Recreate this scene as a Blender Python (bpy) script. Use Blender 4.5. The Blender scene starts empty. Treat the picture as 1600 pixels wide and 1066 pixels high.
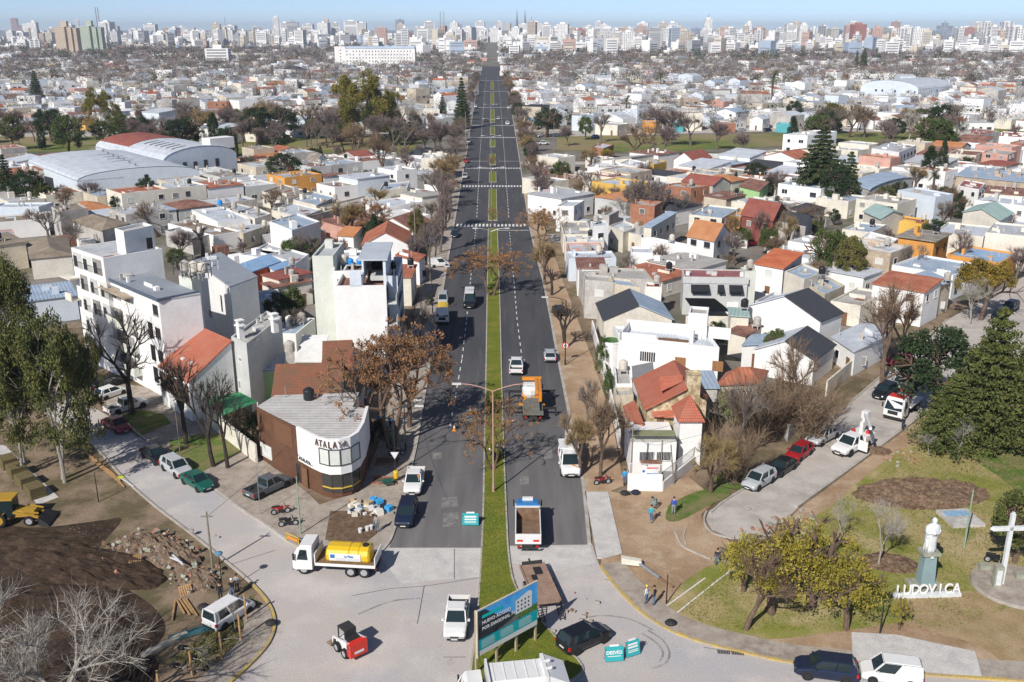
import bpy,math,random
import numpy as np
from mathutils import Vector,Matrix
R = random.Random(7)
SC = bpy.context.scene
COL = SC.collection
# ---------------------------------------------------------------- camera
F,YH,CH = 1500.,46.,45.
PITCH = math.atan((533 - YH) / F);CP,SP = math.cos(PITCH),math.sin(PITCH)
cam_d = bpy.data.cameras.new('camera');cam = bpy.data.objects.new('camera',cam_d);COL.objects.link(cam)
cam.location = (0,0,CH);cam.rotation_euler = (math.pi/2 - PITCH,0,0)
cam_d.sensor_width = 36;cam_d.lens = 36*F/1600;cam_d.clip_start = 1;cam_d.clip_end = 60000
SC.camera = cam
# ---------------------------------------------------------------- sky and sun
SUN_AZ,SUN_EL = math.radians(60),math.radians(38)      # shadows fall away from the camera and to the right
w = bpy.data.worlds.new('World');SC.world = w;w.use_nodes = True
nt = w.node_tree;bg = nt.nodes['Background'];sky = nt.nodes.new('ShaderNodeTexSky')
sky.sky_type = 'NISHITA';sky.sun_disc = False;sky.sun_elevation = SUN_EL
sky.air_density = 0.35;sky.dust_density = 0.25;sky.ozone_density = 0.9;sky.altitude = 0
sdir = Vector((-math.cos(SUN_AZ)*math.cos(SUN_EL),-math.sin(SUN_AZ)*math.cos(SUN_EL),math.sin(SUN_EL)))
sky.sun_rotation = math.atan2(sdir.x,sdir.y)
nt.links.new(sky.outputs[0],bg.inputs[0]);bg.inputs[1].default_value = 0.095
sun_d = bpy.data.lights.new('sun','SUN');sun = bpy.data.objects.new('sun',sun_d);COL.objects.link(sun)
sun_d.energy = 3.7;sun_d.angle = math.radians(.6);sun_d.color = (1,.95,.885)
sun.rotation_euler = (-sdir).to_track_quat('-Z','Y').to_euler();sun.location = (-60,-60,120)
SC.view_settings.view_transform = 'Standard';SC.view_settings.look = 'None'
SC.view_settings.exposure = 0.5;SC.view_settings.gamma = 1;SC.view_settings.use_curve_mapping = False
SC.render.engine = 'CYCLES'
cy = SC.cycles
cy.max_bounces = 5;cy.diffuse_bounces = 3;cy.glossy_bounces = 2;cy.transmission_bounces = 2;cy.transparent_max_bounces = 6
cy.volume_bounces = 0;cy.use_denoising = True

# ---------------------------------------------------------------- helpers
def G(x,y,z=0.):
    'where the sight line through photo pixel (x, y) meets the height z'
    u = (x-800)/F;v = (533-y)/F
    d = (u,CP+v*SP,-SP+v*CP);t = (z-CH)/d[2]
    return Vector((d[0]*t,d[1]*t,z))
def PX(p):
    z = p[1]*CP - (p[2]-CH)*SP;yy = p[1]*SP + (p[2]-CH)*CP
    return (800 + F*p[0]/z,533 - F*yy/z)
def HT(bx,by,ty):
    'height of a thing that stands on pixel (bx, by) and reaches pixel row ty'
    p = G(bx,by);a,b = 0.,200.
    for _ in range(30):
        m = (a+b)/2
        if PX((p.x,p.y,m))[1] > ty: a = m
        else: b = m
    return a
def PPM(y): return (y-YH)*CP/CH          # pixels per metre across, on the ground at row y

MATS = {}
def mat(name,col=(.5,.5,.5),rough=.8,var=.12,scale=1.5,bump=0.,metal=0.,col2=None,spec=.3,coord='Object',det=4,emit=None,rnd=0.,wave=None,lo=.35,hi=.7,streak=0):
    if name in MATS: return MATS[name]
    m = bpy.data.materials.new(name);m.use_nodes = True;MATS[name] = m
    n = m.node_tree.nodes;l = m.node_tree.links;b = n['Principled BSDF']
    b.inputs['Roughness'].default_value = rough;b.inputs['Metallic'].default_value = metal
    b.inputs['Specular IOR Level'].default_value = spec
    m.diffuse_color = (*col,1)
    if var <= 0 and col2 is None and rnd <= 0:
        b.inputs['Base Color'].default_value = (*col,1);return m
    tc = n.new('ShaderNodeTexCoord')
    if coord == 'World':
        geo = n.new('ShaderNodeNewGeometry');src = geo.outputs['Position']
    else: src = tc.outputs[coord]
    nz = n.new('ShaderNodeTexNoise');nz.inputs['Scale'].default_value = scale;nz.inputs['Detail'].default_value = det;nz.inputs['Roughness'].default_value = .62
    if streak:
        mp = n.new('ShaderNodeMapping');mp.inputs['Scale'].default_value = (1,1,streak) if streak < 1 else (1,1/streak,1)
        l.new(src,mp.inputs[0]);l.new(mp.outputs[0],nz.inputs['Vector'])
    else: l.new(src,nz.inputs['Vector'])
    rp = n.new('ShaderNodeValToRGB');rp.color_ramp.elements[0].position = lo;rp.color_ramp.elements[1].position = hi
    c2 = col2 if col2 else tuple(c*(1+var) for c in col);c1 = col if col2 else tuple(c*(1-var*1.6) for c in col)
    rp.color_ramp.elements[0].color = (*c1,1);rp.color_ramp.elements[1].color = (*c2,1)
    l.new(nz.outputs[0],rp.inputs[0]);out = rp.outputs[0]
    # second, finer layer of wear
    n2 = n.new('ShaderNodeTexNoise');n2.inputs['Scale'].default_value = scale*7;n2.inputs['Detail'].default_value = 3
    l.new(src,n2.inputs['Vector'])
    mr = n.new('ShaderNodeMapRange');mr.inputs[1].default_value = .3;mr.inputs[2].default_value = .7;mr.inputs[3].default_value = 1-max(var,.04);mr.inputs[4].default_value = 1+max(var,.04)*.6
    l.new(n2.outputs[0],mr.inputs[0])
    hv = n.new('ShaderNodeHueSaturation');l.new(out,hv.inputs['Color']);l.new(mr.outputs[0],hv.inputs['Value']);out = hv.outputs[0]
    if rnd:
        oi = n.new('ShaderNodeObjectInfo');h2 = n.new('ShaderNodeHueSaturation')
        ma = n.new('ShaderNodeMapRange');ma.inputs[3].default_value = 1-rnd;ma.inputs[4].default_value = 1+rnd;l.new(oi.outputs['Random'],ma.inputs[0])
        mb = n.new('ShaderNodeMapRange');mb.inputs[3].default_value = .5-rnd*.05;mb.inputs[4].default_value = .5+rnd*.05;l.new(oi.outputs['Random'],mb.inputs[0])
        l.new(out,h2.inputs['Color']);l.new(ma.outputs[0],h2.inputs['Value']);l.new(mb.outputs[0],h2.inputs['Hue']);out = h2.outputs[0]
    l.new(out,b.inputs['Base Color'])
    if wave:
        wv = n.new('ShaderNodeTexWave');wv.inputs['Scale'].default_value = wave;wv.bands_direction = 'X';l.new(tc.outputs['UV'],wv.inputs['Vector'])
        bp = n.new('ShaderNodeBump');bp.inputs['Strength'].default_value = .6;bp.inputs['Distance'].default_value = .08;l.new(wv.outputs['Color'],bp.inputs['Height']);l.new(bp.outputs[0],b.inputs['Normal'])
    elif bump:
        bp = n.new('ShaderNodeBump');bp.inputs['Strength'].default_value = bump;bp.inputs['Distance'].default_value = .1;l.new(n2.outputs[0],bp.inputs['Height']);l.new(bp.outputs[0],b.inputs['Normal'])
    if emit: b.inputs['Emission Color'].default_value = (*emit[0],1);b.inputs['Emission Strength'].default_value = emit[1]
    return m

class MB:
    'collects faces, builds one mesh object'
    def __init__(s): s.v = [];s.f = [];s.m = [];s.off = Vector((0,0,0))
    def face(s,pts,m=0):
        i = len(s.v);s.v += [tuple(p) for p in pts];s.f.append(tuple(range(i,i+len(pts))));s.m.append(m)
    def box(s,x0,y0,z0,x1,y1,z1,m=0,M=None):
        P = [Vector(p) for p in ((x0,y0,z0),(x1,y0,z0),(x1,y1,z0),(x0,y1,z0),(x0,y0,z1),(x1,y0,z1),(x1,y1,z1),(x0,y1,z1))]
        if M is not None: P = [M @ p for p in P]
        i = len(s.v);s.v += [tuple(p) for p in P]
        for q in ((0,3,2,1),(4,5,6,7),(0,1,5,4),(1,2,6,5),(2,3,7,6),(3,0,4,7)): s.f.append(tuple(i+k for k in q));s.m.append(m)
        return s
    def bar(s,a,b,t=.05,m=0,t2=None):
        a,b = Vector(a),Vector(b);d = b-a;L = d.length
        if L < 1e-6: return s
        M = Matrix.Translation(a) @ d.to_track_quat('Z','Y').to_matrix().to_4x4()
        t2 = t2 or t
        return s.box(-t/2,-t2/2,0,t/2,t2/2,L,m,M)
    def tube(s,a,b,r0,r1=None,n=8,m=0,cap=True):
        a,b = Vector(a),Vector(b);r1 = r0 if r1 is None else r1
        q = (b-a).to_track_quat('Z','Y');i = len(s.v)
        for c,r in ((a,r0),(b,r1)):
            for k in range(n):
                t = 2*math.pi*k/n;s.v.append(tuple(c + q @ Vector((r*math.cos(t),r*math.sin(t),0))))
        for k in range(n):
            k2 = (k+1) % n;s.f.append((i+k,i+k2,i+n+k2,i+n+k));s.m.append(m)
        if cap:
            s.f.append(tuple(i+k for k in range(n-1,-1,-1)));s.m.append(m)
            s.f.append(tuple(i+n+k for k in range(n)));s.m.append(m)
        return s
    def lathe(s,prof,n=12,m=0,c=(0,0,0),sx=1,sy=1):
        i = len(s.v);k_ = len(prof)
        for r,z in prof:
            for k in range(n):
                t = 2*math.pi*k/n;s.v.append((c[0]+r*sx*math.cos(t),c[1]+r*sy*math.sin(t),c[2]+z))
        for j in range(k_-1):
            for k in range(n):
                k2 = (k+1) % n;s.f.append((i+j*n+k,i+j*n+k2,i+(j+1)*n+k2,i+(j+1)*n+k));s.m.append(m)
        s.f.append(tuple(i+k for k in range(n-1,-1,-1)));s.m.append(m)
        s.f.append(tuple(i+(k_-1)*n+k for k in range(n)));s.m.append(m)
        return s
    def prism(s,poly,z0,z1,m=0,mt=None):
        n = len(poly);p = [Vector((q[0],q[1],0)) for q in poly]
        ar = sum(p[i].x*p[(i+1) % n].y - p[(i+1) % n].x*p[i].y for i in range(n))
        if ar < 0: p.reverse()
        i = len(s.v)
        s.v += [(q.x,q.y,z0) for q in p] + [(q.x,q.y,z1) for q in p]
        s.f.append(tuple(i+n+k for k in range(n)));s.m.append(m if mt is None else mt)
        for k in range(n):
            k2 = (k+1) % n;s.f.append((i+k,i+k2,i+n+k2,i+n+k));s.m.append(m)
        return s
    def loft(s,rings,m=0,cap=True):
        'rings: lists of the same number of points'
        n = len(rings[0]);i = len(s.v)
        for r in rings: s.v += [tuple(p) for p in r]
        for j in range(len(rings)-1):
            for k in range(n):
                k2 = (k+1) % n;s.f.append((i+j*n+k,i+j*n+k2,i+(j+1)*n+k2,i+(j+1)*n+k));s.m.append(m)
        if cap:
            s.f.append(tuple(i+k for k in range(n-1,-1,-1)));s.m.append(m)
            e = i+(len(rings)-1)*n;s.f.append(tuple(e+k for k in range(n)));s.m.append(m)
        return s
    def mesh(s,name,mats,smooth=False,uv=True):
        me = bpy.data.meshes.new(name);me.from_pydata(s.v,[],s.f)
        if not isinstance(mats,(list,tuple)): mats = [mats]
        for k in mats: me.materials.append(k)
        if len(mats) > 1: me.polygons.foreach_set('material_index',s.m)
        if smooth: me.polygons.foreach_set('use_smooth',[True]*len(s.f))
        me.update();return me
    def build(s,name,mats,parent=None,loc=None,smooth=False,rz=None):
        return add(name,s.mesh(name,mats,smooth),parent,loc,rz)
def add(name,me,parent=None,loc=None,rz=None):
    o = bpy.data.objects.new(name,me);COL.objects.link(o)
    if parent is not None: o.parent = parent
    if loc is not None: o.location = loc
    if rz is not None: o.rotation_euler = (0,0,rz)
    return o
LABELS = {}
def tag(o,label,cat,group=None,kind=None):
    if label: o['label'] = label
    if cat: o['category'] = cat
    if group: o['group'] = group
    if kind: o['kind'] = kind
    return o
def thing(name,label,cat,loc,rz=0,group=None):
    o = bpy.data.objects.new(name,None);COL.objects.link(o);o.empty_display_size = .2
    o.location = loc;o.rotation_euler = (0,0,rz);return tag(o,label,cat,group)
def struct(name,mb,mats): o = mb.build(name,mats) if isinstance(mb,MB) else mb;o['kind'] = 'structure';return o
KIDS = {}
def copy_tree(root,loc,rz,label,group=None,scale=None):
    r = root.copy();COL.objects.link(r);r.location = loc;r.rotation_euler = (0,0,rz);r['label'] = label
    if group: r['group'] = group
    if scale is not None: r.scale = scale
    for ch in root.children:
        c = ch.copy();COL.objects.link(c);c.parent = r
        for g in ch.children:
            d = g.copy();COL.objects.link(d);d.parent = c
    return r
def poly_px(pts,z=0.): return [G(x,y,z) for x,y in pts]
def smooth_px(pts,n=6):
    'Catmull-Rom through pixel points'
    o = []
    for i in range(len(pts)-1):
        p0 = pts[max(i-1,0)];p1 = pts[i];p2 = pts[i+1];p3 = pts[min(i+2,len(pts)-1)]
        for k in range(n):
            t = k/n;o.append(tuple(.5*((2*b)+(c-a)*t+(2*a-5*b+4*c-d)*t*t+(-a+3*b-3*c+d)*t**3) for a,b,c,d in zip(p0,p1,p2,p3)))
    o.append(pts[-1]);return o
def strip(mb,pts,wd,z0,z1,m=0,off=0.):
    'a band of width wd along world points'
    n = len(pts);L = [];Rr = []
    for i,p in enumerate(pts):
        a = pts[max(i-1,0)];b = pts[min(i+1,n-1)];d = Vector((b[0]-a[0],b[1]-a[1])).normalized();nn = Vector((-d.y,d.x))
        L.append((p[0]+nn.x*(off+wd/2),p[1]+nn.y*(off+wd/2)));Rr.append((p[0]+nn.x*(off-wd/2),p[1]+nn.y*(off-wd/2)))
    for i in range(n-1):
        a,b,c,d = Rr[i],Rr[i+1],L[i+1],L[i]
        mb.face([(a[0],a[1],z1),(b[0],b[1],z1),(c[0],c[1],z1),(d[0],d[1],z1)],m)
        if z1 > z0+.02:
            mb.face([(a[0],a[1],z0),(b[0],b[1],z0),(b[0],b[1],z1),(a[0],a[1],z1)],m)
            mb.face([(c[0],c[1],z0),(d[0],d[1],z0),(d[0],d[1],z1),(c[0],c[1],z1)],m)
    if z1 > z0+.02:
        for a,d in ((Rr[0],L[0]),(L[-1],Rr[-1])):
            mb.face([(d[0],d[1],z0),(a[0],a[1],z0),(a[0],a[1],z1),(d[0],d[1],z1)],m)
# ---------------------------------------------------------------- ground, roads, kerbs
def gmat(name,cols,scales,rough=.95,bump=.3,ax=None,stops=None):
    'ground: blends several colours by noises of different size, in world metres'
    m = bpy.data.materials.new(name);m.use_nodes = True;n = m.node_tree.nodes;l = m.node_tree.links;b = n['Principled BSDF']
    b.inputs['Roughness'].default_value = rough;b.inputs['Specular IOR Level'].default_value = .2
    geo = n.new('ShaderNodeNewGeometry');src = geo.outputs['Position']
    prev = None
    for k in range(1,len(cols)):
        nz = n.new('ShaderNodeTexNoise');nz.inputs['Scale'].default_value = scales[k-1];nz.inputs['Detail'].default_value = 6;nz.inputs['Roughness'].default_value = .65
        if ax and k <= len(ax) and ax[k-1]:
            mp = n.new('ShaderNodeMapping');mp.inputs['Scale'].default_value = ax[k-1];mp.inputs['Rotation'].default_value = (0,0,math.radians(-1.2));l.new(src,mp.inputs[0]);l.new(mp.outputs[0],nz.inputs[0])
        else: l.new(src,nz.inputs['Vector'])
        r = n.new('ShaderNodeMapRange');a,c = (stops[k-1] if stops else (.42,.6));r.inputs[1].default_value = a;r.inputs[2].default_value = c;l.new(nz.outputs[0],r.inputs[0])
        mx = n.new('ShaderNodeMix');mx.data_type = 'RGBA';l.new(r.outputs[0],mx.inputs[0])
        if prev is None: mx.inputs[6].default_value = (*cols[0],1)
        else: l.new(prev,mx.inputs[6])
        mx.inputs[7].default_value = (*cols[k],1);prev = mx.outputs[2]
    n2 = n.new('ShaderNodeTexNoise');n2.inputs['Scale'].default_value = 9;n2.inputs['Detail'].default_value = 4;l.new(src,n2.inputs['Vector'])
    mr = n.new('ShaderNodeMapRange');mr.inputs[1].default_value = .3;mr.inputs[2].default_value = .7;mr.inputs[3].default_value = .82;mr.inputs[4].default_value = 1.15;l.new(n2.outputs[0],mr.inputs[0])
    hv = n.new('ShaderNodeHueSaturation');l.new(prev,hv.inputs['Color']);l.new(mr.outputs[0],hv.inputs['Value']);l.new(hv.outputs[0],b.inputs['Base Color'])
    bp = n.new('ShaderNodeBump');bp.inputs['Strength'].default_value = bump;bp.inputs['Distance'].default_value = .12;l.new(n2.outputs[0],bp.inputs['Height']);l.new(bp.outputs[0],b.inputs['Normal'])
    MATS[name] = m;return m
m_earth = gmat('earth',[(.20,.145,.10),(.13,.09,.06),(.115,.10,.05),(.27,.20,.14)],[.06,.035,.25])
m_urban = gmat('urban_ground',[(.17,.15,.13),(.10,.105,.06),(.24,.22,.20)],[.03,.05])
m_asph = gmat('asphalt',[(.066,.068,.075),(.080,.080,.086),(.125,.122,.122),(.042,.043,.048)],[.5,.9,.6],.85,.15,[(1,.12,1),(1.6,.06,1),(1.5,.05,1)],[(.4,.6),(.56,.75),(.58,.72)])
_n = m_asph.node_tree.nodes;_l = m_asph.node_tree.links   # dust tracked onto the asphalt from the works at the near end
_g = _n.new('ShaderNodeNewGeometry');_s = _n.new('ShaderNodeSeparateXYZ');_l.new(_g.outputs['Position'],_s.inputs[0]);_r = _n.new('ShaderNodeMapRange');_r.inputs[1].default_value = 135;_r.inputs[2].default_value = 75;_r.inputs[3].default_value = 0;_r.inputs[4].default_value = .95;_l.new(_s.outputs['Y'],_r.inputs[0])
_z = _n.new('ShaderNodeTexNoise');_z.inputs['Scale'].default_value = .55;_z.inputs['Detail'].default_value = 8;_p = _n.new('ShaderNodeMapping');_p.inputs['Scale'].default_value = (1.3,.16,1);_l.new(_g.outputs['Position'],_p.inputs[0]);_l.new(_p.outputs[0],_z.inputs[0])
_m = _n.new('ShaderNodeMath');_m.operation = 'MULTIPLY';_l.new(_r.outputs[0],_m.inputs[0]);_l.new(_z.outputs[0],_m.inputs[1]);_b = _n['Principled BSDF'];_o = _b.inputs['Base Color'].links[0].from_socket;_x = _n.new('ShaderNodeMix');_x.data_type = 'RGBA';_l.new(_m.outputs[0],_x.inputs[0]);_l.new(_o,_x.inputs[6]);_x.inputs[7].default_value = (.27,.255,.245,1);_l.new(_x.outputs[2],_b.inputs['Base Color'])
m_conc = gmat('plaza_concrete',[(.48,.435,.40),(.42,.41,.42),(.56,.52,.48),(.34,.28,.225)],[.07,.16,.5],.9,.1,None,[(.42,.6),(.5,.7),(.64,.78)])
m_conc_new = gmat('new_concrete',[(.52,.505,.48),(.45,.44,.425),(.57,.55,.52)],[.25,.8],.9,.08)
m_street = gmat('worn_street',[(.44,.395,.355),(.35,.32,.295),(.49,.455,.415)],[.12,.4],.9,.1)
m_side = gmat('sidewalk',[(.34,.29,.24),(.26,.22,.185),(.40,.35,.30)],[.3,.9],.9,.1)
m_dirt = gmat('sandy_dirt',[(.42,.30,.195),(.31,.205,.125),(.48,.37,.26),(.22,.18,.09)],[.12,.35,.2],.95,.4,None,[(.42,.6),(.5,.7),(.62,.75)])
m_park = gmat('park_lawn',[(.38,.30,.145),(.215,.225,.045),(.43,.34,.19),(.15,.19,.03)],[.07,.16,.12],.95,.5,None,[(.42,.56),(.5,.66),(.54,.68)])
m_median = gmat('median_grass',[(.17,.185,.022),(.12,.155,.018),(.26,.21,.05)],[.35,.5],.95,.6,None,[(.4,.62),(.54,.72)])
m_green = gmat('green_turf',[(.085,.15,.025),(.13,.17,.04),(.20,.18,.08)],[.25,.5],.95,.6)
m_belt = gmat('belt_grass',[(.19,.20,.055),(.11,.155,.03),(.26,.21,.11)],[.03,.02],.95,.3)
m_kerb = gmat('kerb_concrete',[(.46,.43,.39),(.36,.33,.29)],[.6],.9,.1)
m_yel = gmat('yellow_kerb',[(.50,.36,.10),(.38,.31,.2)],[1.2],.9,.1)
m_white = mat('road_white',(.72,.72,.70),.7,.10,3,lo=.3)
m_soil = gmat('dark_soil',[(.055,.036,.024),(.085,.058,.040),(.038,.025,.018)],[.3,.8],1,.8)

gs = MB();gs.face([(-30000,-200,-.06),(30000,-200,-.06),(30000,45000,-.06),(-30000,45000,-.06)])
struct('ground',gs,m_urban)
def sheet(name,pts,z,m,th=0.,kind='structure'):
    mb = MB();P = [(p[0],p[1]) for p in pts]
    if th: mb.prism(P,z-th,z)
    else:
        n = len(P);ar = sum(P[i][0]*P[(i+1) % n][1]-P[(i+1) % n][0]*P[i][1] for i in range(n))
        if ar < 0: P.reverse()
        mb.face([(p[0],p[1],z) for p in P])
    o = mb.build(name,m);o['kind'] = kind;return o
# near ground: dirt left and right of the avenue
sheet('dirt_ground',poly_px([(-400,1250),(2000,1250),(2000,520),(1640,440),(1500,470),(1250,560),(1180,640),(960,470),(900,300),(640,300),(560,640),(250,480),(-200,560)]),-.03,m_earth)
# concrete plaza with the left street
LK = smooth_px([(150,700),(190,745),(240,790),(295,832),(345,872),(392,912),(420,945),(429,975),(420,1005),(395,1035),(355,1072),(290,1130)])
plaza = LK + [(290,1180),(1800,1180),(1700,1075)] + smooth_px([(1620,1066),(1400,1052),(1250,1038),(1160,1020),(1090,1002),(1040,982),(1000,955),(965,920),(938,885),(925,850)])
plaza += [(600,850),(589,868),(560,880),(515,878),(462,855),(420,826),(380,800),(345,775),(300,740),(262,712),(225,688),(206,672),(160,645),(120,620),(60,640)]
sheet('plaza',poly_px(plaza),0,m_conc)
# asphalt of the avenue (two carriageways), to the far end
LE = [(753,104),(748,130),(741,165),(735,200),(727,250),(718,300),(709,352),(699,410),(689,470),(676,540),(666,600),(650,696),(635,760),(618,823),(608,856)]
LM = [(752,856),(755,800),(757,700),(759,600),(761,470),(763,352),(764,290),(765,235),(766,200),(767,150),(767,104)]
RM = [(771,104),(772,150),(773,200),(774,235),(775.5,290),(777,352),(781,470),(784,600),(787,700),(791,800),(793,856)]
RE = [(921,851),(912,760),(904,712),(890,650),(880,600),(872,560),(861,500),(849,440),(838,400),(827,352),(819,300),(812,250),(804,200),(798,165),(791,130),(785,104)]
ave = LE[:] + [(752,856)] + [(791,853)] + RE
sheet('avenue_asphalt',poly_px(ave),.004,m_asph)
# bus-lane / older strips of asphalt laid lighter
sheet('new_slab',poly_px([(608,857),(752,857),(749,902),(690,906),(628,912),(596,875)]),.008,m_conc_new)
sheet('new_slab',poly_px([(795,855),(921,852),(931,880),(868,893),(820,882),(797,880)]),.008,m_conc_new)
sheet('new_footpath',poly_px([(914,770),(950,770),(972,866),(940,874),(933,873)]),.13,m_conc_new,.13)
# side streets
def street(name,a,b,wd,m=m_street,z=-.008):
    mb = MB();pts = [a,b] if not isinstance(a,list) else a;strip(mb,[Vector(p) for p in pts],wd,z,z);return struct(name,mb,m)
RS = [G(1112,815),G(1150,795),G(1262,745),G(1420,630),G(1600,486),G(1760,390)]
rs_l = poly_px([(1128,787),(1185,750),(1330,628),(1480,500),(1560,455),(1640,410)]);rs_r = poly_px([(1760,420),(1650,520),(1600,560),(1445,645),(1250,790),(1190,850),(1147,842),(1112,828),(1103,812),(1108,798)])
sheet('right_street',rs_l+rs_r,.0,m_street)
# cross streets of the avenue
for y,xl,xr,wd,nm in ((372,420,1010,9,'cross_street'),(312,330,1150,10,'cross_street'),(255,640,1000,8,'cross_street'),(204,-60,1700,10,'cross_street'),(178,0,1600,8,'cross_street'),(143,200,1400,8,'cross_street')):
    a = G(xl,y);b = G(xr,y);mb = MB();strip(mb,[a,b],wd,-.01,-.01);struct(nm,mb,m_street)
# green belt across the picture
sheet('belt_lawn',poly_px([(-100,236),(640,240),(665,214),(400,212),(-100,214)]),-.004,m_belt)
sheet('belt_lawn',poly_px([(870,235),(1020,238),(1230,228),(1350,232),(1700,222),(1700,196),(1420,205),(1000,212),(870,213)]),-.004,m_belt)
sheet('belt_road',poly_px([(-100,214),(300,213),(400,212),(665,213),(668,207),(-100,206)]),.0,m_street)
sheet('belt_road',poly_px([(850,214),(1000,211),(1220,205),(1480,196),(1700,186),(1700,179),(1480,189),(1220,198),(1000,204),(850,207)]),.0,m_street)
# median with kerbs
mk_l = smooth_px([(767,104),(766,200),(764.5,290),(763,352),(761,470),(759,600),(757,700),(755,800),(752,870),(746,960),(738,1030),(732,1075)],3)
mk_r = smooth_px([(771,104),(773,200),(775.5,290),(777,352),(781,470),(784,600),(787,700),(791,800),(795,870),(806,920),(840,965),(875,1005),(900,1030),(910,1045),(905,1056),(870,1080)],3)
gaps = [(345,360),(285,297),(257,270),(229,242),(211,220),(192,200),(163,172),(140,146),(124,129)]
segs = [(2000,358),(345,296),(285,269),(258,241),(230,219),(211,199),(192,171),(163,145),(140,128)]
def xat(pts,y):
    for (x0,y0),(x1,y1) in zip(pts,pts[1:]):
        if min(y0,y1) <= y <= max(y0,y1) and y0 != y1: return x0+(x1-x0)*(y-y0)/(y1-y0)
    return pts[0][0] if y < pts[0][1] else pts[-1][0]
for i,(yb,yt) in enumerate(segs):
    yb_ = min(yb,1080)
    l_ = [(xat(mk_l,yt),yt)] + [p for p in mk_l if yt < p[1] < yb_] + ([(xat(mk_l,yb_),yb_)] if yb < 1000 else [])
    r_ = [(xat(mk_r,yt),yt)] + [p for p in mk_r if yt < p[1] < yb_] + ([(xat(mk_r,yb_),yb_)] if yb < 1000 else [])
    if yb > 1000: # drop the last reversing points beyond frame
        r_ = [(xat(mk_r,yt),yt)] + [p for p in mk_r if p[1] > yt]
    P = poly_px(l_ + r_[::-1]);sheet('median_lawn',P,.14,m_median,.14)
    kb = MB();strip(kb,poly_px(l_),.16,0,.15,0);strip(kb,poly_px(r_),.16,0,.15,0)
    strip(kb,poly_px([l_[0],r_[0]]),.16,0,.153,0)
    if yb < 1000: strip(kb,poly_px([l_[-1],r_[-1]]),.16,0,.153,0)
    struct('median_kerb',kb,m_kerb)
# avenue kerbs with sidewalks behind them
for nm,E_,side in (('left_kerb',LE[:-1],-1),('right_kerb',RE,1)):
    kb = MB();strip(kb,poly_px(E_),.35,0,.13,0);struct(nm,kb,m_kerb)
sheet('left_sidewalk',poly_px(LE[4:-1] + [(606,850),(588,864),(560,878),(515,875),(462,851),(420,822),(345,770),(420,790),(500,790),(560,770),(590,700),(615,600),(650,480),(672,400),(690,330),(700,285),(713,250)]),.10,m_side,.1)
sheet('right_verge',poly_px(RE[:-5] + [(835,300),(850,352),(880,440),(925,560),(955,650),(975,760),(955,768),(915,768)]),.10,m_dirt,.1)
# corner of the cafe
mk = MB();kpts = poly_px(smooth_px([(618,823),(608,848),(589,867),(560,879),(515,877),(462,853),(420,824),(380,798),(345,772),(300,737),(262,709),(225,685),(204,668)]));strip(mk,kpts,.25,0,.14);struct('corner_kerb',mk,m_kerb)
sheet('soil_bed',poly_px([(516,800),(582,800),(590,835),(560,858),(508,845)]),.112,gmat('brown_bed',[(.17,.11,.07),(.22,.15,.10),(.12,.08,.05)],[.8,2],1,.8))
sheet('cafe_path',poly_px([(400,690),(430,735),(500,785),(575,776),(640,700),(650,640),(600,640),(560,780),(345,765),(215,675),(270,660)]),.1,m_side,.1) if False else None
sheet('left_footway',poly_px([(206,669),(262,708),(345,770),(420,790),(500,790),(480,770),(405,715),(330,655),(250,610),(190,600),(140,610)]),.09,m_side,.09)
sheet('green_turf',poly_px([(268,715),(300,745),(310,742),(372,708),(392,690),(360,680),(310,680),(265,690)]),.125,m_green,.02)
sheet('green_turf',poly_px([(200,668),(216,684),(268,662),(255,648),(220,642),(190,650)]),.125,m_green,.02)
# left island (worksite)
lk = MB();strip(lk,poly_px(LK),.22,0,.14);struct('island_kerb',lk,m_kerb)
sheet('worksite_dirt',poly_px([(-300,620),(60,640),(148,702)] + LK[4:] + [(200,1250),(-400,1250)]),.03,m_earth,.05)
ys = MB();LKW = poly_px(LK);strip(ys,LKW[30:],.28,.1,.145,off=-.26 if False else .0);
lw = poly_px(LK[36:]);wk = MB();strip(wk,lw,2.2,.05,.13,off=-1.25);struct('curved_footpath',wk,m_side)
yk = MB();strip(yk,poly_px(LK[30:]),.24,.02,.16);struct('yellow_kerb',yk,m_yel)
# right park
RK = smooth_px([(938,885),(965,920),(1000,955),(1040,982),(1090,1002),(1160,1020),(1250,1038),(1400,1052),(1620,1066),(1800,1075)])
park = RK + [(1850,900),(1800,560),(1640,545),(1600,565),(1445,650),(1250,795),(1190,855),(1150,850),(1105,832),(1095,805),(1120,782),(1075,745),(985,775),(950,768),(972,866),(940,874)]
sheet('park_ground',poly_px(park),.05,m_dirt,.05)
lawn = smooth_px([(1040,948),(1075,905),(1150,865),(1230,830),(1300,790),(1370,730),(1430,690),(1500,640),(1620,560),(1800,570),(1830,860),(1800,1000),(1600,1010),(1500,985),(1440,970),(1330,985),(1200,1000),(1120,985),(1070,965),(1040,948)],4)
sheet('park_lawn',poly_px(lawn[:-1]),.062,m_park)
sheet('worn_lawn',poly_px(smooth_px([(1395,940),(1500,925),(1600,930),(1700,940),(1700,1060),(1600,1055),(1530,1010),(1450,985),(1395,940)],4)[:-1]),.066,gmat('worn_sand',[(.33,.235,.125),(.27,.21,.10),(.38,.28,.165)],[.15,.4],.95,.4))
for q in ([(1045,790),(1085,770),(1130,762),(1140,775),(1100,795),(1060,815),(1040,812)],[(1110,745),(1160,735),(1185,745),(1160,765),(1125,760)],[(1480,650),(1540,660),(1640,700),(1640,800),(1560,745),(1480,690)]):
    sheet('green_turf',poly_px(smooth_px(q+[q[0]],3)[:-1]),.075,m_green)
rk = MB();strip(rk,poly_px(RK),.24,0,.14);struct('right_yellow_kerb',rk,m_yel)
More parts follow.
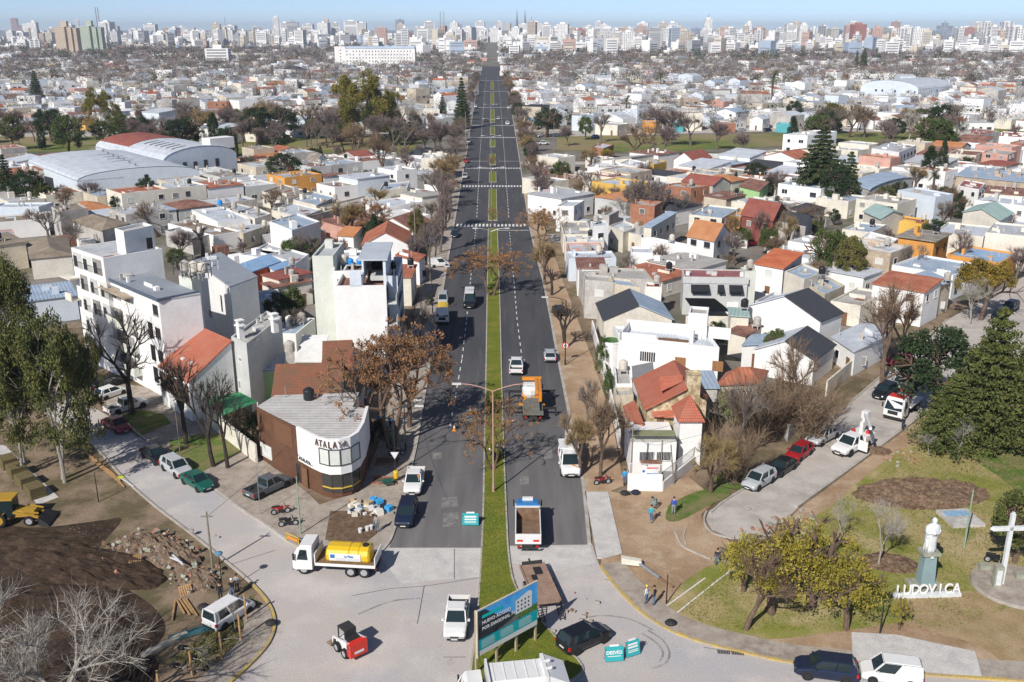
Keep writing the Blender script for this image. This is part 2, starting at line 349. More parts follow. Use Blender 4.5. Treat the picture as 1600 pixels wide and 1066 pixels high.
wk = MB();strip(wk,poly_px(RK),2.1,.06,.12,off=1.2);struct('park_footpath',wk,m_side)
sheet('concrete_apron',poly_px([(1330,990),(1400,994),(1523,1020),(1534,1060),(1440,1052),(1332,1032)]),.135,m_conc_new,.02)
sk = MB();strip(sk,poly_px([(1110,802),(1128,786),(1185,750),(1330,628),(1480,500)]),.2,0,.13);struct('street_kerb',sk,m_kerb)
sk = MB();strip(sk,poly_px([(1244,792),(1330,730),(1445,645),(1540,590)]),.35,0,.13);struct('street_kerb',sk,m_kerb)
sk = MB();strip(sk,poly_px(smooth_px([(1104,800),(1100,812),(1104,826),(1118,836),(1147,843)],5)),.18,0,.16);strip(sk,poly_px(smooth_px([(1054,830),(1062,850),(1075,860),(1110,875)],4)),.18,.03,.16);strip(sk,poly_px([(1071,826),(1068,840),(1071,851)]),.15,.03,.14);struct('curved_kerb',sk,m_kerb)
# painted markings
mk = MB()
def dash(x0,y0,x1,y1,wd=.12,z=.012): strip(mk,[G(x0,y0),G(x1,y1)],wd,z,z)
cw = [(352,710,826,3.2),(291,721,819,3.0),(263,725.5,814.5,2.6),(215,733,806,3.0),(196,736,803,2.6),(168,741,799,3),(143,746,794,3),(126,749,790,3)]
for y,xl,xr,dp in cw:
    a = G(xl,y);b = G(xr,y);n = int((b.x-a.x)/.9)
    for i in range(n):
        x = a.x+.5+(i+.0)*.9
        if x+.45 < b.x: mk.box(x,a.y-dp/2,.004,x+.48,a.y+dp/2,.014)
def lane(pts,on,gap):
    P = [G(x,y) for x,y in pts];acc = 0
    for a,b in zip(P,P[1:]):
        L = (b-a).length;d = (b-a)/L;t = 0
        while t < L-on:
            q = a+d*t;r = a+d*(t+on);strip(mk,[q,r],.13,.012,.012);t += on+gap
lane([(703,668),(722,560),(729,500),(739,400),(744,352)],1.6,1.7)
lane([(816,563),(808,500),(803,440),(799,400),(796,360)],1.6,1.7)
lane([(745,340),(750,240),(757,150),(760,120)],3,2.0);lane([(795,340),(788,240),(781,150),(778,120)],3,2.0)
for y,x0,x1 in ((252,778,812),(252,728,763),(360,778,826),(185,738,764),(185,774,800)): dash(x0,y,x1,y,.4)
mk.build('lane_markings',m_white)['kind'] = 'structure'
# slab joints and old seams in the concrete
jt = MB()
for q in ([(550,931),(610,920),(665,916),(748,903)],[(663,915),(655,960),(652,975)],[(710,858),(710,905)],[(693,1027),(728,1027)],[(1075,620),(1075,621)],[(352,885),(430,860)],[(1100,1012),(1180,1024)],[(945,905),(1010,925)]):
    strip(jt,poly_px(q),.06,.013,.013)
for k,q in enumerate(([(690,778),(714,776),(716,792),(690,794)],[(692,802),(716,800),(718,822),(692,824)],[(846,700),(862,699),(864,716),(847,718)],[(812,745),(826,744),(827,756),(812,758)],[(676,708),(690,706),(691,716),(676,718)],[(728,650),(738,649),(739,662),(729,663)])): sheet('asphalt_patch',poly_px(q),.0105,MATS['worn_patch'] if k else gmat('worn_patch',[(.19,.185,.18),(.13,.128,.13),(.24,.23,.22)],[.7,1.6],.9,.1))
jt.build('slab_joints',mat('joint_tar',(.09,.08,.075),.9,0))['kind'] = 'structure'
tk = MB()
for q in ([(1012,985),(1035,1000),(1046,1020),(1040,1036),(1020,1045)],[(1003,990),(1026,1005),(1036,1021),(1030,1035)],[(905,968),(940,962),(985,968),(1020,985)],[(560,960),(610,940),(660,935)]):
    strip(tk,poly_px(smooth_px(q,5)),.16,.0142,.0142)
tk.build('tyre_marks',mat('tyre_mark',(.24,.225,.215),.9,.3,.8,col2=(.42,.40,.38)))['kind'] = 'structure'
# ---------------------------------------------------------------- materials of buildings
def band(m,pitch,axis,amt=.12,bump=.5,dist=.06):
    'ribs across local axis added to a material'
    n = m.node_tree.nodes;l = m.node_tree.links;b = n['Principled BSDF']
    tc = n.new('ShaderNodeTexCoord');wv = n.new('ShaderNodeTexWave');wv.bands_direction = axis;wv.inputs['Scale'].default_value = .314/pitch;wv.inputs['Distortion'].default_value = .25;wv.inputs['Detail'].default_value = 1
    l.new(tc.outputs['Object'],wv.inputs[0])
    bp = n.new('ShaderNodeBump');bp.inputs['Strength'].default_value = bump;bp.inputs['Distance'].default_value = dist;l.new(wv.outputs[1],bp.inputs['Height']);l.new(bp.outputs[0],b.inputs['Normal'])
    src = b.inputs['Base Color'].links[0].from_socket
    mr = n.new('ShaderNodeMapRange');mr.inputs[3].default_value = 1-amt;mr.inputs[4].default_value = 1+amt*.5;l.new(wv.outputs[1],mr.inputs[0])
    hv = n.new('ShaderNodeHueSaturation');l.new(src,hv.inputs['Color']);l.new(mr.outputs[0],hv.inputs['Value']);l.new(hv.outputs[0],b.inputs['Base Color'])
    return m
WALL = {}
for k,c,v in (('wh',(.78,.775,.76),.05),('wc',(.68,.64,.55),.10),('wb',(.54,.48,.38),.12),('wg',(.52,.53,.52),.08),('wk',(.45,.43,.40),.18),('wy',(.66,.42,.10),.08),('wo',(.62,.30,.08),.1),
                ('wm',(.40,.62,.30),.06),('wp',(.56,.33,.27),.12),('wr',(.23,.075,.06),.15),('wn',(.42,.34,.26),.2),('wl',(.60,.66,.72),.05),('wv',(.60,.62,.56),.06),('wrd',(.42,.09,.05),.1),('wt',(.10,.38,.42),.06)):
    WALL[k] = mat('wall_'+k,c,.9,v,.35,bump=.1,spec=.15,det=6,lo=.28,hi=.6)
WALL['wbk'] = mat('wall_brick',(.30,.13,.08),.9,.2,1.2,col2=(.42,.21,.13),bump=.3)
WALL['wst'] = mat('wall_stone',(.36,.27,.15),.9,.2,1.6,col2=(.66,.56,.38),bump=.7,det=2,lo=.4,hi=.62)
ROOF = {}
for k,c,c2,v in (('rm',(.47,.51,.56),(.64,.68,.73),.1),('rb',(.30,.38,.48),(.42,.51,.62),.08),('rs',(.05,.053,.065),(.085,.088,.10),.1),('rt',(.33,.105,.06),(.48,.19,.11),.1),('rr',(.48,.12,.05),(.60,.20,.09),.08),
                    ('rn',(.17,.075,.055),(.36,.20,.15),.12),('rd',(.28,.10,.095),(.36,.15,.14),.08),('rg',(.30,.42,.40),(.38,.50,.47),.06),('rgn',(.03,.20,.09),(.05,.27,.12),.05),('rx',(.20,.17,.14),(.42,.38,.33),.15),('ro',(.42,.17,.07),(.52,.25,.12),.08),('rp',(.26,.075,.055),(.34,.12,.09),.08),('rba',(.22,.36,.56),(.30,.45,.64),.05)):
    for ax in 'XY': ROOF[k+ax] = band(mat('roof_'+k+ax,c,.55 if k[1] in 'mbd' else .8,v,.45,col2=c2,spec=.35,det=5),.55 if k != 'rm' else .45,ax)
for k,c,c2,v in (('rc',(.33,.32,.30),(.50,.485,.46),.14),('rw',(.62,.62,.60),(.74,.74,.73),.08),('ra',(.38,.395,.42),(.52,.535,.56),.12),('rq',(.20,.16,.12),(.34,.29,.22),.16)):
    for ax in 'XY': ROOF[k+ax] = mat('roof_'+k,c,.9,v,.3,col2=c2,det=7,bump=.15)
def tilemat(name,c,c2,c3):
    m = bpy.data.materials.new(name);m.use_nodes = True;n = m.node_tree.nodes;l = m.node_tree.links;b = n['Principled BSDF'];b.inputs['Roughness'].default_value = .85
    tc = n.new('ShaderNodeTexCoord');br = n.new('ShaderNodeTexBrick');br.inputs['Scale'].default_value = 1;br.inputs['Brick Width'].default_value = .2;br.inputs['Row Height'].default_value = .22;br.inputs['Mortar Size'].default_value = .02;br.offset = .5
    br.inputs['Color1'].default_value = (*c,1);br.inputs['Color2'].default_value = (*c2,1);br.inputs['Mortar'].default_value = (c[0]*.35,c[1]*.35,c[2]*.4,1)
    l.new(tc.outputs['Object'],br.inputs['Vector'])
    nz = n.new('ShaderNodeTexNoise');nz.inputs['Scale'].default_value = .55;nz.inputs['Detail'].default_value = 8;l.new(tc.outputs['Object'],nz.inputs['Vector'])
    mr = n.new('ShaderNodeMapRange');mr.inputs[1].default_value = .45;mr.inputs[2].default_value = .62;l.new(nz.outputs[0],mr.inputs[0])
    mx = n.new('ShaderNodeMix');mx.data_type = 'RGBA';l.new(mr.outputs[0],mx.inputs[0]);l.new(br.outputs[0],mx.inputs[6]);mx.inputs[7].default_value = (*c3,1)
    ml = n.new('ShaderNodeMix');ml.data_type = 'RGBA';ml.inputs[0].default_value = .45;l.new(mx.outputs[2],ml.inputs[6]);l.new(br.outputs[0],ml.inputs[7]);l.new(ml.outputs[2],b.inputs[0])
    bp = n.new('ShaderNodeBump');bp.inputs['Strength'].default_value = .8;bp.inputs['Distance'].default_value = .05;l.new(br.outputs['Fac'],bp.inputs['Height']);bp.invert = True;l.new(bp.outputs[0],b.inputs['Normal'])
    return m
ROOF['tlX'] = ROOF['tlY'] = tilemat('clay_tiles_old',(.34,.13,.07),(.26,.11,.065),(.13,.10,.06))
ROOF['trX'] = ROOF['trY'] = tilemat('clay_tiles_red',(.55,.17,.10),(.48,.14,.08),(.42,.17,.11))
ROOF['tsX'] = ROOF['tsY'] = tilemat('slate_tiles',(.055,.06,.075),(.075,.08,.095),(.05,.052,.06))
ROOF['tgX'] = ROOF['tgY'] = tilemat('grey_tiles',(.30,.31,.31),(.36,.36,.36),(.24,.25,.25))
M_GL = mat('window_glass',(.025,.03,.038),.12,0,spec=.6);M_FR = mat('window_frame',(.72,.72,.70),.6,0);M_FD = mat('dark_frame',(.06,.06,.065),.5,0)
M_DR = mat('door_wood',(.20,.11,.06),.7,.1,2);M_TW = mat('tank_plastic',(.60,.56,.48),.7,.08,2);M_TB = mat('tank_black',(.02,.022,.025),.4,0);M_TBL = mat('tank_blue',(.02,.25,.62),.5,0);M_TC = mat('tank_cement',(.46,.43,.39),.9,.15,2)
M_MET = mat('galvanised',(.42,.44,.46),.45,.06,3,metal=.6);M_CUR = mat('curtain',(.62,.64,.60),.8,.05,1);M_SH = mat('shutter',(.30,.29,.27),.8,.05,1);M_BLK = mat('black_paint',(.015,.015,.017),.5,0)
SHM = {}
def win_mesh(wd,h,style):
    k = ('w',round(wd,1),round(h,1),style)
    if k in SHM: return SHM[k]
    f = MB();t = .07
    for a in ((-wd/2-t,-.06,-h/2-t,-wd/2,.03,h/2+t),(wd/2,-.06,-h/2-t,wd/2+t,.03,h/2+t),(-wd/2,-.06,h/2,wd/2,.03,h/2+t),(-wd/2-t,-.10,-h/2-t-.04,wd/2+t,.03,-h/2-t)): f.box(*a)
    n = max(1,round(wd/.9))
    for i in range(1,n): x = -wd/2+wd*i/n;f.box(x-.03,-.04,-h/2,x+.03,.0,h/2)
    if style == 'bars':
        for i in range(int(wd/.14)+1): x = -wd/2+.02+i*.14;f.box(x-.012,-.12,-h/2,x+.012,-.10,h/2)
    p = MB();p.box(-wd/2,-.02,-h/2,wd/2,.02,h/2)
    SHM[k] = (f.mesh('window',M_FD if style == 'dark' else M_FR),p.mesh('pane',{'curtain': M_CUR,'shut': M_SH}.get(style,M_GL)))
    return SHM[k]
FX = {'f': lambda W,D,u,e=.0: ((u,-e),0.),'r': lambda W,D,u,e=.0: ((W+e,u),math.pi/2),'b': lambda W,D,u,e=.0: ((W-u,D+e),math.pi),'l': lambda W,D,u,e=.0: ((-e,D-u),-math.pi/2)}
def put_win(t,side,u,z,wd,h,W,D,style='n',pane=True,sk=0):
    (x,y),rz = FX[side](W,D,u,.0)
    if side in 'rl': x += sk*y/max(D,.1)
    if side == 'b': x += sk
    fm,pm = win_mesh(wd,h,style)
    f = add('window',fm,t,(x,y,z),rz)
    if pane: add('pane',pm,f)
    else: add('pane',pm,f)
def put_box(t,name,side,u,z,wd,h,W,D,m,th=.06,sk=0):
    (x,y),rz = FX[side](W,D,u)
    if side in 'rl': x += sk*y/max(D,.1)
    mb = MB();mb.box(-wd/2,-th,0,wd/2,.02,h);return mb.build(name,m,t,(x,y,z),rz=rz)
def tank(t,x,y,z,kind='c',s=1.,stand=0.):
    m = {'w': M_TW,'b': M_TB,'u': M_TBL,'c': M_TC}[kind];mb = MB()
    if stand:
        st = MB()
        for a in (-.45,.45):
            for b in (-.45,.45): st.box(x+a-.05,y+b-.05,z,x+a+.05,y+b+.05,z+stand)
        st.box(x-.55,y-.55,z+stand-.1,x+.55,y+.55,z+stand);st.build('tank_stand',WALL['wk'],t)
    mb.lathe([(.50*s,0),(.56*s,.12),(.56*s,.95*s),(.50*s,1.08*s),(.30*s,1.18*s),(.22*s,1.2*s),(.2*s,1.28*s)],12,c=(x,y,z+stand+.02));mb.build('water_tank',m,t,smooth=False)
def acunit(t,side,u,z,W,D):
    (x,y),rz = FX[side](W,D,u);mb = MB();mb.box(-.4,-.38,0,.4,-.04,.6,0);mb.lathe([(.2,0),(.2,.02)],10,1,(0,0,0)) if False else None;mb.box(-.28,-.395,.1,.12,-.38,.5,1)
    mb.build('air_conditioner',[M_FR,M_FD],t,(x,y,z),rz=rz)
OCC = []
def quad_overlap(A,B):
    for P,Q in ((A,B),(B,A)):
        for i in range(len(P)):
            e = P[(i+1) % len(P)]-P[i];nn = Vector((-e.y,e.x));a = [nn.dot(p) for p in P];b = [nn.dot(q) for q in Q]
            if max(a) <= min(b) or max(b) <= min(a): return False
    return True
NH = [0]
def house(label,H,q,wall='wh',roof='rm',kind='flat',rise=1.5,ridge='u',depth=None,win=1,over=.25,cat='house',name='house',rm2=None,tanks=None,group=None,occ=True,par=.35,style=None,world=None,hz=None,door=True,base=0.):
    'q = photo pixels of roof corners: near-left, near-right (or nearest corner), far; at height H'
    if world: a,b,c = world
    else:
        a = G(q[0],q[1],H);b = G(q[2],q[3],H)
        if depth: d = (b-a).normalized();nn = Vector((-d.y,d.x,0));nn = nn if nn.y > 0 else -nn;c = b + nn*depth
        else: c = G(q[4],q[5],H)
    u = (b-a);W = math.hypot(u.x,u.y);ang = math.atan2(u.y,u.x);ca,sa = math.cos(-ang),math.sin(-ang)
    v = c-b;sk = v.x*ca - v.y*sa;D = v.x*sa + v.y*ca
    if abs(sk) > .8*abs(D): sk = math.copysign(.8*abs(D),sk)
    if D < 0: D = abs(D)
    t = thing(name,label,cat,(a.x,a.y,base),ang,group);NH[0] += 1
    p = [(0,0),(W,0),(W+sk,D),(sk,D)];H_ = H
    def wp(x,y): return Vector((a.x+x*math.cos(ang)-y*math.sin(ang),a.y+x*math.sin(ang)+y*math.cos(ang)))
    if occ: OCC.append([wp(*k) for k in p])
    wm = WALL[wall];wmb = MB();rmb = MB()
    def inner(d): 
        k = [(d,d),(W-d,d),(W-d+sk,D-d),(d+sk,D-d)];return k
    def ring(z0,z1,P=p):
        for i in range(4):
            A,B = P[i],P[(i+1) % 4];wmb.face([(A[0],A[1],z0),(B[0],B[1],z0),(B[0],B[1],z1),(A[0],A[1],z1)])
    ax = 'X'
    if kind == 'flat':
        ring(0,H);I = inner(min(.22,W*.1));
        for i in range(4):
            A,B,C,E = p[i],p[(i+1) % 4],I[(i+1) % 4],I[i]
            wmb.face([(A[0],A[1],H),(B[0],B[1],H),(C[0],C[1],H),(E[0],E[1],H)])
            wmb.face([(C[0],C[1],H-par),(E[0],E[1],H-par),(E[0],E[1],H),(C[0],C[1],H)])
        rmb.face([(x,y,H-par+.0) for x,y in I])
    elif kind in ('slab','mono'):
        zz = [H,H,H+rise,H+rise] if kind == 'mono' else [H,H,H,H]
        if kind == 'mono' and ridge == 'v': zz = [H,H+rise,H+rise,H];ax = 'Y'
        if kind == 'mono' and ridge == '-v': zz = [H+rise,H,H,H+rise];ax = 'Y'
        for i in range(4):
            A,B = p[i],p[(i+1) % 4];wmb.face([(A[0],A[1],0),(B[0],B[1],0),(B[0],B[1],zz[(i+1) % 4]),(A[0],A[1],zz[i])])
        o = over;O = [(-o,-o),(W+o,-o),(W+o+sk,D+o),(-o+sk,D+o)]
        lo = [(x,y,z+.02) for (x,y),z in zip(O,zz)];hi = [(x,y,z+.18) for (x,y),z in zip(O,zz)]
        rmb.face(hi);rmb.face(lo[::-1])
        for i in range(4): j = (i+1) % 4;rmb.face([lo[i],lo[j],hi[j],hi[i]])
    elif kind == 'gable':
        o = over
        ring(0,H)
        if ridge == 'u':
            m0 = (sk/2,D/2);m1 = (W+sk/2,D/2)
            wmb.face([(0,0,H),(sk,D,H),(*m0,H+rise)][::-1]);wmb.face([(W,0,H),(W+sk,D,H),(*m1,H+rise)])
            k = rise/(D/2)
            E1 = [(-o,-o,H-o*k),(W+o,-o,H-o*k)];RG = [(m0[0]-o,m0[1],H+rise),(m1[0]+o,m1[1],H+rise)];E2 = [(sk-o,D+o,H-o*k),(W+sk+o,D+o,H-o*k)]
        else:
            ax = 'Y';m0 = (W/2,0);m1 = (W/2+sk,D);k = rise/(W/2)
            wmb.face([(0,0,H),(W,0,H),(*m0,H+rise)]);wmb.face([(sk,D,H),(W+sk,D,H),(*m1,H+rise)][::-1])
            E1 = [(W+o,-o,H-o*k),(W+sk+o,D+o,H-o*k)];RG = [(m0[0],-o,H+rise),(m1[0],D+o,H+rise)];E2 = [(-o,-o,H-o*k),(sk-o,D+o,H-o*k)]
        r2 = MB() if rm2 else rmb
        for Ed,tgt in ((E1,rmb),(E2,r2)):
            top = [Ed[0],Ed[1],RG[1],RG[0]];up = [(x,y,z+.16) for x,y,z in top];lw = [(x,y,z+.02) for x,y,z in top]
            tgt.face(up);tgt.face(lw[::-1])
            for i in range(4): j = (i+1) % 4;tgt.face([lw[i],lw[j],up[j],up[i]])
        if rm2: r2.build('roof_slope',ROOF[rm2+ax],t)
    elif kind == 'hip':
        o = over;ring(0,H);O = [(-o,-o),(W+o,-o),(W+o+sk,D+o),(-o+sk,D+o)];zl = H-.05
        if W >= D: m0 = (D/2+sk/2,D/2);m1 = (W-D/2+sk/2,D/2)
        else: m0 = (W/2+sk*(W/2)/D,W/2);m1 = (W/2+sk*(1-W/2/D),D-W/2)
        a0,b0,c0,d0 = [(x,y,zl+.15) for x,y in O];M0 = (*m0,H+rise);M1 = (*m1,H+rise)
        if W >= D: fs = [[a0,b0,M1,M0],[b0,c0,M1],[c0,d0,M0,M1],[d0,a0,M0]]
        else: fs = [[a0,b0,M0],[b0,c0,M1,M0],[c0,d0,M1],[d0,a0,M0,M1]]
        for f in fs: rmb.face(f)
        rmb.face([(x,y,zl) for x,y in O][::-1])
        for i in range(4): j = (i+1) % 4;rmb.face([(*O[i],zl),(*O[j],zl),(*O[j],zl+.15),(*O[i],zl+.15)])
    elif kind == 'arch':
        n = 12;o = over;ring(0,H);ax = 'Y'
        prof = [(math.cos(math.pi*(1-i/n)),math.sin(math.pi*i/n)) for i in range(n+1)]
        f0 = [((.5+.5*x)*W,0,H+rise*y) for x,y in prof];f1 = [((.5+.5*x)*W+sk,D,H+rise*y) for x,y in prof]
        wmb.face(f0[::-1] if False else f0);wmb.face(f1[::-1])
        for i in range(n):
            A,B = f0[i],f0[i+1];C,E = f1[i+1],f1[i]
            rmb.face([(A[0],A[1]-o,A[2]+.12),(B[0],B[1]-o,B[2]+.12),(C[0],C[1]+o,C[2]+.12),(E[0],E[1]+o,E[2]+.12)])
    wmb.build('wall',wm,t);rmb.build('roof',ROOF[roof+ax],t)
    cy_ = (a.y+c.y)/2
    if win:
        st = max(1,int(H/2.75));rr = random.Random(int(abs(a.x*13+a.y*7)))
        sides = ['f'] + (['r'] if wp(W,D/2).x < 0 or sk < -.3*D or math.sin(ang) < -.1 or c.x > b.x else [])
        if math.sin(ang) > .2 and 'r' in sides: sides.remove('r')
        if math.sin(ang) > .2: sides.append('l')
        for sd in sides:
            L = W if sd == 'f' else D;n = int(L/(3.2 if cy_ < 260 else 4))
            if n < 1: continue
            for s in range(st):
                for i in range(n):
                    if rr.random() < .22: continue
                    u_ = L*(i+.5)/n;wd = rr.choice((1.0,1.3,1.6));sy = style or rr.choice(('n','dark','n','curtain','shut','bars'))
                    if s == 0 and door and sd == 'f' and i == n//2: put_box(t,'door',sd,u_,.02,.95,2.1,W,D,M_DR,sk=sk)
                    else: put_win(t,sd,u_,1.55+s*2.9,wd,1.1,W,D,sy,sk=sk)
    if tanks is None and cy_ < 330 and kind in ('flat','slab') and (NH[0]*7) % 5 < 2: tanks = [(.7,.7,'cwcb'[NH[0] % 4])]
    zt = H-par if kind == 'flat' else H+.15
    if cy_ < 420 and kind in ('flat','slab') and W*abs(D) > 25: # patches, low partitions, pipes and ducts on the roof
        rr = random.Random(int(a.x*7+a.y*3));rd = MB()
        for i in range(int(W*D/16)+2):
            x,y = rr.uniform(.5,W-2.2),rr.uniform(.5,max(.6,D-2.2));x += sk*y/D;k_ = rr.random();w_,d_ = rr.uniform(.6,2.6),rr.uniform(.5,2.4);w_ = min(w_,W-.4-x+sk*y/D);d_ = min(d_,D-.4-y)
            if w_ < .2 or d_ < .2: continue
            if k_ < .42: rd.box(x,y,zt,x+w_,y+d_,zt+.012+.004*i,rr.choice([1,2,4,5]))
            elif k_ < .58: rd.box(x,y,zt,x+w_*1.2,y+.15,zt+rr.uniform(.3,.7),0)
            elif k_ < .72: rd.box(x,y,zt,x+.35,y+.35,zt+rr.uniform(.5,1.3),rr.choice([0,3]))
            elif k_ < .86: rd.tube((x,y,zt),(x,y,zt+rr.uniform(.5,1.6)),.05,.05,5,1)
            else: rd.box(x,y,zt,x+w_*.6,y+d_*.6,zt+rr.uniform(.3,1.6),rr.choice([0,0,3]))
        if rd.f: rd.build('roof_details',[wm,ROOF['rmX'],ROOF['rcX'],WALL['wk'],ROOF['rnX'],ROOF['raX']],t)['kind'] = 'stuff'
    for q_ in (tanks or []): tank(t,q_[0]*W,q_[1]*D,zt,q_[2],q_[3] if len(q_) > 3 else 1.,q_[4] if len(q_) > 4 else .6)
    return t,W,D,ang
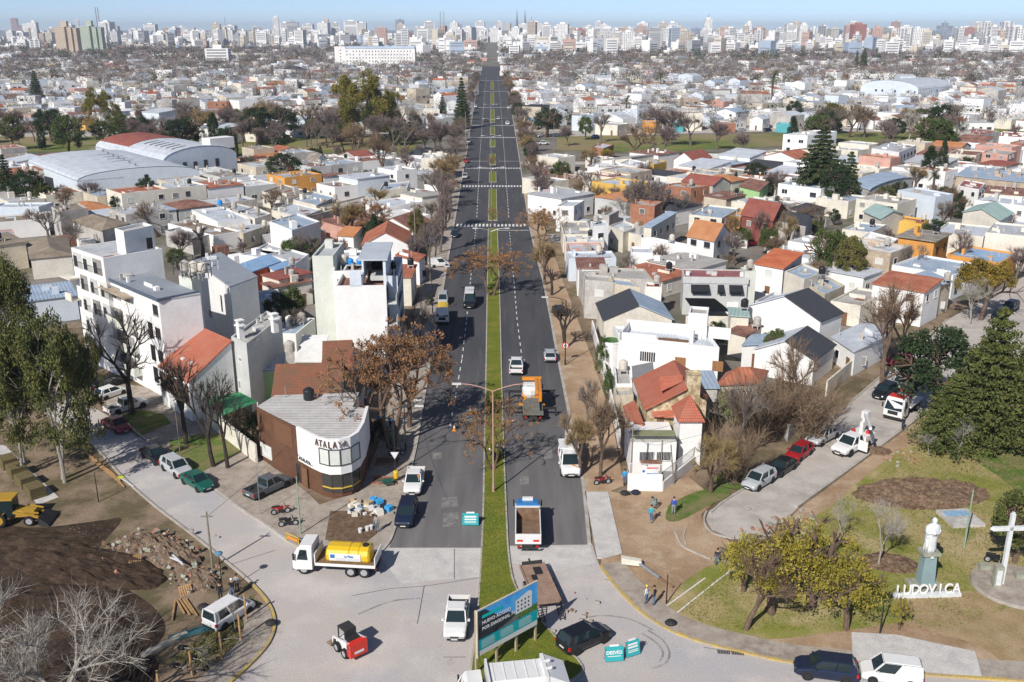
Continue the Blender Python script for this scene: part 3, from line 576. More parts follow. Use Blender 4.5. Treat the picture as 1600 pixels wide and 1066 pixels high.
# ---------------------------------------------------------------- houses placed one by one
H_ = house
L = [  # label, H, px, wall, roof, kwargs
# ---- right of the avenue, front rows
('white corner shop with pale metal roof beside the pink banner',6,(869,322,897,322,913,313),'wh','rm',{}),
('low house with grey concrete roof just in front of the white corner shop',4,(880,366,925,366,917,345),'wc','rc',{}),
('low avenue house with plain grey metal roof behind the red rimmed roof',4,(883,378,944,378,941,367),'wc','rm',{}),
('low avenue house whose grey roof has a bright red rim',4.2,(888,392,943,391,938,379),'wp','rm',{}),
('low avenue house with pale sheet roof in front of the red rimmed one',4.4,(889,404,963,403,956,392),'wl','rm',{}),
('white avenue house with a rust brown sheet panel on its roof',5,(903,420,946,420,942,404),'wh','rn',dict(kind='slab')),
('wide workshop with weathered concrete roof between avenue and white annex',5,(911,433,1020,437,1007,420),'wk','rc',dict(win=0)),
('narrow white two storey house with grey terrace behind the avenue houses',6.5,(927,354,951,352,946,344),'wh','rm',{}),
('small concrete shed house under the tall bare trees',5,(941,335,952,337,967,329),'wk','rc',{}),
('grey sheet roofed house below the tall bare trees',4.5,(951,353,974,363,992,351),'wc','rm',{}),
('small blue grey roofed house right of the grey sheet roofed one',4,(978,362,1002,369,1004,354),'wc','rb',{}),
('yellow walled house with raised light blue sloping roof',6,(1006,354,1018,356,1056,340),'wc','rb',dict(kind='mono',rise=1)),
('long white walled house with blue strip roof',5,(1002,371,1061,383,1082,383),'wh','rb',dict(win=0)),
('white courtyard house with wide dark glass sliding front',4.5,(986,394,1020,395,1018,386),'wh','rm',dict(win=0)),
('white barn shaped house with brown tiled gable roof',5.5,(1074,369,1116,377,1141,365),'wh','ro',dict(kind='gable',rise=2.6,ridge='u',style='dark')),
('grey concrete block house with dented front beside the avenue',6.5,(914,437,960,441,957,431),'wk','rc',{}),
('beige block house with blue grey corrugated roof next to green canopy',6.5,(961,444,1000,449,988,437),'wb','rb',dict(win=0)),
('small white house with orange trimmed flat roof and barred window',5,(1008,448,1034,449),'wh','rt',dict(depth=3,style='bars')),
('slate grey gable house half hidden behind the white modern house',4,(944,500,1050,499),'wc','rb',dict(kind='gable',rise=2.2,ridge='v',depth=9,win=0,rm2='ts')),
('narrow cream stair tower beside the house with black awnings',7.4,(1164,424,1182,424),'wv','rc',dict(depth=3,win=0)),
('white house with tall slate roof and large blank gable wall',5.2,(1170,478,1282,502,1316,489),'wh','ts',dict(kind='gable',rise=2.6,ridge='v',rm2='rm',win=0)),
('low white cottage with dark slate roof and red shuttered window',3.6,(1180,546,1272,563,1304,539),'wh','ts',dict(kind='gable',rise=1.9,ridge='v',rm2='rm',win=0)),
('cream house with flat light blue roof left of dark round tree',5.5,(1226,424,1257,437,1287,424),'wc','rb',{}),
('low sand coloured house with light blue roof by the green gate',4,(1262,445,1289,460,1320,446),'wb','rb',{}),
('white house with bright orange red roof and wall unit',5.6,(1180,413,1224,421,1253,404),'wh','rr',dict(kind='mono',rise=.9,ridge='u')),
('low beige house with cluttered flat roof behind the big bare tree',3.6,(1298,470,1345,478,1385,456),'wc','rc',{}),
('low white house with pale metal roof next to big bare tree',3.4,(1302,528,1336,551,1382,520),'wh','rm',dict(kind='slab')),
('shed with striped rust and white corrugated roof',3.5,(1139,519,1165,526,1190,511),'wc','rn',dict(kind='slab',win=0)),
('small house with blue roof and dark eaves among the shrubs',3.4,(1160,540,1203,538,1222,523),'wh','rb',dict(kind='slab')),
('low house with faded orange hip roof beside the stone corner house',4,(1120,602,1184,599,1200,581),'wc','rt',dict(kind='hip',rise=1.5)),
('dark carport with blue metal roof beside stone chimney',4,(1093,607,1121,607,1112,582),'wk','rb',dict(kind='slab',win=0)),
('small grey tiled roof annex left of the stone corner house',4.4,(989,592,1018,586,1034,566),'wh','tg',dict(kind='slab',win=0)),
('white stepped terrace wing left of the grey tiled annex',3.4,(962,600,988,600,984,572),'wh','rc',dict(win=0)),
('beige garden store with green round bush behind it',3,(962,618,990,617,986,605),'wb','rc',dict(win=0)),
('small white two storey block with green teal awning',5,(1142,494,1170,496,1166,484),'wc','rg',dict(kind='slab')),
('grey roofed extension behind the white gable wall',5,(1180,470,1212,476,1240,462),'wg','rm',dict(win=0)),
# ---- right, middle rows
('red roofed house with maroon brick front and white side wall',6,(1159,336,1208,345,1228,329),'wr','rp',dict(kind='gable',rise=2.6,ridge='u')),
('house with weathered dark grey tile roof beside the maroon brick house',5.5,(1213,343,1259,352,1270,340),'wk','ts',dict(kind='gable',rise=1.2,ridge='u')),
('cream house with dark hip roof below the great cedar',4,(1235,326,1265,334,1289,325),'wc','ts',dict(kind='hip',rise=1.2)),
('bright orange walled house left of the red roofed one',5,(1130,333,1157,340,1165,328),'wo','rc',{}),
('cream house with light blue roof and skylights',5.5,(1077,335,1128,341,1156,325),'wc','rb',{}),
('mint green house with rust red metal roof',4,(1156,292,1187,299,1200,291),'wm','rn',dict(kind='mono',rise=1)),
('low ochre house with sagging brown roof',4,(1100,306,1135,312,1165,305),'wb','rn',dict(kind='slab')),
('white two storey house with brown flat roof in front of the cedar',6,(1210,274,1237,277),'wh','rn',dict(depth=6)),
('white house with red gable roof and brick chimney near grass strip',4.5,(1053,249,1084,252,1112,246),'wh','rp',dict(kind='gable',rise=2.4,ridge='v')),
('bare brick box house with grey sheet roof beside the grass strip',5,(923,229,943,232,959,226),'wbk','rm',{}),
('small yellow house with blue roof and window pair',5,(1012,254,1022,257,1034,250),'wy','rb',{}),
('white bow fronted house left of the yellow and blue one',5,(918,261,955,263,975,254),'wh','rw',{}),
('white box house with two water tanks beside the yellow one',5.5,(967,255,1000,262,1012,254),'wh','rm',dict(tanks=[(.7,.6,'w'),(.9,.4,'w')])),
('raw brick two storey house with an unfinished window',6,(1034,289,1080,294,1109,290),'wbk','rc',{}),
('salmon fronted corner house beside avenue kerb',4.5,(842,262,859,265,888,260),'wp','ra',{}),
('low white house with satellite dish behind the salmon corner house',4,(848,249,890,252,897,245),'wh','ra',{}),
('unfinished concrete deck building with timber props',3.5,(851,298,911,309,925,300),'wk','rc',dict(win=0)),
('brick and yellow two storey house behind the bare trees',6,(985,318,1023,322,1036,315),'wbk','rc',{}),
('orange two storey house with wavy grey sheet roof',6.5,(1404,370,1460,378,1483,366),'wo','rx',dict(kind='slab',over=.5,style='dark')),
('long cream house behind the orange two storey house',5,(1461,362,1537,370,1554,354),'wc','rm',dict(win=0)),
('large cream block at the right edge with one small window',7,(1540,363,1620,371,1630,354),'wc','ra',dict(win=0)),
('weathered beige gabled shed with green blue roof',5.5,(1505,332,1563,345,1582,333),'wc','rg',dict(kind='gable',rise=1.6,ridge='v',win=0)),
('white house with long terracotta corrugated roof near golden tree',5.6,(1364,444,1444,458,1470,445),'wh','rt',dict(kind='mono',rise=.8,ridge='u',win=1)),
('grey blue roofed house right of the terracotta corrugated roof',5,(1425,432,1462,450,1486,441),'wb','rb',dict(kind='slab')),
('low orange walled workshop with blue roof at the street corner',4,(1480,397,1562,411,1590,396),'wo','rba',dict(win=0)),
('white flat roofed house with dark skylight strip left of orange house',5.4,(1343,372,1388,384,1404,373),'wh','rw',{}),
('house with two pale blue roofs behind the white flat roofed one',4.5,(1316,358,1360,363,1386,351),'wc','rb',{}),
('open sided hall with grey green gable roof',5,(1350,331,1377,343,1406,332),'wc','rg',dict(kind='gable',rise=1.2,ridge='u')),
('yellow garden wall house with terracotta rim behind grey green roof',3.6,(1400,344,1440,350,1452,343),'wy','rt',dict(win=0)),
('large plain white hall behind the orange two storey house',6.5,(1403,297,1462,308,1490,303),'wl','rm',dict(win=0)),
('long hall with curved light blue corrugated roof beside the cedar',4.6,(1358,298,1425,280,1408,268),'wg','rb',dict(kind='arch',rise=1.2,win=0)),
('long light blue roofed hall at the right edge',4.5,(1494,275,1606,286,1618,272),'wn','rb',dict(kind='slab',win=0)),
('white house with maroon roof and dark window near palm tree',6,(1497,290,1530,296,1540,286),'wh','rp',{}),
('brown and grey patched roof house at the right edge',4,(1525,300,1600,306,1610,296),'wc','rn',dict(kind='slab',win=0)),
('white four storey block with small balconies by the grass strip',9.5,(1224,210,1262,212,1308,205),'wh','rw',dict(style='n')),
('modern white house with dark ribbon window under flat roof',6.5,(1362,232,1405,238,1432,227),'wh','ra',dict(style='dark')),
('bare concrete walled block with red roof by the grass strip',7,(1495,206,1531,211,1562,205),'wk','rp',dict(win=0)),
('white cottage row with dark red roof at the right edge',5,(1555,212,1620,216,1630,209),'wh','rp',{}),
('white and ochre house with maroon roof in front of concrete block',5,(1480,240,1525,243,1540,236),'wc','rn',{}),
('cream terrace house with salmon trim right of cypress pair',5.5,(1535,238,1575,242,1590,236),'wp','rc',{}),
# ---- left of the avenue
('grey and yellow corner building with flat rooftop towers',7,(658,247,697,247,699,239),'wc','rm',dict(tanks=[(.3,.5,'w'),(.8,.3,'w')])),
('white cottage with dark hip roof left of the grey and yellow corner building',4,(636,241,660,242),'wh','ts',dict(kind='hip',depth=7,rise=1.5)),
('low house with blue grey sheet roof near the zebra crossing',4,(592,298,636,294,640,283),'wc','rb',dict(tanks=[(.5,.4,'b')])),
('wide house with long pale blue sheet roof',4.5,(458,312,494,321,525,307),'wc','rb',dict(win=0)),
('house with grey sheet roof and rusty skylight rim',4.4,(424,328,470,340,503,327),'wc','rm',{}),
('long beige arcade house with brown awning along the side street',4,(486,337,582,313,578,304),'wb','rc',dict(style='dark')),
('house with patchy charcoal felt roof and chimney',4,(409,299,450,311,485,299),'wc','rx',{}),
('white stepped house with pale blue terrace roof',6,(421,346,456,360,500,346),'wh','rb',dict(win=0)),
('beige garage house with white and red patched roof',3.5,(346,346,380,365,421,347),'wb','ra',{}),
('house with wide light grey panelled roof',4,(397,391,462,411,468,393),'wh','ra',dict(win=0)),
('red walled house with bright blue sheet roof',4.6,(374,415,392,427,433,407),'wrd','rba',dict(kind='slab',win=0)),
('second bright blue roofed house right of the red walled one',4.4,(421,418,431,424,462,413),'wh','rba',dict(win=0,kind='slab')),
('house with long rust red corrugated roof behind the white apartment slab',4.8,(436,438,487,427),'wc','rp',dict(depth=5,kind='slab',win=0)),
('cream house with rust brown lower roof behind the dark garden',4,(427,451,487,440),'wc','rn',dict(depth=4,kind='slab')),
('small white house with orange tile gable roof',3.6,(528,368,552,370),'wh','ro',dict(depth=7,kind='gable',rise=1.3,ridge='u')),
('white house with large faded red ribbed gable roof',4.5,(566,383,638,382),'wh','rt',dict(kind='gable',rise=2.4,ridge='v',depth=12)),
('house with brown ribbed roof behind the faded red gable',4.5,(583,354,645,360),'wh','rn',dict(kind='gable',rise=2.2,ridge='v',depth=9,win=0)),
('white house with rust red lean to roof facing the avenue',4.5,(620,400,655,409,661,399),'wh','rt',dict(kind='slab')),
('beige house with square rust brown roof beside the pavement',5,(622,434,642,434),'wc','rt',dict(depth=9,kind='slab')),
('house with curved grey roof behind the white apartment house',4,(515,402,572,402),'wh','ra',dict(depth=6,win=0)),
('long low house with silver roofs left of the warehouses',4,(-20,324,60,323,83,316),'wl','rm',dict(win=0)),
('white walled house with long brown felt roof',4,(-20,349,75,341),'wh','rq',dict(depth=9,win=0)),
('raised brick and grey storehouse with brown roof',6.5,(80,323,93,331,137,325),'wk','rq',dict(win=0)),
('wide house with large brown grey hip roof',4,(113,346,160,361,201,350),'wk','rq',dict(kind='hip',rise=1.4,win=0)),
('beige workshop with graffiti wall and brown hip roof',4,(48,405,112,399),'wc','rq',dict(depth=18,kind='hip',rise=1.2,win=0)),
('pinkish house with blue roof at the left edge',4,(-30,373,24,368),'wp','rb',dict(depth=8,win=0)),
('house with long grey felt roof and white parapet',4.5,(299,328,340,347,391,341),'wh','rm',dict(win=0,tanks=[(.15,.8,'u',1,1.2),(.5,.95,'c',1.2,1.4)])),
('long white house with brown stained roof and black garage opening',3.6,(262,349,334,368,377,361),'wh','rq',dict(win=0,tanks=[(.1,.8,'w')])),
('low grey roofed house behind the white apartment building',3.5,(258,360,300,373,330,366),'wk','ra',dict(win=0)),
('house with bright light blue metal roof at the alley',4,(352,324,386,333,400,325),'wb','rb',dict(win=0)),
('blue white shed behind the eucalyptus trees',4,(22,474,120,462),'wl','rb',dict(depth=10,win=0,kind='slab')),
('green walled house with grey metal roof and cement tank',4,(406,579,437,577,449,545),'wh','rm',dict(win=0,kind='slab')),
('small house with tiny roof left of the tiled roofs',3.6,(300,560,330,575,345,565),'wh','rm',dict(win=0)) ,
('white house with twin cement tanks by the charcoal felt roof',4.5,(372,330,398,342,420,332),'wc','rm',dict(tanks=[(.5,.5,'c')])),
('white workshop behind the brown tiled houses',4,(420,520,462,522),'wh','rb',dict(depth=8,win=0)),
('grey roof house behind the rust roof and the dark garden',4,(392,470,440,466),'wh','rb',dict(depth=6,win=0)),
('white house with small square roof beside the blue apartments',4,(404,402,440,392),'wh','rm',dict(depth=5,win=0)),
('white cottage with charcoal roof beside dark tree crown',4.5,(478,252,495,254,511,248),'wh','rx',dict(kind='gable',rise=2,ridge='u')),
]
DONE = set()
for row in L:
    if row[0].startswith('small house with tiny'): continue
    house(row[0],row[1],row[2],row[3],row[4],**row[5])
# ---------------------------------------------------------------- the larger buildings near by
def letter(ch,size,ext,m,parent,loc,rz,rx=math.pi/2,name='letter',bold=.012,ax='CENTER',sx=1.):
    c = bpy.data.curves.new(name,'FONT');c.body = ch;c.size = size;c.extrude = ext;c.offset = bold;c.align_x = ax;c.resolution_u = 3
    c.materials.append(m);tmp = bpy.data.objects.new('t',c);me = bpy.data.meshes.new_from_object(tmp);bpy.data.objects.remove(tmp);bpy.data.curves.remove(c);me.name = name;o = add(name,me,parent,loc);o.rotation_euler = (rx,0,rz);o.scale = (sx,1,1);return o
def rel(t,p):
    'world point into a thing frame'
    a = t.rotation_euler.z;d = Vector((p[0]-t.location.x,p[1]-t.location.y));return (d.x*math.cos(a)+d.y*math.sin(a),-d.x*math.sin(a)+d.y*math.cos(a))
m_brown = mat('brown_cladding',(.115,.055,.032),.7,.08,.8,col2=(.15,.075,.045));m_corr = band(mat('old_white_sheet',(.46,.445,.43),.8,.1,.5,col2=(.60,.585,.57),det=7),.42,'Y',.2,.8)
m_wht = WALL['wh'];m_mem = mat('grey_membrane',(.27,.30,.34),.7,.06,.3,det=6)
# ---- the corner cafe
t = thing('corner_cafe','curved corner cafe in white and brown with ATALAYA lettering','cafe',(-20,93,0));o_ = Vector((-20,93,0))
fp = [(-27.6,96.4),(-21.9,90.5),(-20.1,88.65),(-19.1,87.75),(-18.1,87.2),(-17.1,87.25),(-16.2,87.8),(-15.6,89.0),(-15.4,91.5),(-15.6,96.0),(-17.2,96.3),(-17.1,100.4),(-26.3,99.6)]
fl = [Vector((x+20,y-93)) for x,y in fp]
OCC.append([Vector((-27.6,96.4)),Vector((-18,87)),Vector((-15.8,88)),Vector((-16,100.5)),Vector((-26.3,99.6))])
def wallseg(mb,P,z0,z1,m=0,off=0.):
    n = len(P)
    Q = []
    for i,p in enumerate(P):
        a = P[max(i-1,0)];b = P[min(i+1,n-1)];d = (b-a).normalized();Q.append(p+Vector((d.y,-d.x))*off)
    for i in range(n-1): mb.face([(*Q[i],z0),(*Q[i+1],z0),(*Q[i+1],z1),(*Q[i],z1)],m)
    return Q
gf = MB();wallseg(gf,fl + [fl[0]],0,2.75,0);gf.build('ground_floor_wall',m_brown,t)
bw = MB();wallseg(bw,[fl[12],fl[0],fl[1]],2.75,6.3,0);wallseg(bw,[fl[9],fl[10],fl[11],fl[12]],2.75,6.1,1);bw.build('brown_wall',[m_brown,m_wht],t)
up = MB();Q = wallseg(up,fl[1:10],2.7,6.5,0,.18);up.face([(*fl[1],2.7),(*Q[0],2.7),(*Q[0],6.5),(*fl[1],6.5)]);
for i in range(len(Q)-1): up.face([(*Q[i],6.5),(*Q[i+1],6.5),(*(fl[i+2]*.97),6.5),(*(fl[i+1]*.97),6.5)]);up.face([(*(fl[i+2]*.97),5.9),(*(fl[i+1]*.97),5.9),(*(fl[i+1]*.97),6.5),(*(fl[i+2]*.97),6.5)]);up.face([(*Q[i+1],2.7),(*Q[i],2.7),(*fl[i+1],2.7),(*fl[i+2],2.7)])
up.build('white_upper_wall',m_wht,t)
rf = MB();rp = [fl[0],fl[1]+Vector((.1,.4))] + [f*.96 for f in fl[2:9]] + fl[9:]
rf.face([(p.x,p.y,6.15+.03*(p.y)) for p in rp]);rf.build('corrugated_roof',m_corr,t)
for a,b in ((3,4),(4,5),(5,6),(6,7)):
    f = MB();A,B = Q[a-1],Q[b-1];A,B = Q[a-1],Q[b-1]
    A2,B2 = A+(B-A)*.06,B-(B-A)*.06;nn = Vector(((B-A).y,-(B-A).x)).normalized()*.04
    f.face([(*(A2+nn),3.75),(*(B2+nn),3.75),(*(B2+nn),5.35),(*(A2+nn),5.35)]);
    fr = MB();
    for s,e in (((*A,3.68),(*A,5.42)),((*A,3.7),(*B,3.7)),((*A,5.4),(*B,5.4)),((*B,3.68),(*B,5.42))): fr.bar((s[0]+nn.x,s[1]+nn.y,s[2]),(e[0]+nn.x,e[1]+nn.y,e[2]),.09)
    w_ = fr.build('window',M_FD,t);f.build('pane',M_CUR,w_)
for z0,z1,h in ((89.4,90.8,1),(92,93.5,0)):
    f = MB();f.box(-15.72+20,z0-93,3.7,-15.60+20,z1-93,5.3);w_ = f.build('window',M_FD,t)
f = MB();nn = .06
for i in (3,4,5,6):
    A,B = fl[i],fl[i+1];d = (B-A).normalized();n2 = Vector((d.y,-d.x))*.05;f.face([(*(A+n2),.75),(*(B+n2),.75),(*(B+n2),2.55),(*(A+n2),2.55)])
f.build('shop_window',mat('shop_glass',(.05,.05,.045),.15,0,spec=.5),t)
f = MB()
for i in (3,4,5,6,7):
    A = fl[i];f.bar((A.x*1.02,A.y*1.012,.7),(A.x*1.02,A.y*1.012,2.6),.07)
for i in (3,4,5,6):
    A,B = fl[i]*1.012,fl[i+1]*1.012;f.bar((*A,.72),(*B,.72),.07);f.bar((*A,1.15),(*B,1.15),.12,1)
f.build('shop_window_frame',[M_FD,mat('yellow_band',(.62,.42,.06),.6,0)],t)
d = (fl[1]-fl[0]);Lw = d.length;dn = d/Lw;nw = Vector((dn.y,-dn.x));ra = math.atan2(dn.y,dn.x)
for u,z,ww,hh,st in ((.17,1.5,2.1,1.3,'curtain'),(.95,1.2,.5,1.9,'dark')):
    p = fl[0]+d*u+nw*.02;fm,pm = win_mesh(ww,hh,st);f = add('window',fm,t,(p.x,p.y,z),ra);add('pane',pm,f)
pn = MB();p = fl[0]+d*.62+nw*.04;pn.box(-1.6,0,0,1.9,.04,2.3);pn.build('lighter_panel',mat('light_brown',(.17,.085,.05),.7,.05,1),t,(p.x,p.y,3.6),rz=ra)
pn = MB();p = fl[1]+(fl[2]-fl[1])*.4+nw*.2;pn.box(-.5,-.02,0,.5,.05,2.2);pn.build('door',M_DR,t,(p.x,p.y,.05),rz=ra)
p = fl[1]+(fl[2]-fl[1])*.5+nw*.22;letter('ATALAYA',.5,.02,M_BLK,t,(p.x,p.y,2.95),ra,name='small_sign')
sb = MB();sb.box(-1.5,-.03,.42,-1.0,.0,.47);sb.box(1.0,-.03,.05,1.5,0,.1);sb.build('sign_bar',M_BLK,t,(p.x,p.y,2.95),rz=ra)
arc = [];acc = 0
PQ = [q for q in Q[1:6]];cum = [0]
for a,b in zip(PQ,PQ[1:]): cum.append(cum[-1]+(b-a).length)
for k,ch in enumerate('ATALAYA'):
    s = cum[-1]*(.18+.76*(k+.5)/7)
    for i in range(len(PQ)-1):
        if cum[i] <= s <= cum[i+1]:
            p = PQ[i]+(PQ[i+1]-PQ[i])*((s-cum[i])/(cum[i+1]-cum[i]));break
    tt = s/cum[-1];a0 = math.radians(-40+tt*45);
    letter(ch,1.05,.05,mat('letter_brown',(.10,.06,.045),.5,0),t,(p.x+.10*math.sin(a0),p.y-.14*math.cos(a0),5.62),a0,sx=.62,bold=-.004)
tank(t,-21+20-1.3,98.4-93,6.3,'b',1.1)
pole_ = MB().tube((-5,6.0,6),(-5,6.0,7.6),.05);pole_.build('vent_pipe',M_MET,t)
# ---- tiled houses behind it
t1,W,D,a = house('house with large brown clay tiled roof behind the corner cafe',5,(428,621,528,618),'wk','tl','gable',rise=2.3,ridge='u',depth=9,win=0,over=.3)
t1,W,D,a = house('rear house with brown tiled gable next to white ribbed sheets',4.8,(506,588,548,586),'wk','tl','gable',rise=2.6,ridge='u',depth=11,win=0)
t1,W,D,a = house('annex with white ribbed sheet roof behind the tiled roofs',4.6,(464,566,500,566),'wh','rw','mono',rise=1.8,ridge='u',depth=5,win=0)
put = MB();put.face([(0,-.03,0),(3,-.03,0),(3,-.03,3.2),(0,-.03,3.2)]);
ivy = house('small annex with ivy green wall left of the brown tiled house',3.8,(409,582,434,580,446,556),'wm','rm','slab',win=0)[0]
house('cement water tower house between the sheet roofs',5.6,(446,552,460,551),'wk','rc',depth=1.6,win=0,tanks=[(.5,.5,'c',1.2,.2)])
# ---- left apartment building
def blk(label,H,q,wall,roof,**k): return house(label,H,q,wall,roof,k.pop('kind','flat'),win=k.pop('win',0),**k)
tA,W,D,a = blk('white five storey apartment building with deep loggias',16.4,(111,387,161,403.5,253,388),'wh','ra',cat='apartment building',name='apartment_building',tanks=[])
def loggia(t,side,u,z,w_,h_,W,D,m=None,rail=True):
    (x,y),rz = FX[side](W,D,u);f = MB();e = .5
    f.box(-w_/2,-.05,-h_/2,w_/2,.03,h_/2)
    o = add('loggia_recess',f.mesh('loggia_recess',m or M_SH),t,(x,y,z),rz)
    g = MB();g.box(-w_/2+.1,-.09,-h_/2+.1,-.1,-.05,h_/2-.5);g.build('pane',M_GL,o)
    if rail:
        r = MB();n = int(w_/.25)
        for i in range(n+1): r.box(-w_/2+i*w_/n-.012,-.16,-h_/2,-w_/2+i*w_/n+.012,-.14,-h_/2+.9)
        r.box(-w_/2,-.17,-h_/2+.88,w_/2,-.13,-h_/2+.94);r.build('railing',M_FD,o)
for s in range(5):
    for i in range(3 if s > 1 else 2): loggia(tA,'f',W*(.17+.31*i+(.12 if s < 4 else 0)),14.9-(4-s)*3.0,2.5 if s == 4 else 2.1,2.1,W,D,[M_SH,WALL['wg'],M_CUR][(s+i) % 3])
for u,z in ((.05*D,8),(.3*D,12.2)): pass
cnp = MB();cnp.box(-1.8,-1.4,12.2,1.4,-.02,12.4);cnp.box(-.9,-1.4,9.2,1.0,-1.25,10.2);cnp.box(-.9,-1.4,9.1,1.0,-.02,9.2);cnp.build('balcony_canopy',WALL['wc'],tA)
st,W2,D2,_ = blk('white stair box standing on the five storey apartment roof',19.4,(179,357,193,362,239,352),'wh','rc',base=0,cat='stair box',name='stair_box',occ=False,tanks=[])
put_box(st,'door','r',D2*.7,16.6,.8,1.5,W2,D2,M_BLK)
tB,W,D,a = blk('white four storey block with slate blue roof and dark fascia',13.2,(163,435,248,471,313,461),'wh','ra',cat='apartment building',name='apartment_building',kind='slab',over=.05,tanks=[])
fs = MB();fs.box(-.25,-.3,13.25,W+.1,-.1,13.6);fs.box(W+.05,-.3,13.25,W+.3,D+.1,13.6);fs.build('fascia',mat('fascia_dark',(.10,.13,.18),.6,.05),tB)
ms = MB();ms.face([(-.1,-.1,13.42),(W+.1,-.1,13.42),(W+.1,D+.1,13.42),(-.1,D+.1,13.42)]);ms.build('roof_membrane',m_mem,tB)
for s in range(4):
    z = 11.8-3*s
    put_win(tB,'f',W-1.2,z,1.2,1.3,W,D,'dark')
    if s > 0: put_box(tB,'balcony_door','f',W-3.3,z-1.1,1.2,2.1,W,D,M_BLK)
    loggia(tB,'f',3.4,z,2.6,1.7,W,D,M_SH,False);put_win(tB,'f',6.6,z,1.6,1.3,W,D,'shut');
    if 0 < s:
        b = MB();b.box(1.4,-1.1,z-1.25,8.6,-.02,z-1.1);b.box(1.4,-1.1,z-1.1,8.6,-1.0,z-.1);b.box(1.4,-1.0,z-1.1,1.5,-.02,z-.1);b.box(8.5,-1.0,z-1.1,8.6,-.02,z-.1);b.build('balcony',WALL['wv'],tB)
b = MB();b.box(.6,-1.2,12.2,8.8,-.02,12.35);b.build('awning_slab',WALL['wn'],tB)
_q = [G(304,409,11.6),G(360,450,11.6),G(402,434,11.6)];_u = (_q[1]-_q[0]).normalized();SK = (_q[2]-_q[1]).dot(_u)
tC,W,D,a = blk('tall white block with wide slate blue roof behind the apartments',11.6,(304,409,360,450,402,434),'wh','ra',cat='apartment building',name='apartment_building',kind='slab',over=.1,tanks=[])
ms = MB();ms.face([(-.1,-.1,11.815),(W+.1,-.1,11.815),(W+.1+SK,D+.1,11.815),(-.1+SK,D+.1,11.815)]);ms.build('roof_membrane',m_mem,tC)
put_win(tC,'f',W*.72,8.2,.5,2.2,W,D,'dark',False);put_win(tC,'f',W*.35,5.0,1.1,.7,W,D,'dark',False)
tD,W,D,a = blk('concrete lift tower carrying three water tanks on a steel frame',14.6,(279,431,299,437,311,428),'wv','rc',cat='lift tower',name='lift_tower',tanks=[(.2,.3,'c',1.1,1.0),(.62,.5,'w',1.1,1.0),(.95,.8,'w',1.1,1.0)])
fr = MB()
for x in (-.6,W*.5,W+.5):
    for y in (-.3,D+.3): fr.box(x-.04,y-.04,14.6,x+.04,y+.04,16.8)
for z in (15.5,16.7): fr.box(-.6,-.33,z,W+.5,-.27,z+.06);fr.box(-.63,-.3,z,-.57,D+.3,z+.06);fr.box(W+.47,-.3,z,W+.53,D+.3,z+.06)
fr.build('steel_frame',M_FD,tD)
tE,W,D,a = blk('grey white walled building with peeling side wall and chimneys',9.0,(361,526,385,537,425,489),'wg','rc',tanks=[])
put_win(tE,'f',W*.3,3,.5,1.0,W,D,'shut',False);put_win(tE,'f',W*.5,6.5,.7,.4,W,D,'shut',False)
for x,y in ((.6,1.0),(1.0,5.5)):
    ch = MB();ch.box(x-.35,y-.35,8.6,x+.35,y+.35,10.8);ch.box(x-.6,y-.5,10.3,x+.6,y+.5,10.45);ch.box(x-.45,y-.45,10.95,x+.45,y+.45,11.1);ch.build('chimney',WALL['wh'],tE)
# red roofed house in front of it
p0,p1,p2 = G(248,573.5,5.0),G(295,599,5.0),G(361,534,8.6);p2.z = 0
tR,W,D,a = house('white house with steep orange red roof and skylights beside the apartments',5.0,None,'wh','tr','mono',rise=3.6,ridge='u',win=0,world=(p0,p1,p2),over=.1)
f = MB();f.box(.3,-.06,2.2,W-.3,-.01,4.6);f.build('timber_screen',mat('timber',(.13,.085,.06),.8,.15,2),tR)
for u in (.35,.62):
    f = MB();f.box(-.3,0,0,.3,.6,.32);f.build('skylight',WALL['wh'],tR,(W*u,D*.28,5+3.6*.28+.1))
f = MB();f.box(.3,-.05,.05,1.5,0,2.0);f.box(2.2,-.05,.05,3.6,0,2.0);f.build('garage_door',WALL['wg'],tR)
# ---- white mid-rise beside the avenue
tF,W,D,a = blk('white four storey apartment block with blank front wall by the avenue',13.0,(524,447,603,446),'wh','rn',depth=15,cat='apartment building',name='apartment_building',tanks=[],par=.6)
for s in range(4):
    z = 11.6-3*s
    b = MB();b.box(W+.02,.3,z-1.3,W+1.3,D-1,z-1.15);b.box(W+1.2,.3,z-1.15,W+1.3,D-1,z-.1);b.box(W,.3,z-1.3,W+1.3,.42,z+1.2) if s % 1 else None;b.build('balcony',WALL['wg'],tF)
    for i in range(4): put_box(tF,'balcony_door','r',1.8+3.4*i,z-1.15,2.0,2.0,W,D,M_BLK)
b = MB();b.box(W+.1,2.6,0,W+1.35,2.8,13.6);b.box(W+.1,D-1.2,0,W+1.35,D-1,13.6);b.box(W+1.2,2.8,12.4,W+1.35,D-1,13.4);b.build('side_screen',WALL['wl'],tF)
pz = 16.2;b = MB();b.box(3.0,.5,pz,W+.3,11,pz+.25);b.build('penthouse_roof',mat('pale_sheet',(.48,.52,.57),.6,.05,.5),tF)
b = MB();b.box(3.2,3.2,12.9,3.45,10.8,pz);b.box(3.2,10.5,12.9,W,10.8,pz);b.box(W-.3,4.5,12.9,W,10.8,pz);b.box(W-.35,.7,12.9,W,1.05,pz);b.box(3.2,.1,12.9,3.5,3.2,14.2);b.box(1.9,0.0,12.9,3.4,.3,15.0);b.build('penthouse_wall',WALL['wl'],tF)
b = MB()
for i in range(6): b.lathe([(.3,0),(.42,.5),(.2,1.1)],7,c=(4.2+i*.55,9.6,12.9+.0))
b.build('planters',M_BLK,tF);b = MB();b.box(4.3,3,12.9,6.6,6,13.5);b.build('terrace_bench',WALL['wg'],tF)
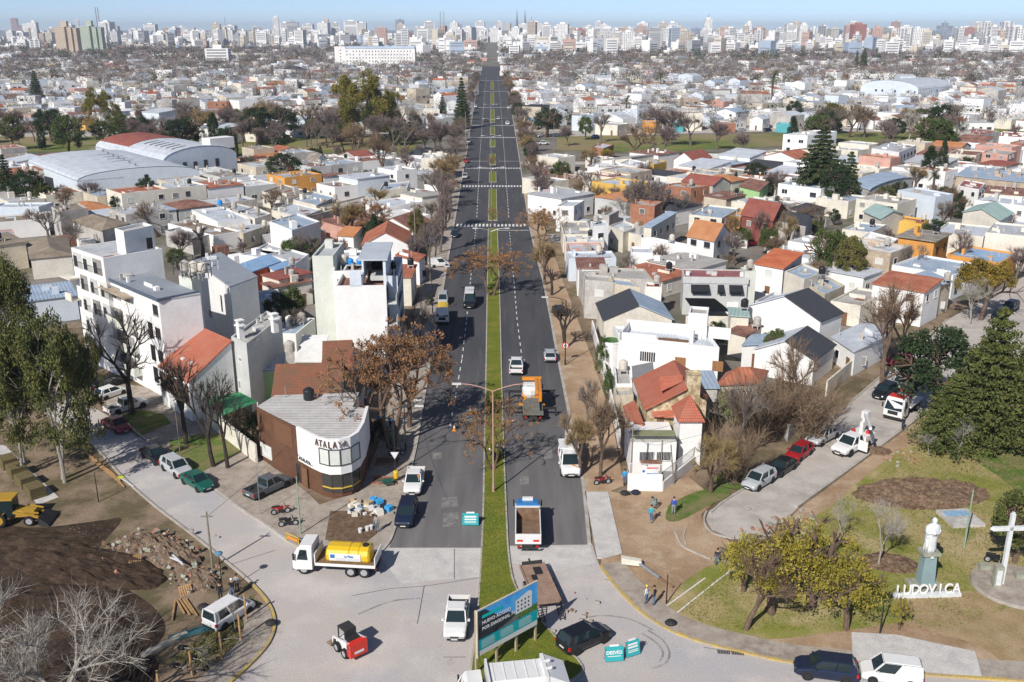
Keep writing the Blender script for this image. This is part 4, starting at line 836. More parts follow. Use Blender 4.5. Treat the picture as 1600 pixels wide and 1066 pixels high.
tG,W,D,a = blk('pale grey green tower slab behind the white four storey block',15.0,(487.5,400,520,400),'wv','ra',depth=9,cat='apartment building',name='apartment_building',tanks=[])
tG2,W,D,a = blk('lower terraces joining the grey green slab and the white block',13.4,(520,424,575,422),'wh','rc',depth=9,cat='apartment building',name='apartment_building',tanks=[(.5,.6,'u',.7),(.75,.6,'u',.7),(.3,.7,'w')],occ=False,par=1.0)
put_win(tG2,'f',1.3,11.5,1.4,1.4,W,D,'dark')
# ---- white modern house right of the avenue
tW,W,D,a = blk('white modern house with pale blue roof and stepped parapet',5.5,(968,528,1124,543,1108,522),'wh','rm',tanks=[])
b = MB();b.box(-.1,-.05,5.2,5.0,.25,6.3);b.box(0,-.05,0,.3,D,6.3);b.box(5.0,-.05,5.2,9.3,.2,5.85);b.box(-.1,D-.3,5,W+.9,D,6.6);b.build('parapet_wall',m_wht,tW)
b = MB();b.box(5.2,-.2,5.85,9.2,.35,5.98);b.build('coping',M_DR,tW)
for k in range(7):
    b = MB();b.box(2.9+k*.3,-.07,2.6,3.08+k*.3,.02,3.9) if False else b.box(2.9+k*.3,-.06,2.6,3.1+k*.3,.02,3.9)
    b.build('glass_block_column',M_GL,tW)
for u in (8.3,13.2): b = MB();b.box(u-.7,-.06,2.2,u+.7,.02,3.6);b.build('shuttered_window',mat('varnished_wood',(.32,.16,.07),.6,.15,3),tW)
b = MB();b.lathe([(1.45,0),(1.45,4.5),(1.5,4.5),(1.5,4.7)],20,c=(-1.3,1.2,0));b.build('round_stair_drum',m_wht,tW);b = MB();b.lathe([(1.3,4.705),(1.3,4.71)],20,c=(-1.3,1.2,0));b.build('drum_roof',mat('moss_green',(.10,.22,.07),.9,.2,2),tW)
acw,W3,D3,_ = blk('white stair tower with large air conditioning unit',8.6,(1076,489,1106,491),'wh','rc',depth=3.5,tanks=[])
b = MB();b.box(W3*.25,-.5,3.6,W3*.75,-.05,5.4,0)
b.build('air_conditioner',M_FR,acw);
for z in (4.1,4.95): b = MB();b.tube((W3*.42,-.50,z),(W3*.42,-.53,z),.3,n=12);b.build('fan_grille',M_FD,acw)
# ---- house with black awnings
tK,W,D,a = blk('grey white two storey house with red roof and black window awnings',6.3,(1068.5,434,1168.6,435.5,1162,421.5),'wg','rd',tanks=[],par=.15)
b = MB();b.box(-.15,-.12,5.4,W+.15,-.02,6.5);b.build('fascia_board',WALL['wg'],tK)
m_aw = mat('black_awning',(.018,.02,.025),.8,.1,2)
for u,w_ in ((.26,3.0),(.585,1.0),(.82,2.2)):
    put_win(tK,'f',W*u,4.3,w_*.8,1.2,W,D,'dark');b = MB();x0,x1 = W*u-w_/2,W*u+w_/2
    b.face([(x0,-.05,5.2),(x1,-.05,5.2),(x1,-.9,4.35),(x0,-.9,4.35)][::-1]);b.face([(x0,-.9,4.35),(x1,-.9,4.35),(x1,-.9,4.05),(x0,-.9,4.05)]);b.face([(x0,-.05,5.2),(x0,-.9,4.35),(x0,-.9,4.05)]);b.face([(x1,-.05,5.2),(x1,-.9,4.05),(x1,-.9,4.35)]);b.build('awning',m_aw,tK)
b = MB();b.face([(.3,-.1,2.9),(5.2,-.1,2.9),(7.0,-6.5,2.5),(1.4,-6.5,2.5)][::-1]);b.face([(.3,-.1,2.9),(5.2,-.1,2.9),(7.0,-6.5,2.5),(1.4,-6.5,2.5)]);
for x,y in ((1.5,-6.4),(6.9,-6.4)): b.box(x-.05,y-.05,0,x+.05,y+.05,2.5)
b.build('carport_awning',m_aw,tK);b = MB();b.box(W*.7,-.06,.3,W*.88,0,2.3);b.build('garage_door',WALL['wh'],tK)
b = MB();b.box(-.2,-7.2,0,W,-7.0,1.9);b.build('front_wall',WALL['wc'],tK)
for i,(u,v) in enumerate(((.08,.3),(.93,.25))): b = MB();b.box(W*u-.3,D*v,6.2,W*u+.3,D*v+.5,6.9);b.build('roof_unit',M_FR,tK)
# ---- corner house in stone, white and red tiles
tS = thing('corner_house','stone and white corner house with steep red tiled roofs','house',(12,92,0));OCC.append([Vector(p) for p in ((10.5,88),(21.5,88),(21.5,107),(10.5,107))])
def lp(x,y,z): q = G(x,y,z);return Vector((q.x-12,q.y-92,z))
def solveY(x,y,Y):
    a,b = 0.,30.
    for _ in range(30):
        m_ = (a+b)/2
        if G(x,y,m_).y > Y: a = m_
        else: b = m_
    return a
S_ = lp(1007,642,4.8);zE = solveY(1074,609,S_.y+92);E_ = lp(1074,609,zE);Wn = lp(989,596,4.8);Tn = Vector((E_.x,Wn.y,zE));
b = MB();dz = Vector((0,0,.22))
for P in ([S_,E_,Tn,Wn],): 
    b.face([p+dz for p in P]);b.face([p for p in P][::-1])
    for i in range(4): j = (i+1) % 4;b.face([P[i],P[j],P[j]+dz,P[i]+dz])
b.build('main_roof',ROOF['trX'],tS)
rE = Vector((E_.x+2.6,E_.y+1.0,zE-1.6));rT = Vector((E_.x+2.6,Tn.y,zE-1.6));E2 = Vector((E_.x,E_.y+1.0,zE));b = MB();b.face([E2+dz,rE+dz,rT+dz,Tn+dz]);b.face([E2,rE,rT,Tn][::-1]);b.build('rear_roof',ROOF['trX'],tS)
y0 = S_.y+.45;b = MB();x0,x1 = S_.x+.35,E_.x+2.3
b.face([(x0,y0,0),(x1,y0,0),(x1,y0,zE-1.6),(E_.x,y0,zE-.02),(x0,y0,4.75)]);b.face([(x0,Wn.y-.3,0),(x0,y0,0),(x0,y0,4.75),(x0,Wn.y-.3,4.75)]);b.face([(x1,y0,0),(x1,Tn.y,0),(x1,Tn.y,zE-1.6),(x1,y0,zE-1.6)]);b.build('stone_wall',WALL['wst'],tS)
cx_,cy_ = E_.x+.75,E_.y+.9
b = MB();b.loft([[(cx_-.75,cy_-.55,z0_),(cx_+.75,cy_-.55,z0_),(cx_+.75,cy_+.55,z0_),(cx_-.75,cy_+.55,z0_)] for z0_ in (0,zE+1.6)],cap=False)
b.loft([[(cx_-s,cy_-s*.8,z_),(cx_+s,cy_-s*.8,z_),(cx_+s,cy_+s*.8,z_),(cx_-s,cy_+s*.8,z_)] for s,z_ in ((.8,zE+1.6),(.8,zE+1.75),(.55,zE+1.75),(.55,zE+1.3))],cap=True);b.build('stone_chimney',WALL['wst'],tS)
# dormer
b = MB();dx_,dy_,dz_ = S_.x+(E_.x-S_.x)*.62,S_.y+2.2,4.8+(zE-4.8)*.62;b.face([(dx_-.7,dy_,dz_-.2),(dx_+1.6,dy_,dz_+1.1),(dx_-.7,dy_+.0,dz_+1.1)]);b.face([(dx_-.9,dy_-.9,dz_+.25),(dx_+1.6,dy_-.2,dz_+1.15),(dx_+1.7,dy_+.9,dz_+1.55),(dx_-.9,dy_+.9,dz_+1.35)]);b.face([(dx_-.7,dy_-.8,dz_-.5),(dx_-.7,dy_+.8,dz_-.5),(dx_-.7,dy_+.8,dz_+1.25),(dx_-.7,dy_-.8,dz_+.25)][::-1]);b.build('dormer',ROOF['trX'],tS)
# hip roofed wing
hz = 5.2;hc = [lp(1058.7,660,hz),lp(1101,657.5,hz)];hc[1].y = hc[0].y;wdt = hc[1].x-hc[0].x;dpt = 4.6;hc += [hc[1]+Vector((0,dpt,0)),hc[0]+Vector((0,dpt,0))];ap = (hc[0]+hc[2])/2+Vector((.15,0,2.3))
b = MB()
for i in range(4): b.face([hc[i],hc[(i+1) % 4],ap])
b.face(hc[::-1]);b.build('hip_roof',ROOF['trX'],tS)
b = MB();b.box(hc[0].x+.35,hc[0].y+.35,0,hc[1].x-.25,hc[2].y-.3,hz-.03);b.build('white_wing_wall',m_wht,tS)
# porch roof and left lean-to
q = [lp(1019,650,4.2),lp(1056,652,4.2)];b = MB();b.face([q[0],q[1],q[1]+Vector((0,1.6,1.1)),q[0]+Vector((.2,1.6,1.1))]);b.face([q[0],q[1],q[1]+Vector((0,0,-.12)),q[0]+Vector((0,0,-.12))][::-1]);b.build('porch_roof',ROOF['trX'],tS)
b = MB();b.box(q[0].x+.6,y0-.08,2.4,q[0].x+1.4,y0+.02,4.2);b.build('door',M_DR,tS)
q = [lp(982,662.5,3.4),lp(1006,661,4.0),lp(991.5,625,4.0),lp(972.5,634.7,3.4)];b = MB();b.face(q);b.face([p-Vector((0,0,.12)) for p in q][::-1]);b.face([q[0],q[1],q[1]-Vector((0,0,.35)),q[0]-Vector((0,0,.35))][::-1]);b.face([q[0]-Vector((0,0,.12)),q[1]-Vector((0,0,.12)),q[1],q[0]]);b.build('lean_to_roof',ROOF['trX'],tS)
b = MB();b.box(q[0].x+.3,q[0].y+.3,0,q[1].x,q[3].y-.3,3.3);b.build('side_wing_wall',m_wht,tS)
# white front wing with pergola
fz = 3.6;f0 = lp(986,691,fz);f1 = lp(1057,690,fz);fy = f0.y
b = MB();b.box(f0.x,fy,0,f1.x,fy+5.5,fz);b.build('white_front_wall',m_wht,tS)
for px_ in (1011,1038): 
    q = lp(px_,706,2.6);fm,pm = win_mesh(1.5,.95,'bars');w_ = add('window',fm,tS,(q.x,fy,2.0));add('pane',pm,w_)
for k in range(22):
    pass
b = MB();b.box(f0.x,fy-.1,fz+.75,f1.x-.2,fy+.0,fz+.85)
for k in range(24): x = f0.x+.1+k*(f1.x-f0.x-.3)/23;b.bar((x,fy-.05,fz+.02),(x-.25,fy+.0,fz+.8),.03)
b.face([(f0.x,fy-.05,fz+.86),(f1.x-.2,fy-.05,fz+.86),(f1.x-.2,fy+1.2,fz+.86),(f0.x,fy+1.2,fz+.86)]);b.build('pergola_railing',mat('olive_metal',(.26,.27,.15),.7,.05),tS)
# garden wall with rails
g0,g1 = lp(980,766,0),lp(1034,768,0);g2 = lp(1098,716,0)
b = MB();strip(b,[Vector((g0.x,g0.y)),Vector((g1.x,g1.y))],.25,0,1.9);strip(b,[Vector((g1.x,g1.y)),Vector((g2.x,g2.y))],.25,0,1.1);b.build('garden_wall',m_wht,tS)
strip2 = MB()
for (A,B,z0,z1) in ((g0,g1,1.9,3.0),(g1,g2,1.1,2.2)):
    n = int((B-A).length/.16)
    for k in range(n+1): p = A+(B-A)*k/n;strip2.box(p.x-.015,p.y-.015,z0,p.x+.015,p.y+.015,z1)
    strip2.bar((A.x,A.y,z1),(B.x,B.y,z1),.05)
strip2.build('railing',M_FR,tS)
bl = MB()
for k in range(9):
    for j in range(2): x = g0.x+.9+k*.22;bl.box(x,g0.y-.15,1.1+j*.3,x+.13,g0.y-.1,1.3+j*.3)
bl.build('pierced_blocks',M_FD,tS)
b = MB();b.box(g0.x+1.3,g0.y-.18,1.75,g0.x+3.1,g0.y-.14,2.75);sg = b.build('signboard',M_FR,tS)
b = MB();b.box(g0.x+1.9,g0.y-.20,2.5,g0.x+3.0,g0.y-.185,2.65,0);b.box(g0.x+1.9,g0.y-.20,1.85,g0.x+3.0,g0.y-.185,2.0,1);b.box(g0.x+1.45,g0.y-.20,2.1,g0.x+1.7,g0.y-.185,2.35,1);b.build('sign_print',[mat('sign_red',(.65,.04,.10),.6,0),mat('sign_blue',(.03,.16,.50),.6,0)],sg)
b = MB();b.face([(g0.x+1.3,g0.y,2.85),(g1.x-.1,g0.y,2.85),(g1.x-.1,g0.y+.9,3.0),(g0.x+1.3,g0.y+.9,3.0)]);b.build('gate_roof',ROOF['rnX'],tS)
# ---- warehouses
def warehouse(label,A,B,Lf,H,rise,wall='wl',two=None,lowside=0):
    'A-B front foot (world), Lf far-left point; arched roof'
    t,W,D,a = house(label,H,None,wall,'rm','arch',rise=rise,win=0,world=(A,B,B+(Lf-A)),cat='warehouse',name='warehouse',over=.1)
    return t,W,D,a
A = Vector((-118.5,262.2,0));B = Vector((-91,281,0));Lf = Vector((-151,302,0))
tw1,W,D,a = warehouse('front warehouse with arched grey metal roof and blank side wall',A,B,Lf,5.6,2.4)
b = MB();b.box(0,-.05,5.6,W*.36,D,6.0);b.build('flat_side_roof',ROOF['rmX'],tw1);put_box(tw1,'opening','f',W*.55,4.0,1.1,2.0,W,D,M_BLK)
for k in range(7):
    b = MB();b.box(-.25,-.25,0,.25,.25,.9);b.build('roof_vent',M_MET,tw1,(W*.5,D*(.08+.13*k),7.9))
def archz(u,rise,H): return H+rise*math.sqrt(max(0,1-(2*u-1)**2))
for k in range(4):
    b = MB();v = .34+.12*k
    for i in range(6):
        u0,u1 = .50+.03*i-.1,.53+.03*i-.1;b.face([(W*u0,D*v,archz(u0,2.4,5.6)+.18),(W*u1,D*v,archz(u1,2.4,5.6)+.18),(W*u1,D*v+.5,archz(u1,2.4,5.6)+.18),(W*u0,D*v+.5,archz(u0,2.4,5.6)+.18)])
    b.build('skylight_strip',M_FD,tw1)
A = Vector((-93.5,279,0));B = Vector((-84.5,317,0));B = A + (Vector((-80.6,290,0))-A)*1.0;A2 = G(251,290);
A = G(258,287);B = G(372,272);Lf = A + Vector((-37,40,0))
tw2,W,D,a = warehouse('rear warehouse with high arched roof half in rust red sheet',A,B,Lf,6.3,3.8)
b = MB();n = 12
for i in range(n):
    u0,u1 = i/n,(i+1)/n;P = [(W*u0,D*.55,archz(u0,3.8,6.3)+.2),(W*u1,D*.55,archz(u1,3.8,6.3)+.2),(W*u1,D+.1,archz(u1,3.8,6.3)+.2),(W*u0,D+.1,archz(u0,3.8,6.3)+.2)];sk2 = (Lf-A).dot((B-A).normalized());P = [(x+sk2*(y/D),y,z) for x,y,z in P];b.face(P)
b.build('rust_red_roof',ROOF['rpX'],tw2)
for k in range(6):
    b = MB();v = .07+.075*k;sx_ = sk2*v
    for i in range(5):
        u0,u1 = .2+.04*i,.24+.04*i;b.face([(W*u0+sx_,D*v,archz(u0,3.8,6.3)+.22),(W*u1+sx_,D*v,archz(u1,3.8,6.3)+.22),(W*u1+sx_,D*v+.6,archz(u1,3.8,6.3)+.22),(W*u0+sx_,D*v+.6,archz(u0,3.8,6.3)+.22)])
    b.build('skylight_strip',M_FD,tw2)
for u,h in ((.28,2.4),(.42,2.2),(.56,2.4),(.72,2.4)): put_box(tw2,'opening','f',W*u,3.4,1.3,h,W,D,M_FD)
b = MB();b.box(W*.66,.5,8.6,W*.66+9,5,12);b.build('roof_house',m_wht,tw2)
# ---- fences and garden walls near by
def gwall(label,pts,h,m,th=.2,name='garden_wall',cat='wall'):
    P = poly_px(pts);t = thing(name,label,cat,P[0]);mb = MB();strip(mb,[Vector((p.x-P[0].x,p.y-P[0].y)) for p in P],th,0,h);mb.build('masonry',m,t);return t
gwall('stained beige boundary wall behind the leaning bare trees',[(318,655),(345,680),(402,725)],2.3,WALL['wc'])
gwall('dark garden wall behind the cafe and tiled houses',[(560,660),(575,615),(600,585)],2.2,WALL['wk'])
gwall('long plastered wall along the avenue verge',[(968,700),(955,640),(940,575),(925,520)],2.0,WALL['wh'])
gwall('low kerbside wall below the red shuttered cottage',[(1290,620),(1336,580),(1360,560)],2.2,WALL['wc'])
gwall('grey wall in front of the faded orange hip roof',[(1188,640),(1230,690),(1275,640)],2.0,WALL['wg'])
tcn = thing('canopy','green canvas canopy over the yard beside the red roofed house','canopy',G(350,660));P = [G(316,622,2.6),G(375,613,2.6),G(402,628,2.6),G(346,650,2.6)];o_ = tcn.location
b = MB();b.face([(p.x-o_.x,p.y-o_.y,2.6) for p in P]);b.build('canvas',ROOF['rgnX'],tcn);b = MB()
for p in P: b.box(p.x-o_.x-.05,p.y-o_.y-.05,0,p.x-o_.x+.05,p.y-o_.y+.05,2.58)
b.build('posts',M_FR,tcn)
OCC.append([Vector((p.x,p.y)) for p in P])
for lab,q,h,dp in (('long clipped hedge in front of the warehouse yard',(268,297,373,285),3.0,2.0),('lower clipped hedge beside the brick yard wall',(312,317,375,299),2.6,1.5),('short hedge closing the yard by the grey felt roof',(262,303,308,317),2.6,1.5)):
    pass
# ---------------------------------------------------------------- trees
def fmesh(name,V,Fc,mats,mi=None,smooth=False):
    'mesh from numpy arrays (triangles)'
    me = bpy.data.meshes.new(name);nv,nf = len(V),len(Fc)
    me.vertices.add(nv);me.vertices.foreach_set('co',np.asarray(V,np.float32).ravel())
    k = Fc.shape[1];me.loops.add(nf*k);me.loops.foreach_set('vertex_index',np.asarray(Fc,np.int32).ravel())
    me.polygons.add(nf);me.polygons.foreach_set('loop_start',np.arange(0,nf*k,k,dtype=np.int32));me.polygons.foreach_set('loop_total',np.full(nf,k,np.int32));me.polygons.foreach_set('use_smooth',np.zeros(nf,bool))
    for m in (mats if isinstance(mats,(list,tuple)) else [mats]): me.materials.append(m)
    if mi is not None: me.polygons.foreach_set('material_index',np.asarray(mi,np.int32))
    me.update(calc_edges=True);return me
def leaves(cen,rad,n,size,seed,flat=1.,droop=0.,long=1.):
    'n leaf triangles round each centre'
    g = np.random.default_rng(seed);cen = np.asarray(cen,float);rad = np.asarray(rad,float)
    C = np.repeat(cen,n,0);r = np.repeat(rad,n)
    d = g.normal(size=(len(C),3));d /= np.linalg.norm(d,axis=1)[:,None];q = g.random(len(C))**.45
    P = C + d*(r*q)[:,None]*np.array([1,1,flat])
    a = g.normal(size=(len(C),3));a[:,2] -= droop;a /= np.linalg.norm(a,axis=1)[:,None]
    b = np.cross(a,g.normal(size=(len(C),3)));b /= np.linalg.norm(b,axis=1)[:,None]+1e-9
    s = size*(.6+.8*g.random(len(C)))[:,None]
    V = np.stack([P-a*s*.6*long-b*s*.45,P-a*s*.2+b*s*.5,P+a*s*.8*long],1).reshape(-1,3)
    return V,np.arange(len(V)).reshape(-1,3)
def twigs(tips,dirs,n,ln,wd,seed,up=.3):
    g = np.random.default_rng(seed);T = np.repeat(np.asarray(tips,float),n,0);D = np.repeat(np.asarray(dirs,float),n,0)
    d = D*.9 + g.normal(size=D.shape)*.62;d[:,2] += up;d /= np.linalg.norm(d,axis=1)[:,None]
    L = ln*(.4+.9*g.random(len(T)))[:,None];st = T - D*(g.random(len(T))[:,None]*ln*.9)
    s = np.cross(d,g.normal(size=d.shape));s /= np.linalg.norm(s,axis=1)[:,None]+1e-9
    mid = st+d*L*.55+g.normal(size=d.shape)*ln*.06;end = st+d*L+g.normal(size=d.shape)*ln*.10
    V = np.stack([st-s*wd/2,st+s*wd/2,mid+s*wd*.4,mid-s*wd*.4,end],1).reshape(-1,3);k = np.arange(len(T))[:,None]*5
    Fc = np.concatenate([k+np.array([[0,1,2]]),k+np.array([[0,2,3]]),k+np.array([[3,2,4]])],0);return V,Fc
def skeleton(seed,H=10.,trunk=.28,r0=.22,levels=4,fork=3,ang=38,up=.25,ratio=.72,wob=.12,multi=1,lean=0.):
    r = random.Random(seed);mb = MB();tips = [];dirs = [];mids = []
    def grow(p,d,L,rad,lv):
        n = 2 if lv < levels else 2;q = p;dd = d.copy()
        for i in range(n):
            dd = (dd + Vector((r.gauss(0,wob),r.gauss(0,wob),r.gauss(0,wob*.6)))).normalized();q2 = q+dd*L/n
            ra = rad*(1-.28*i/n);rb = rad*(1-.28*(i+1)/n);mb.tube(q,q2,ra,rb,7 if lv == 0 else 5 if lv == 1 else 3,cap=False);q = q2
        if lv >= 2: mids.append((tuple(q),tuple(dd)))
        if lv >= levels: tips.append(tuple(q));dirs.append(tuple(dd));return
        k = fork if lv else max(fork,3);ph = r.random()*6.28
        for i in range(k + (1 if r.random() < .3 else 0)):
            a = math.radians(ang*(.55+.7*r.random()));t = ph+6.283*i/k+r.gauss(0,.3)
            q_ = dd.to_track_quat('Z','Y');nd = q_ @ Vector((math.sin(a)*math.cos(t),math.sin(a)*math.sin(t),math.cos(a)));nd.z += up*.4;nd.normalize()
            grow(q,nd,L*ratio*(.75+.5*r.random()),rad*.6,lv+1)
    for m in range(multi):
        a = 6.28*m/multi;grow(Vector((.25*math.cos(a)*(multi > 1),.25*math.sin(a)*(multi > 1),0)),Vector((math.cos(a)*.25*(multi > 1)+lean,math.sin(a)*.25*(multi > 1),1)).normalized(),H*trunk,r0/math.sqrt(multi),0)
    zt = max(t[2] for t in tips)+.3;k = H/zt
    mb.v = [(x*k,y*k,z*k) for x,y,z in mb.v];f = lambda A: [tuple(c*k for c in t) for t in A]
    return mb,f(tips),dirs,[(tuple(c*k for c in a),b) for a,b in mids]
BARK = {'grey': mat('bark_grey',(.17,.145,.12),.95,.2,3),'dark': mat('bark_dark',(.055,.045,.038),.95,.2,3),'pale': mat('bark_pale',(.36,.33,.29),.95,.15,3),'brown': mat('bark_brown',(.16,.11,.08),.95,.2,3)}
TW = {'grey': mat('twigs_grey',(.21,.17,.145),.95,.15,.5,rnd=.15),'pale': mat('twigs_pale',(.38,.35,.31),.95,.1,.5,rnd=.08),'brown': mat('twigs_brown',(.23,.16,.105),.95,.15,.5,rnd=.15),'dark': mat('twigs_dark',(.10,.08,.065),.95,.1,.5),'ochre': mat('twigs_ochre',(.30,.215,.10),.95,.1,.5,rnd=.1),'mauve': mat('twigs_mauve',(.20,.15,.14),.95,.1,.5,rnd=.12)}
def leafmat(name,c,c2,c3=None,sc=.5,rnd=.12):
    m = mat(name,c,.75,.25,sc,col2=c2,rnd=rnd,spec=.25,lo=.3,hi=.7);b = m.node_tree.nodes['Principled BSDF'];b.inputs['Subsurface Weight'].default_value = 0
    return m
LF = {'euc': leafmat('leaf_eucalyptus',(.05,.065,.022),(.155,.155,.042)),'eucgold': leafmat('leaf_gold_green',(.11,.12,.025),(.30,.25,.05)),'acacia': leafmat('leaf_acacia',(.17,.16,.022),(.44,.36,.05)),'dark': leafmat('leaf_dark',(.014,.028,.012),(.045,.075,.025)),'mid': leafmat('leaf_mid',(.038,.065,.018),(.12,.16,.04)),'olive': leafmat('leaf_olive',(.075,.085,.022),(.19,.17,.04)),
      'gold': leafmat('leaf_golden',(.15,.12,.015),(.34,.25,.04)),'copper': leafmat('leaf_copper',(.20,.095,.04),(.38,.21,.10)),'pine': leafmat('leaf_pine',(.045,.065,.018),(.14,.155,.04)),'cedar': leafmat('leaf_cedar',(.022,.042,.02),(.09,.115,.035)),'palm': leafmat('leaf_palm',(.05,.075,.025),(.14,.15,.06)),'lime': leafmat('leaf_lime',(.10,.13,.025),(.24,.25,.05)),'pale': leafmat('leaf_pale',(.12,.15,.06),(.27,.28,.13)),'rust': leafmat('leaf_rust',(.20,.085,.05),(.34,.17,.11))}
TM = {}
def tree_meshes(kind,v):
    k = (kind,v)
    if k in TM: return TM[k]
    sd = abs(hash(kind)) % 1 + sum(map(ord,kind))*7 + v*31
    def mk(sk,V,Fc,bm,cm,cn='crown'): return (sk.mesh('trunk',bm),fmesh(cn,V,Fc,cm))
    if kind in ('bare','barebrown','white','darkbare','ochre','bareb'):
        bk,tw = {'bare': ('grey','grey'),'bareb': ('grey','mauve'),'barebrown': ('brown','brown'),'white': ('pale','pale'),'darkbare': ('dark','dark'),'ochre': ('brown','ochre')}[kind]
        sk,tips,dirs,mids = skeleton(sd,10,.2 if kind not in ('ochre','white') else .15,.24 if kind != 'white' else .11,4,3,36 if kind != 'white' else 44,.35,multi=1)
        n = {'bare': 10,'bareb': 18,'barebrown': 14,'white': 12,'darkbare': 3,'ochre': 26}[kind]
        mt = [m[0] for m in mids];md = [m[1] for m in mids]
        V,Fc = twigs(mt,md,n,1.25,{'darkbare': .03,'white': .018}.get(kind,.036),sd);TM[k] = mk(sk,V,Fc,BARK[bk],TW[tw],'twigs')
    elif kind in ('copper','rust','saplingcopper'):
        sk,tips,dirs,mids = skeleton(sd,10,.26,.26,4,3,46,.12,multi=2 if v % 2 else 1)
        g = random.Random(sd);c = [t for t in tips]+[m[0] for m in mids if g.random() < .25];V,Fc = leaves(c,[.42]*len(c),26 if kind == 'copper' else 12,.13,sd,.7)
        V2,F2 = twigs([m[0] for m in mids],[m[1] for m in mids],2,.9,.03,sd)
        nV = len(V);TM[k] = (sk.mesh('trunk',BARK['brown']),fmesh('crown',np.concatenate([V,V2]),np.concatenate([Fc,F2+nV]),[LF['rust' if kind == 'rust' else 'copper'],TW['brown']],np.concatenate([np.zeros(len(Fc)),np.ones(len(F2))])))
    elif kind in ('euc','eucgold'):
        sk,tips,dirs,mids = skeleton(sd,10,.15,.15,4,3,30,.35,multi=2)
        g = random.Random(sd);c = tips+[m[0] for m in mids if g.random() < .5]+[(m[0][0]*1.1,m[0][1]*1.1,m[0][2]*g.uniform(.35,.85)) for m in mids if g.random() < .22];r_ = [.35+.5*g.random() for _ in c]
        V,Fc = leaves(c,r_,80,.13,sd,1.0,.5,1.2);TM[k] = mk(sk,V,Fc,BARK['pale' if kind == 'euc' else 'brown'],LF[kind])
    elif kind in ('round','oak','olive','gold','bushy','lime','acacia'):
        sk,tips,dirs,mids = skeleton(sd,10,.18,.24,3,4,48,.2)
        g = random.Random(sd);c = [];r_ = []
        for i in range(70 if kind != 'acacia' else 50):
            a = g.random()*6.283;u = g.random()**.5;zz = g.random()
            if kind in ('gold','acacia'): R0 = 5.0;x,y = R0*u*math.cos(a),R0*u*math.sin(a);z = (6.0 if kind == 'gold' else 4.4)+(2.6 if kind == 'gold' else 4.2)*math.sqrt(max(0,1-u*u))*(1 if kind == 'gold' else g.uniform(.5,1))+g.gauss(0,.5)
            else:
                ph = math.acos(1-1.75*zz);x = 3.9*math.sin(ph)*math.cos(a)*(.6+.4*u);y = 3.9*math.sin(ph)*math.sin(a)*(.6+.4*u);z = 5.6+4.0*math.cos(ph)*(.6+.4*u)
            c.append((x,y,z));r_.append(.65+.65*g.random())
        V,Fc = leaves(c,r_,130 if kind != 'acacia' else 75,.24 if kind != 'acacia' else .2,sd,.8)
        lm = {'round': 'dark','oak': 'mid','olive': 'olive','gold': 'gold','bushy': 'pine','lime': 'lime','acacia': 'acacia'}[kind];TM[k] = mk(sk,V,Fc,BARK['brown'],LF[lm])
    elif kind in ('cedar','spruce','pine'):
        g = random.Random(sd);mb = MB();mb.tube((0,0,0),(0,0,9.6),.22,.04,7,cap=False);c = [];r_ = []
        n = 17 if kind != 'pine' else 12
        for i in range(n):
            z = 1.0+8.6*(i/(n-1));Rm = {'cedar': 3.1,'spruce': 2.0,'pine': 3.3}[kind]*(1-(i/(n-1)))**.8+.22
            kk = max(4,int(9*(1-i/n)+3));ph = g.random()*6
            for j in range(kk):
                a = ph+6.283*j/kk;L = Rm*(.75+.4*g.random());dr = -.10*L if kind != 'pine' else .15*L
                e = Vector((L*math.cos(a),L*math.sin(a),z+dr));mb.tube((0,0,z),e,.05,.015,3,cap=False)
                for s in range(1,5): f = s/4.3;c.append((e.x*f,e.y*f,z+dr*f));r_.append(.30+.28*f*(1-i/n)+ (.1 if kind == 'pine' else 0))
        V,Fc = leaves(c,r_,44,.19,sd,.5 if kind != 'pine' else .75);TM[k] = mk(mb,V,Fc,BARK['brown'],LF['pine' if kind == 'pine' else 'cedar'])
    elif kind == 'cypress':
        g = random.Random(sd);mb = MB();mb.tube((0,0,0),(0,0,9),.2,.05,6,cap=False);c = [];r_ = []
        for i in range(90): z = .8+8.8*g.random();a = g.random()*6.28;R0 = 1.9*math.sin(min(1,(z+.6)/9.8)*math.pi)**.6;c.append((R0*.75*math.cos(a),R0*.75*math.sin(a),z));r_.append(.5+.3*g.random())
        V,Fc = leaves(c,r_,80,.2,sd,1.2);TM[k] = mk(mb,V,Fc,BARK['brown'],LF['dark'])
    elif kind == 'palm':
        g = random.Random(sd);mb = MB();mb.tube((0,0,0),(.1,0,7.6),.42,.36,8,cap=False);V = [];Fc = []
        for i in range(46):
            a = g.random()*6.28;el = math.radians(g.uniform(-35,75));L = 3.1;p = Vector((.1,0,7.7));d = Vector((math.cos(a)*math.cos(el),math.sin(a)*math.cos(el),math.sin(el)));sd_ = Vector((-math.sin(a),math.cos(a),0))
            pts = []
            for s in range(7): pts.append(p.copy());p = p+d*L/6;d.z -= .17;d.normalize()
            for s in range(6):
                for sg in (-1,1):
                    for h in (0,.5):
                        b0 = pts[s]+(pts[s+1]-pts[s])*h;k0 = len(V);wv = .55*math.sin((s+h+1)/7.5*math.pi)+.1;V += [tuple(b0),tuple(b0+(pts[s+1]-pts[s])*.3),tuple(b0+(pts[s+1]-pts[s])*.6+sd_*sg*wv-Vector((0,0,.15)))];Fc.append((k0,k0+1,k0+2))
        TM[k] = mk(mb,np.array(V),np.array(Fc),BARK['brown'],LF['palm'],'fronds')
    elif kind in ('shrub','shrublime','shrubpale','shrubdark'):
        g = random.Random(sd);mb = MB();c = [];r_ = []
        for i in range(5): a = g.random()*6.28;mb.tube((0,0,0),(1.5*math.cos(a),1.5*math.sin(a),5),.12,.04,4,cap=False)
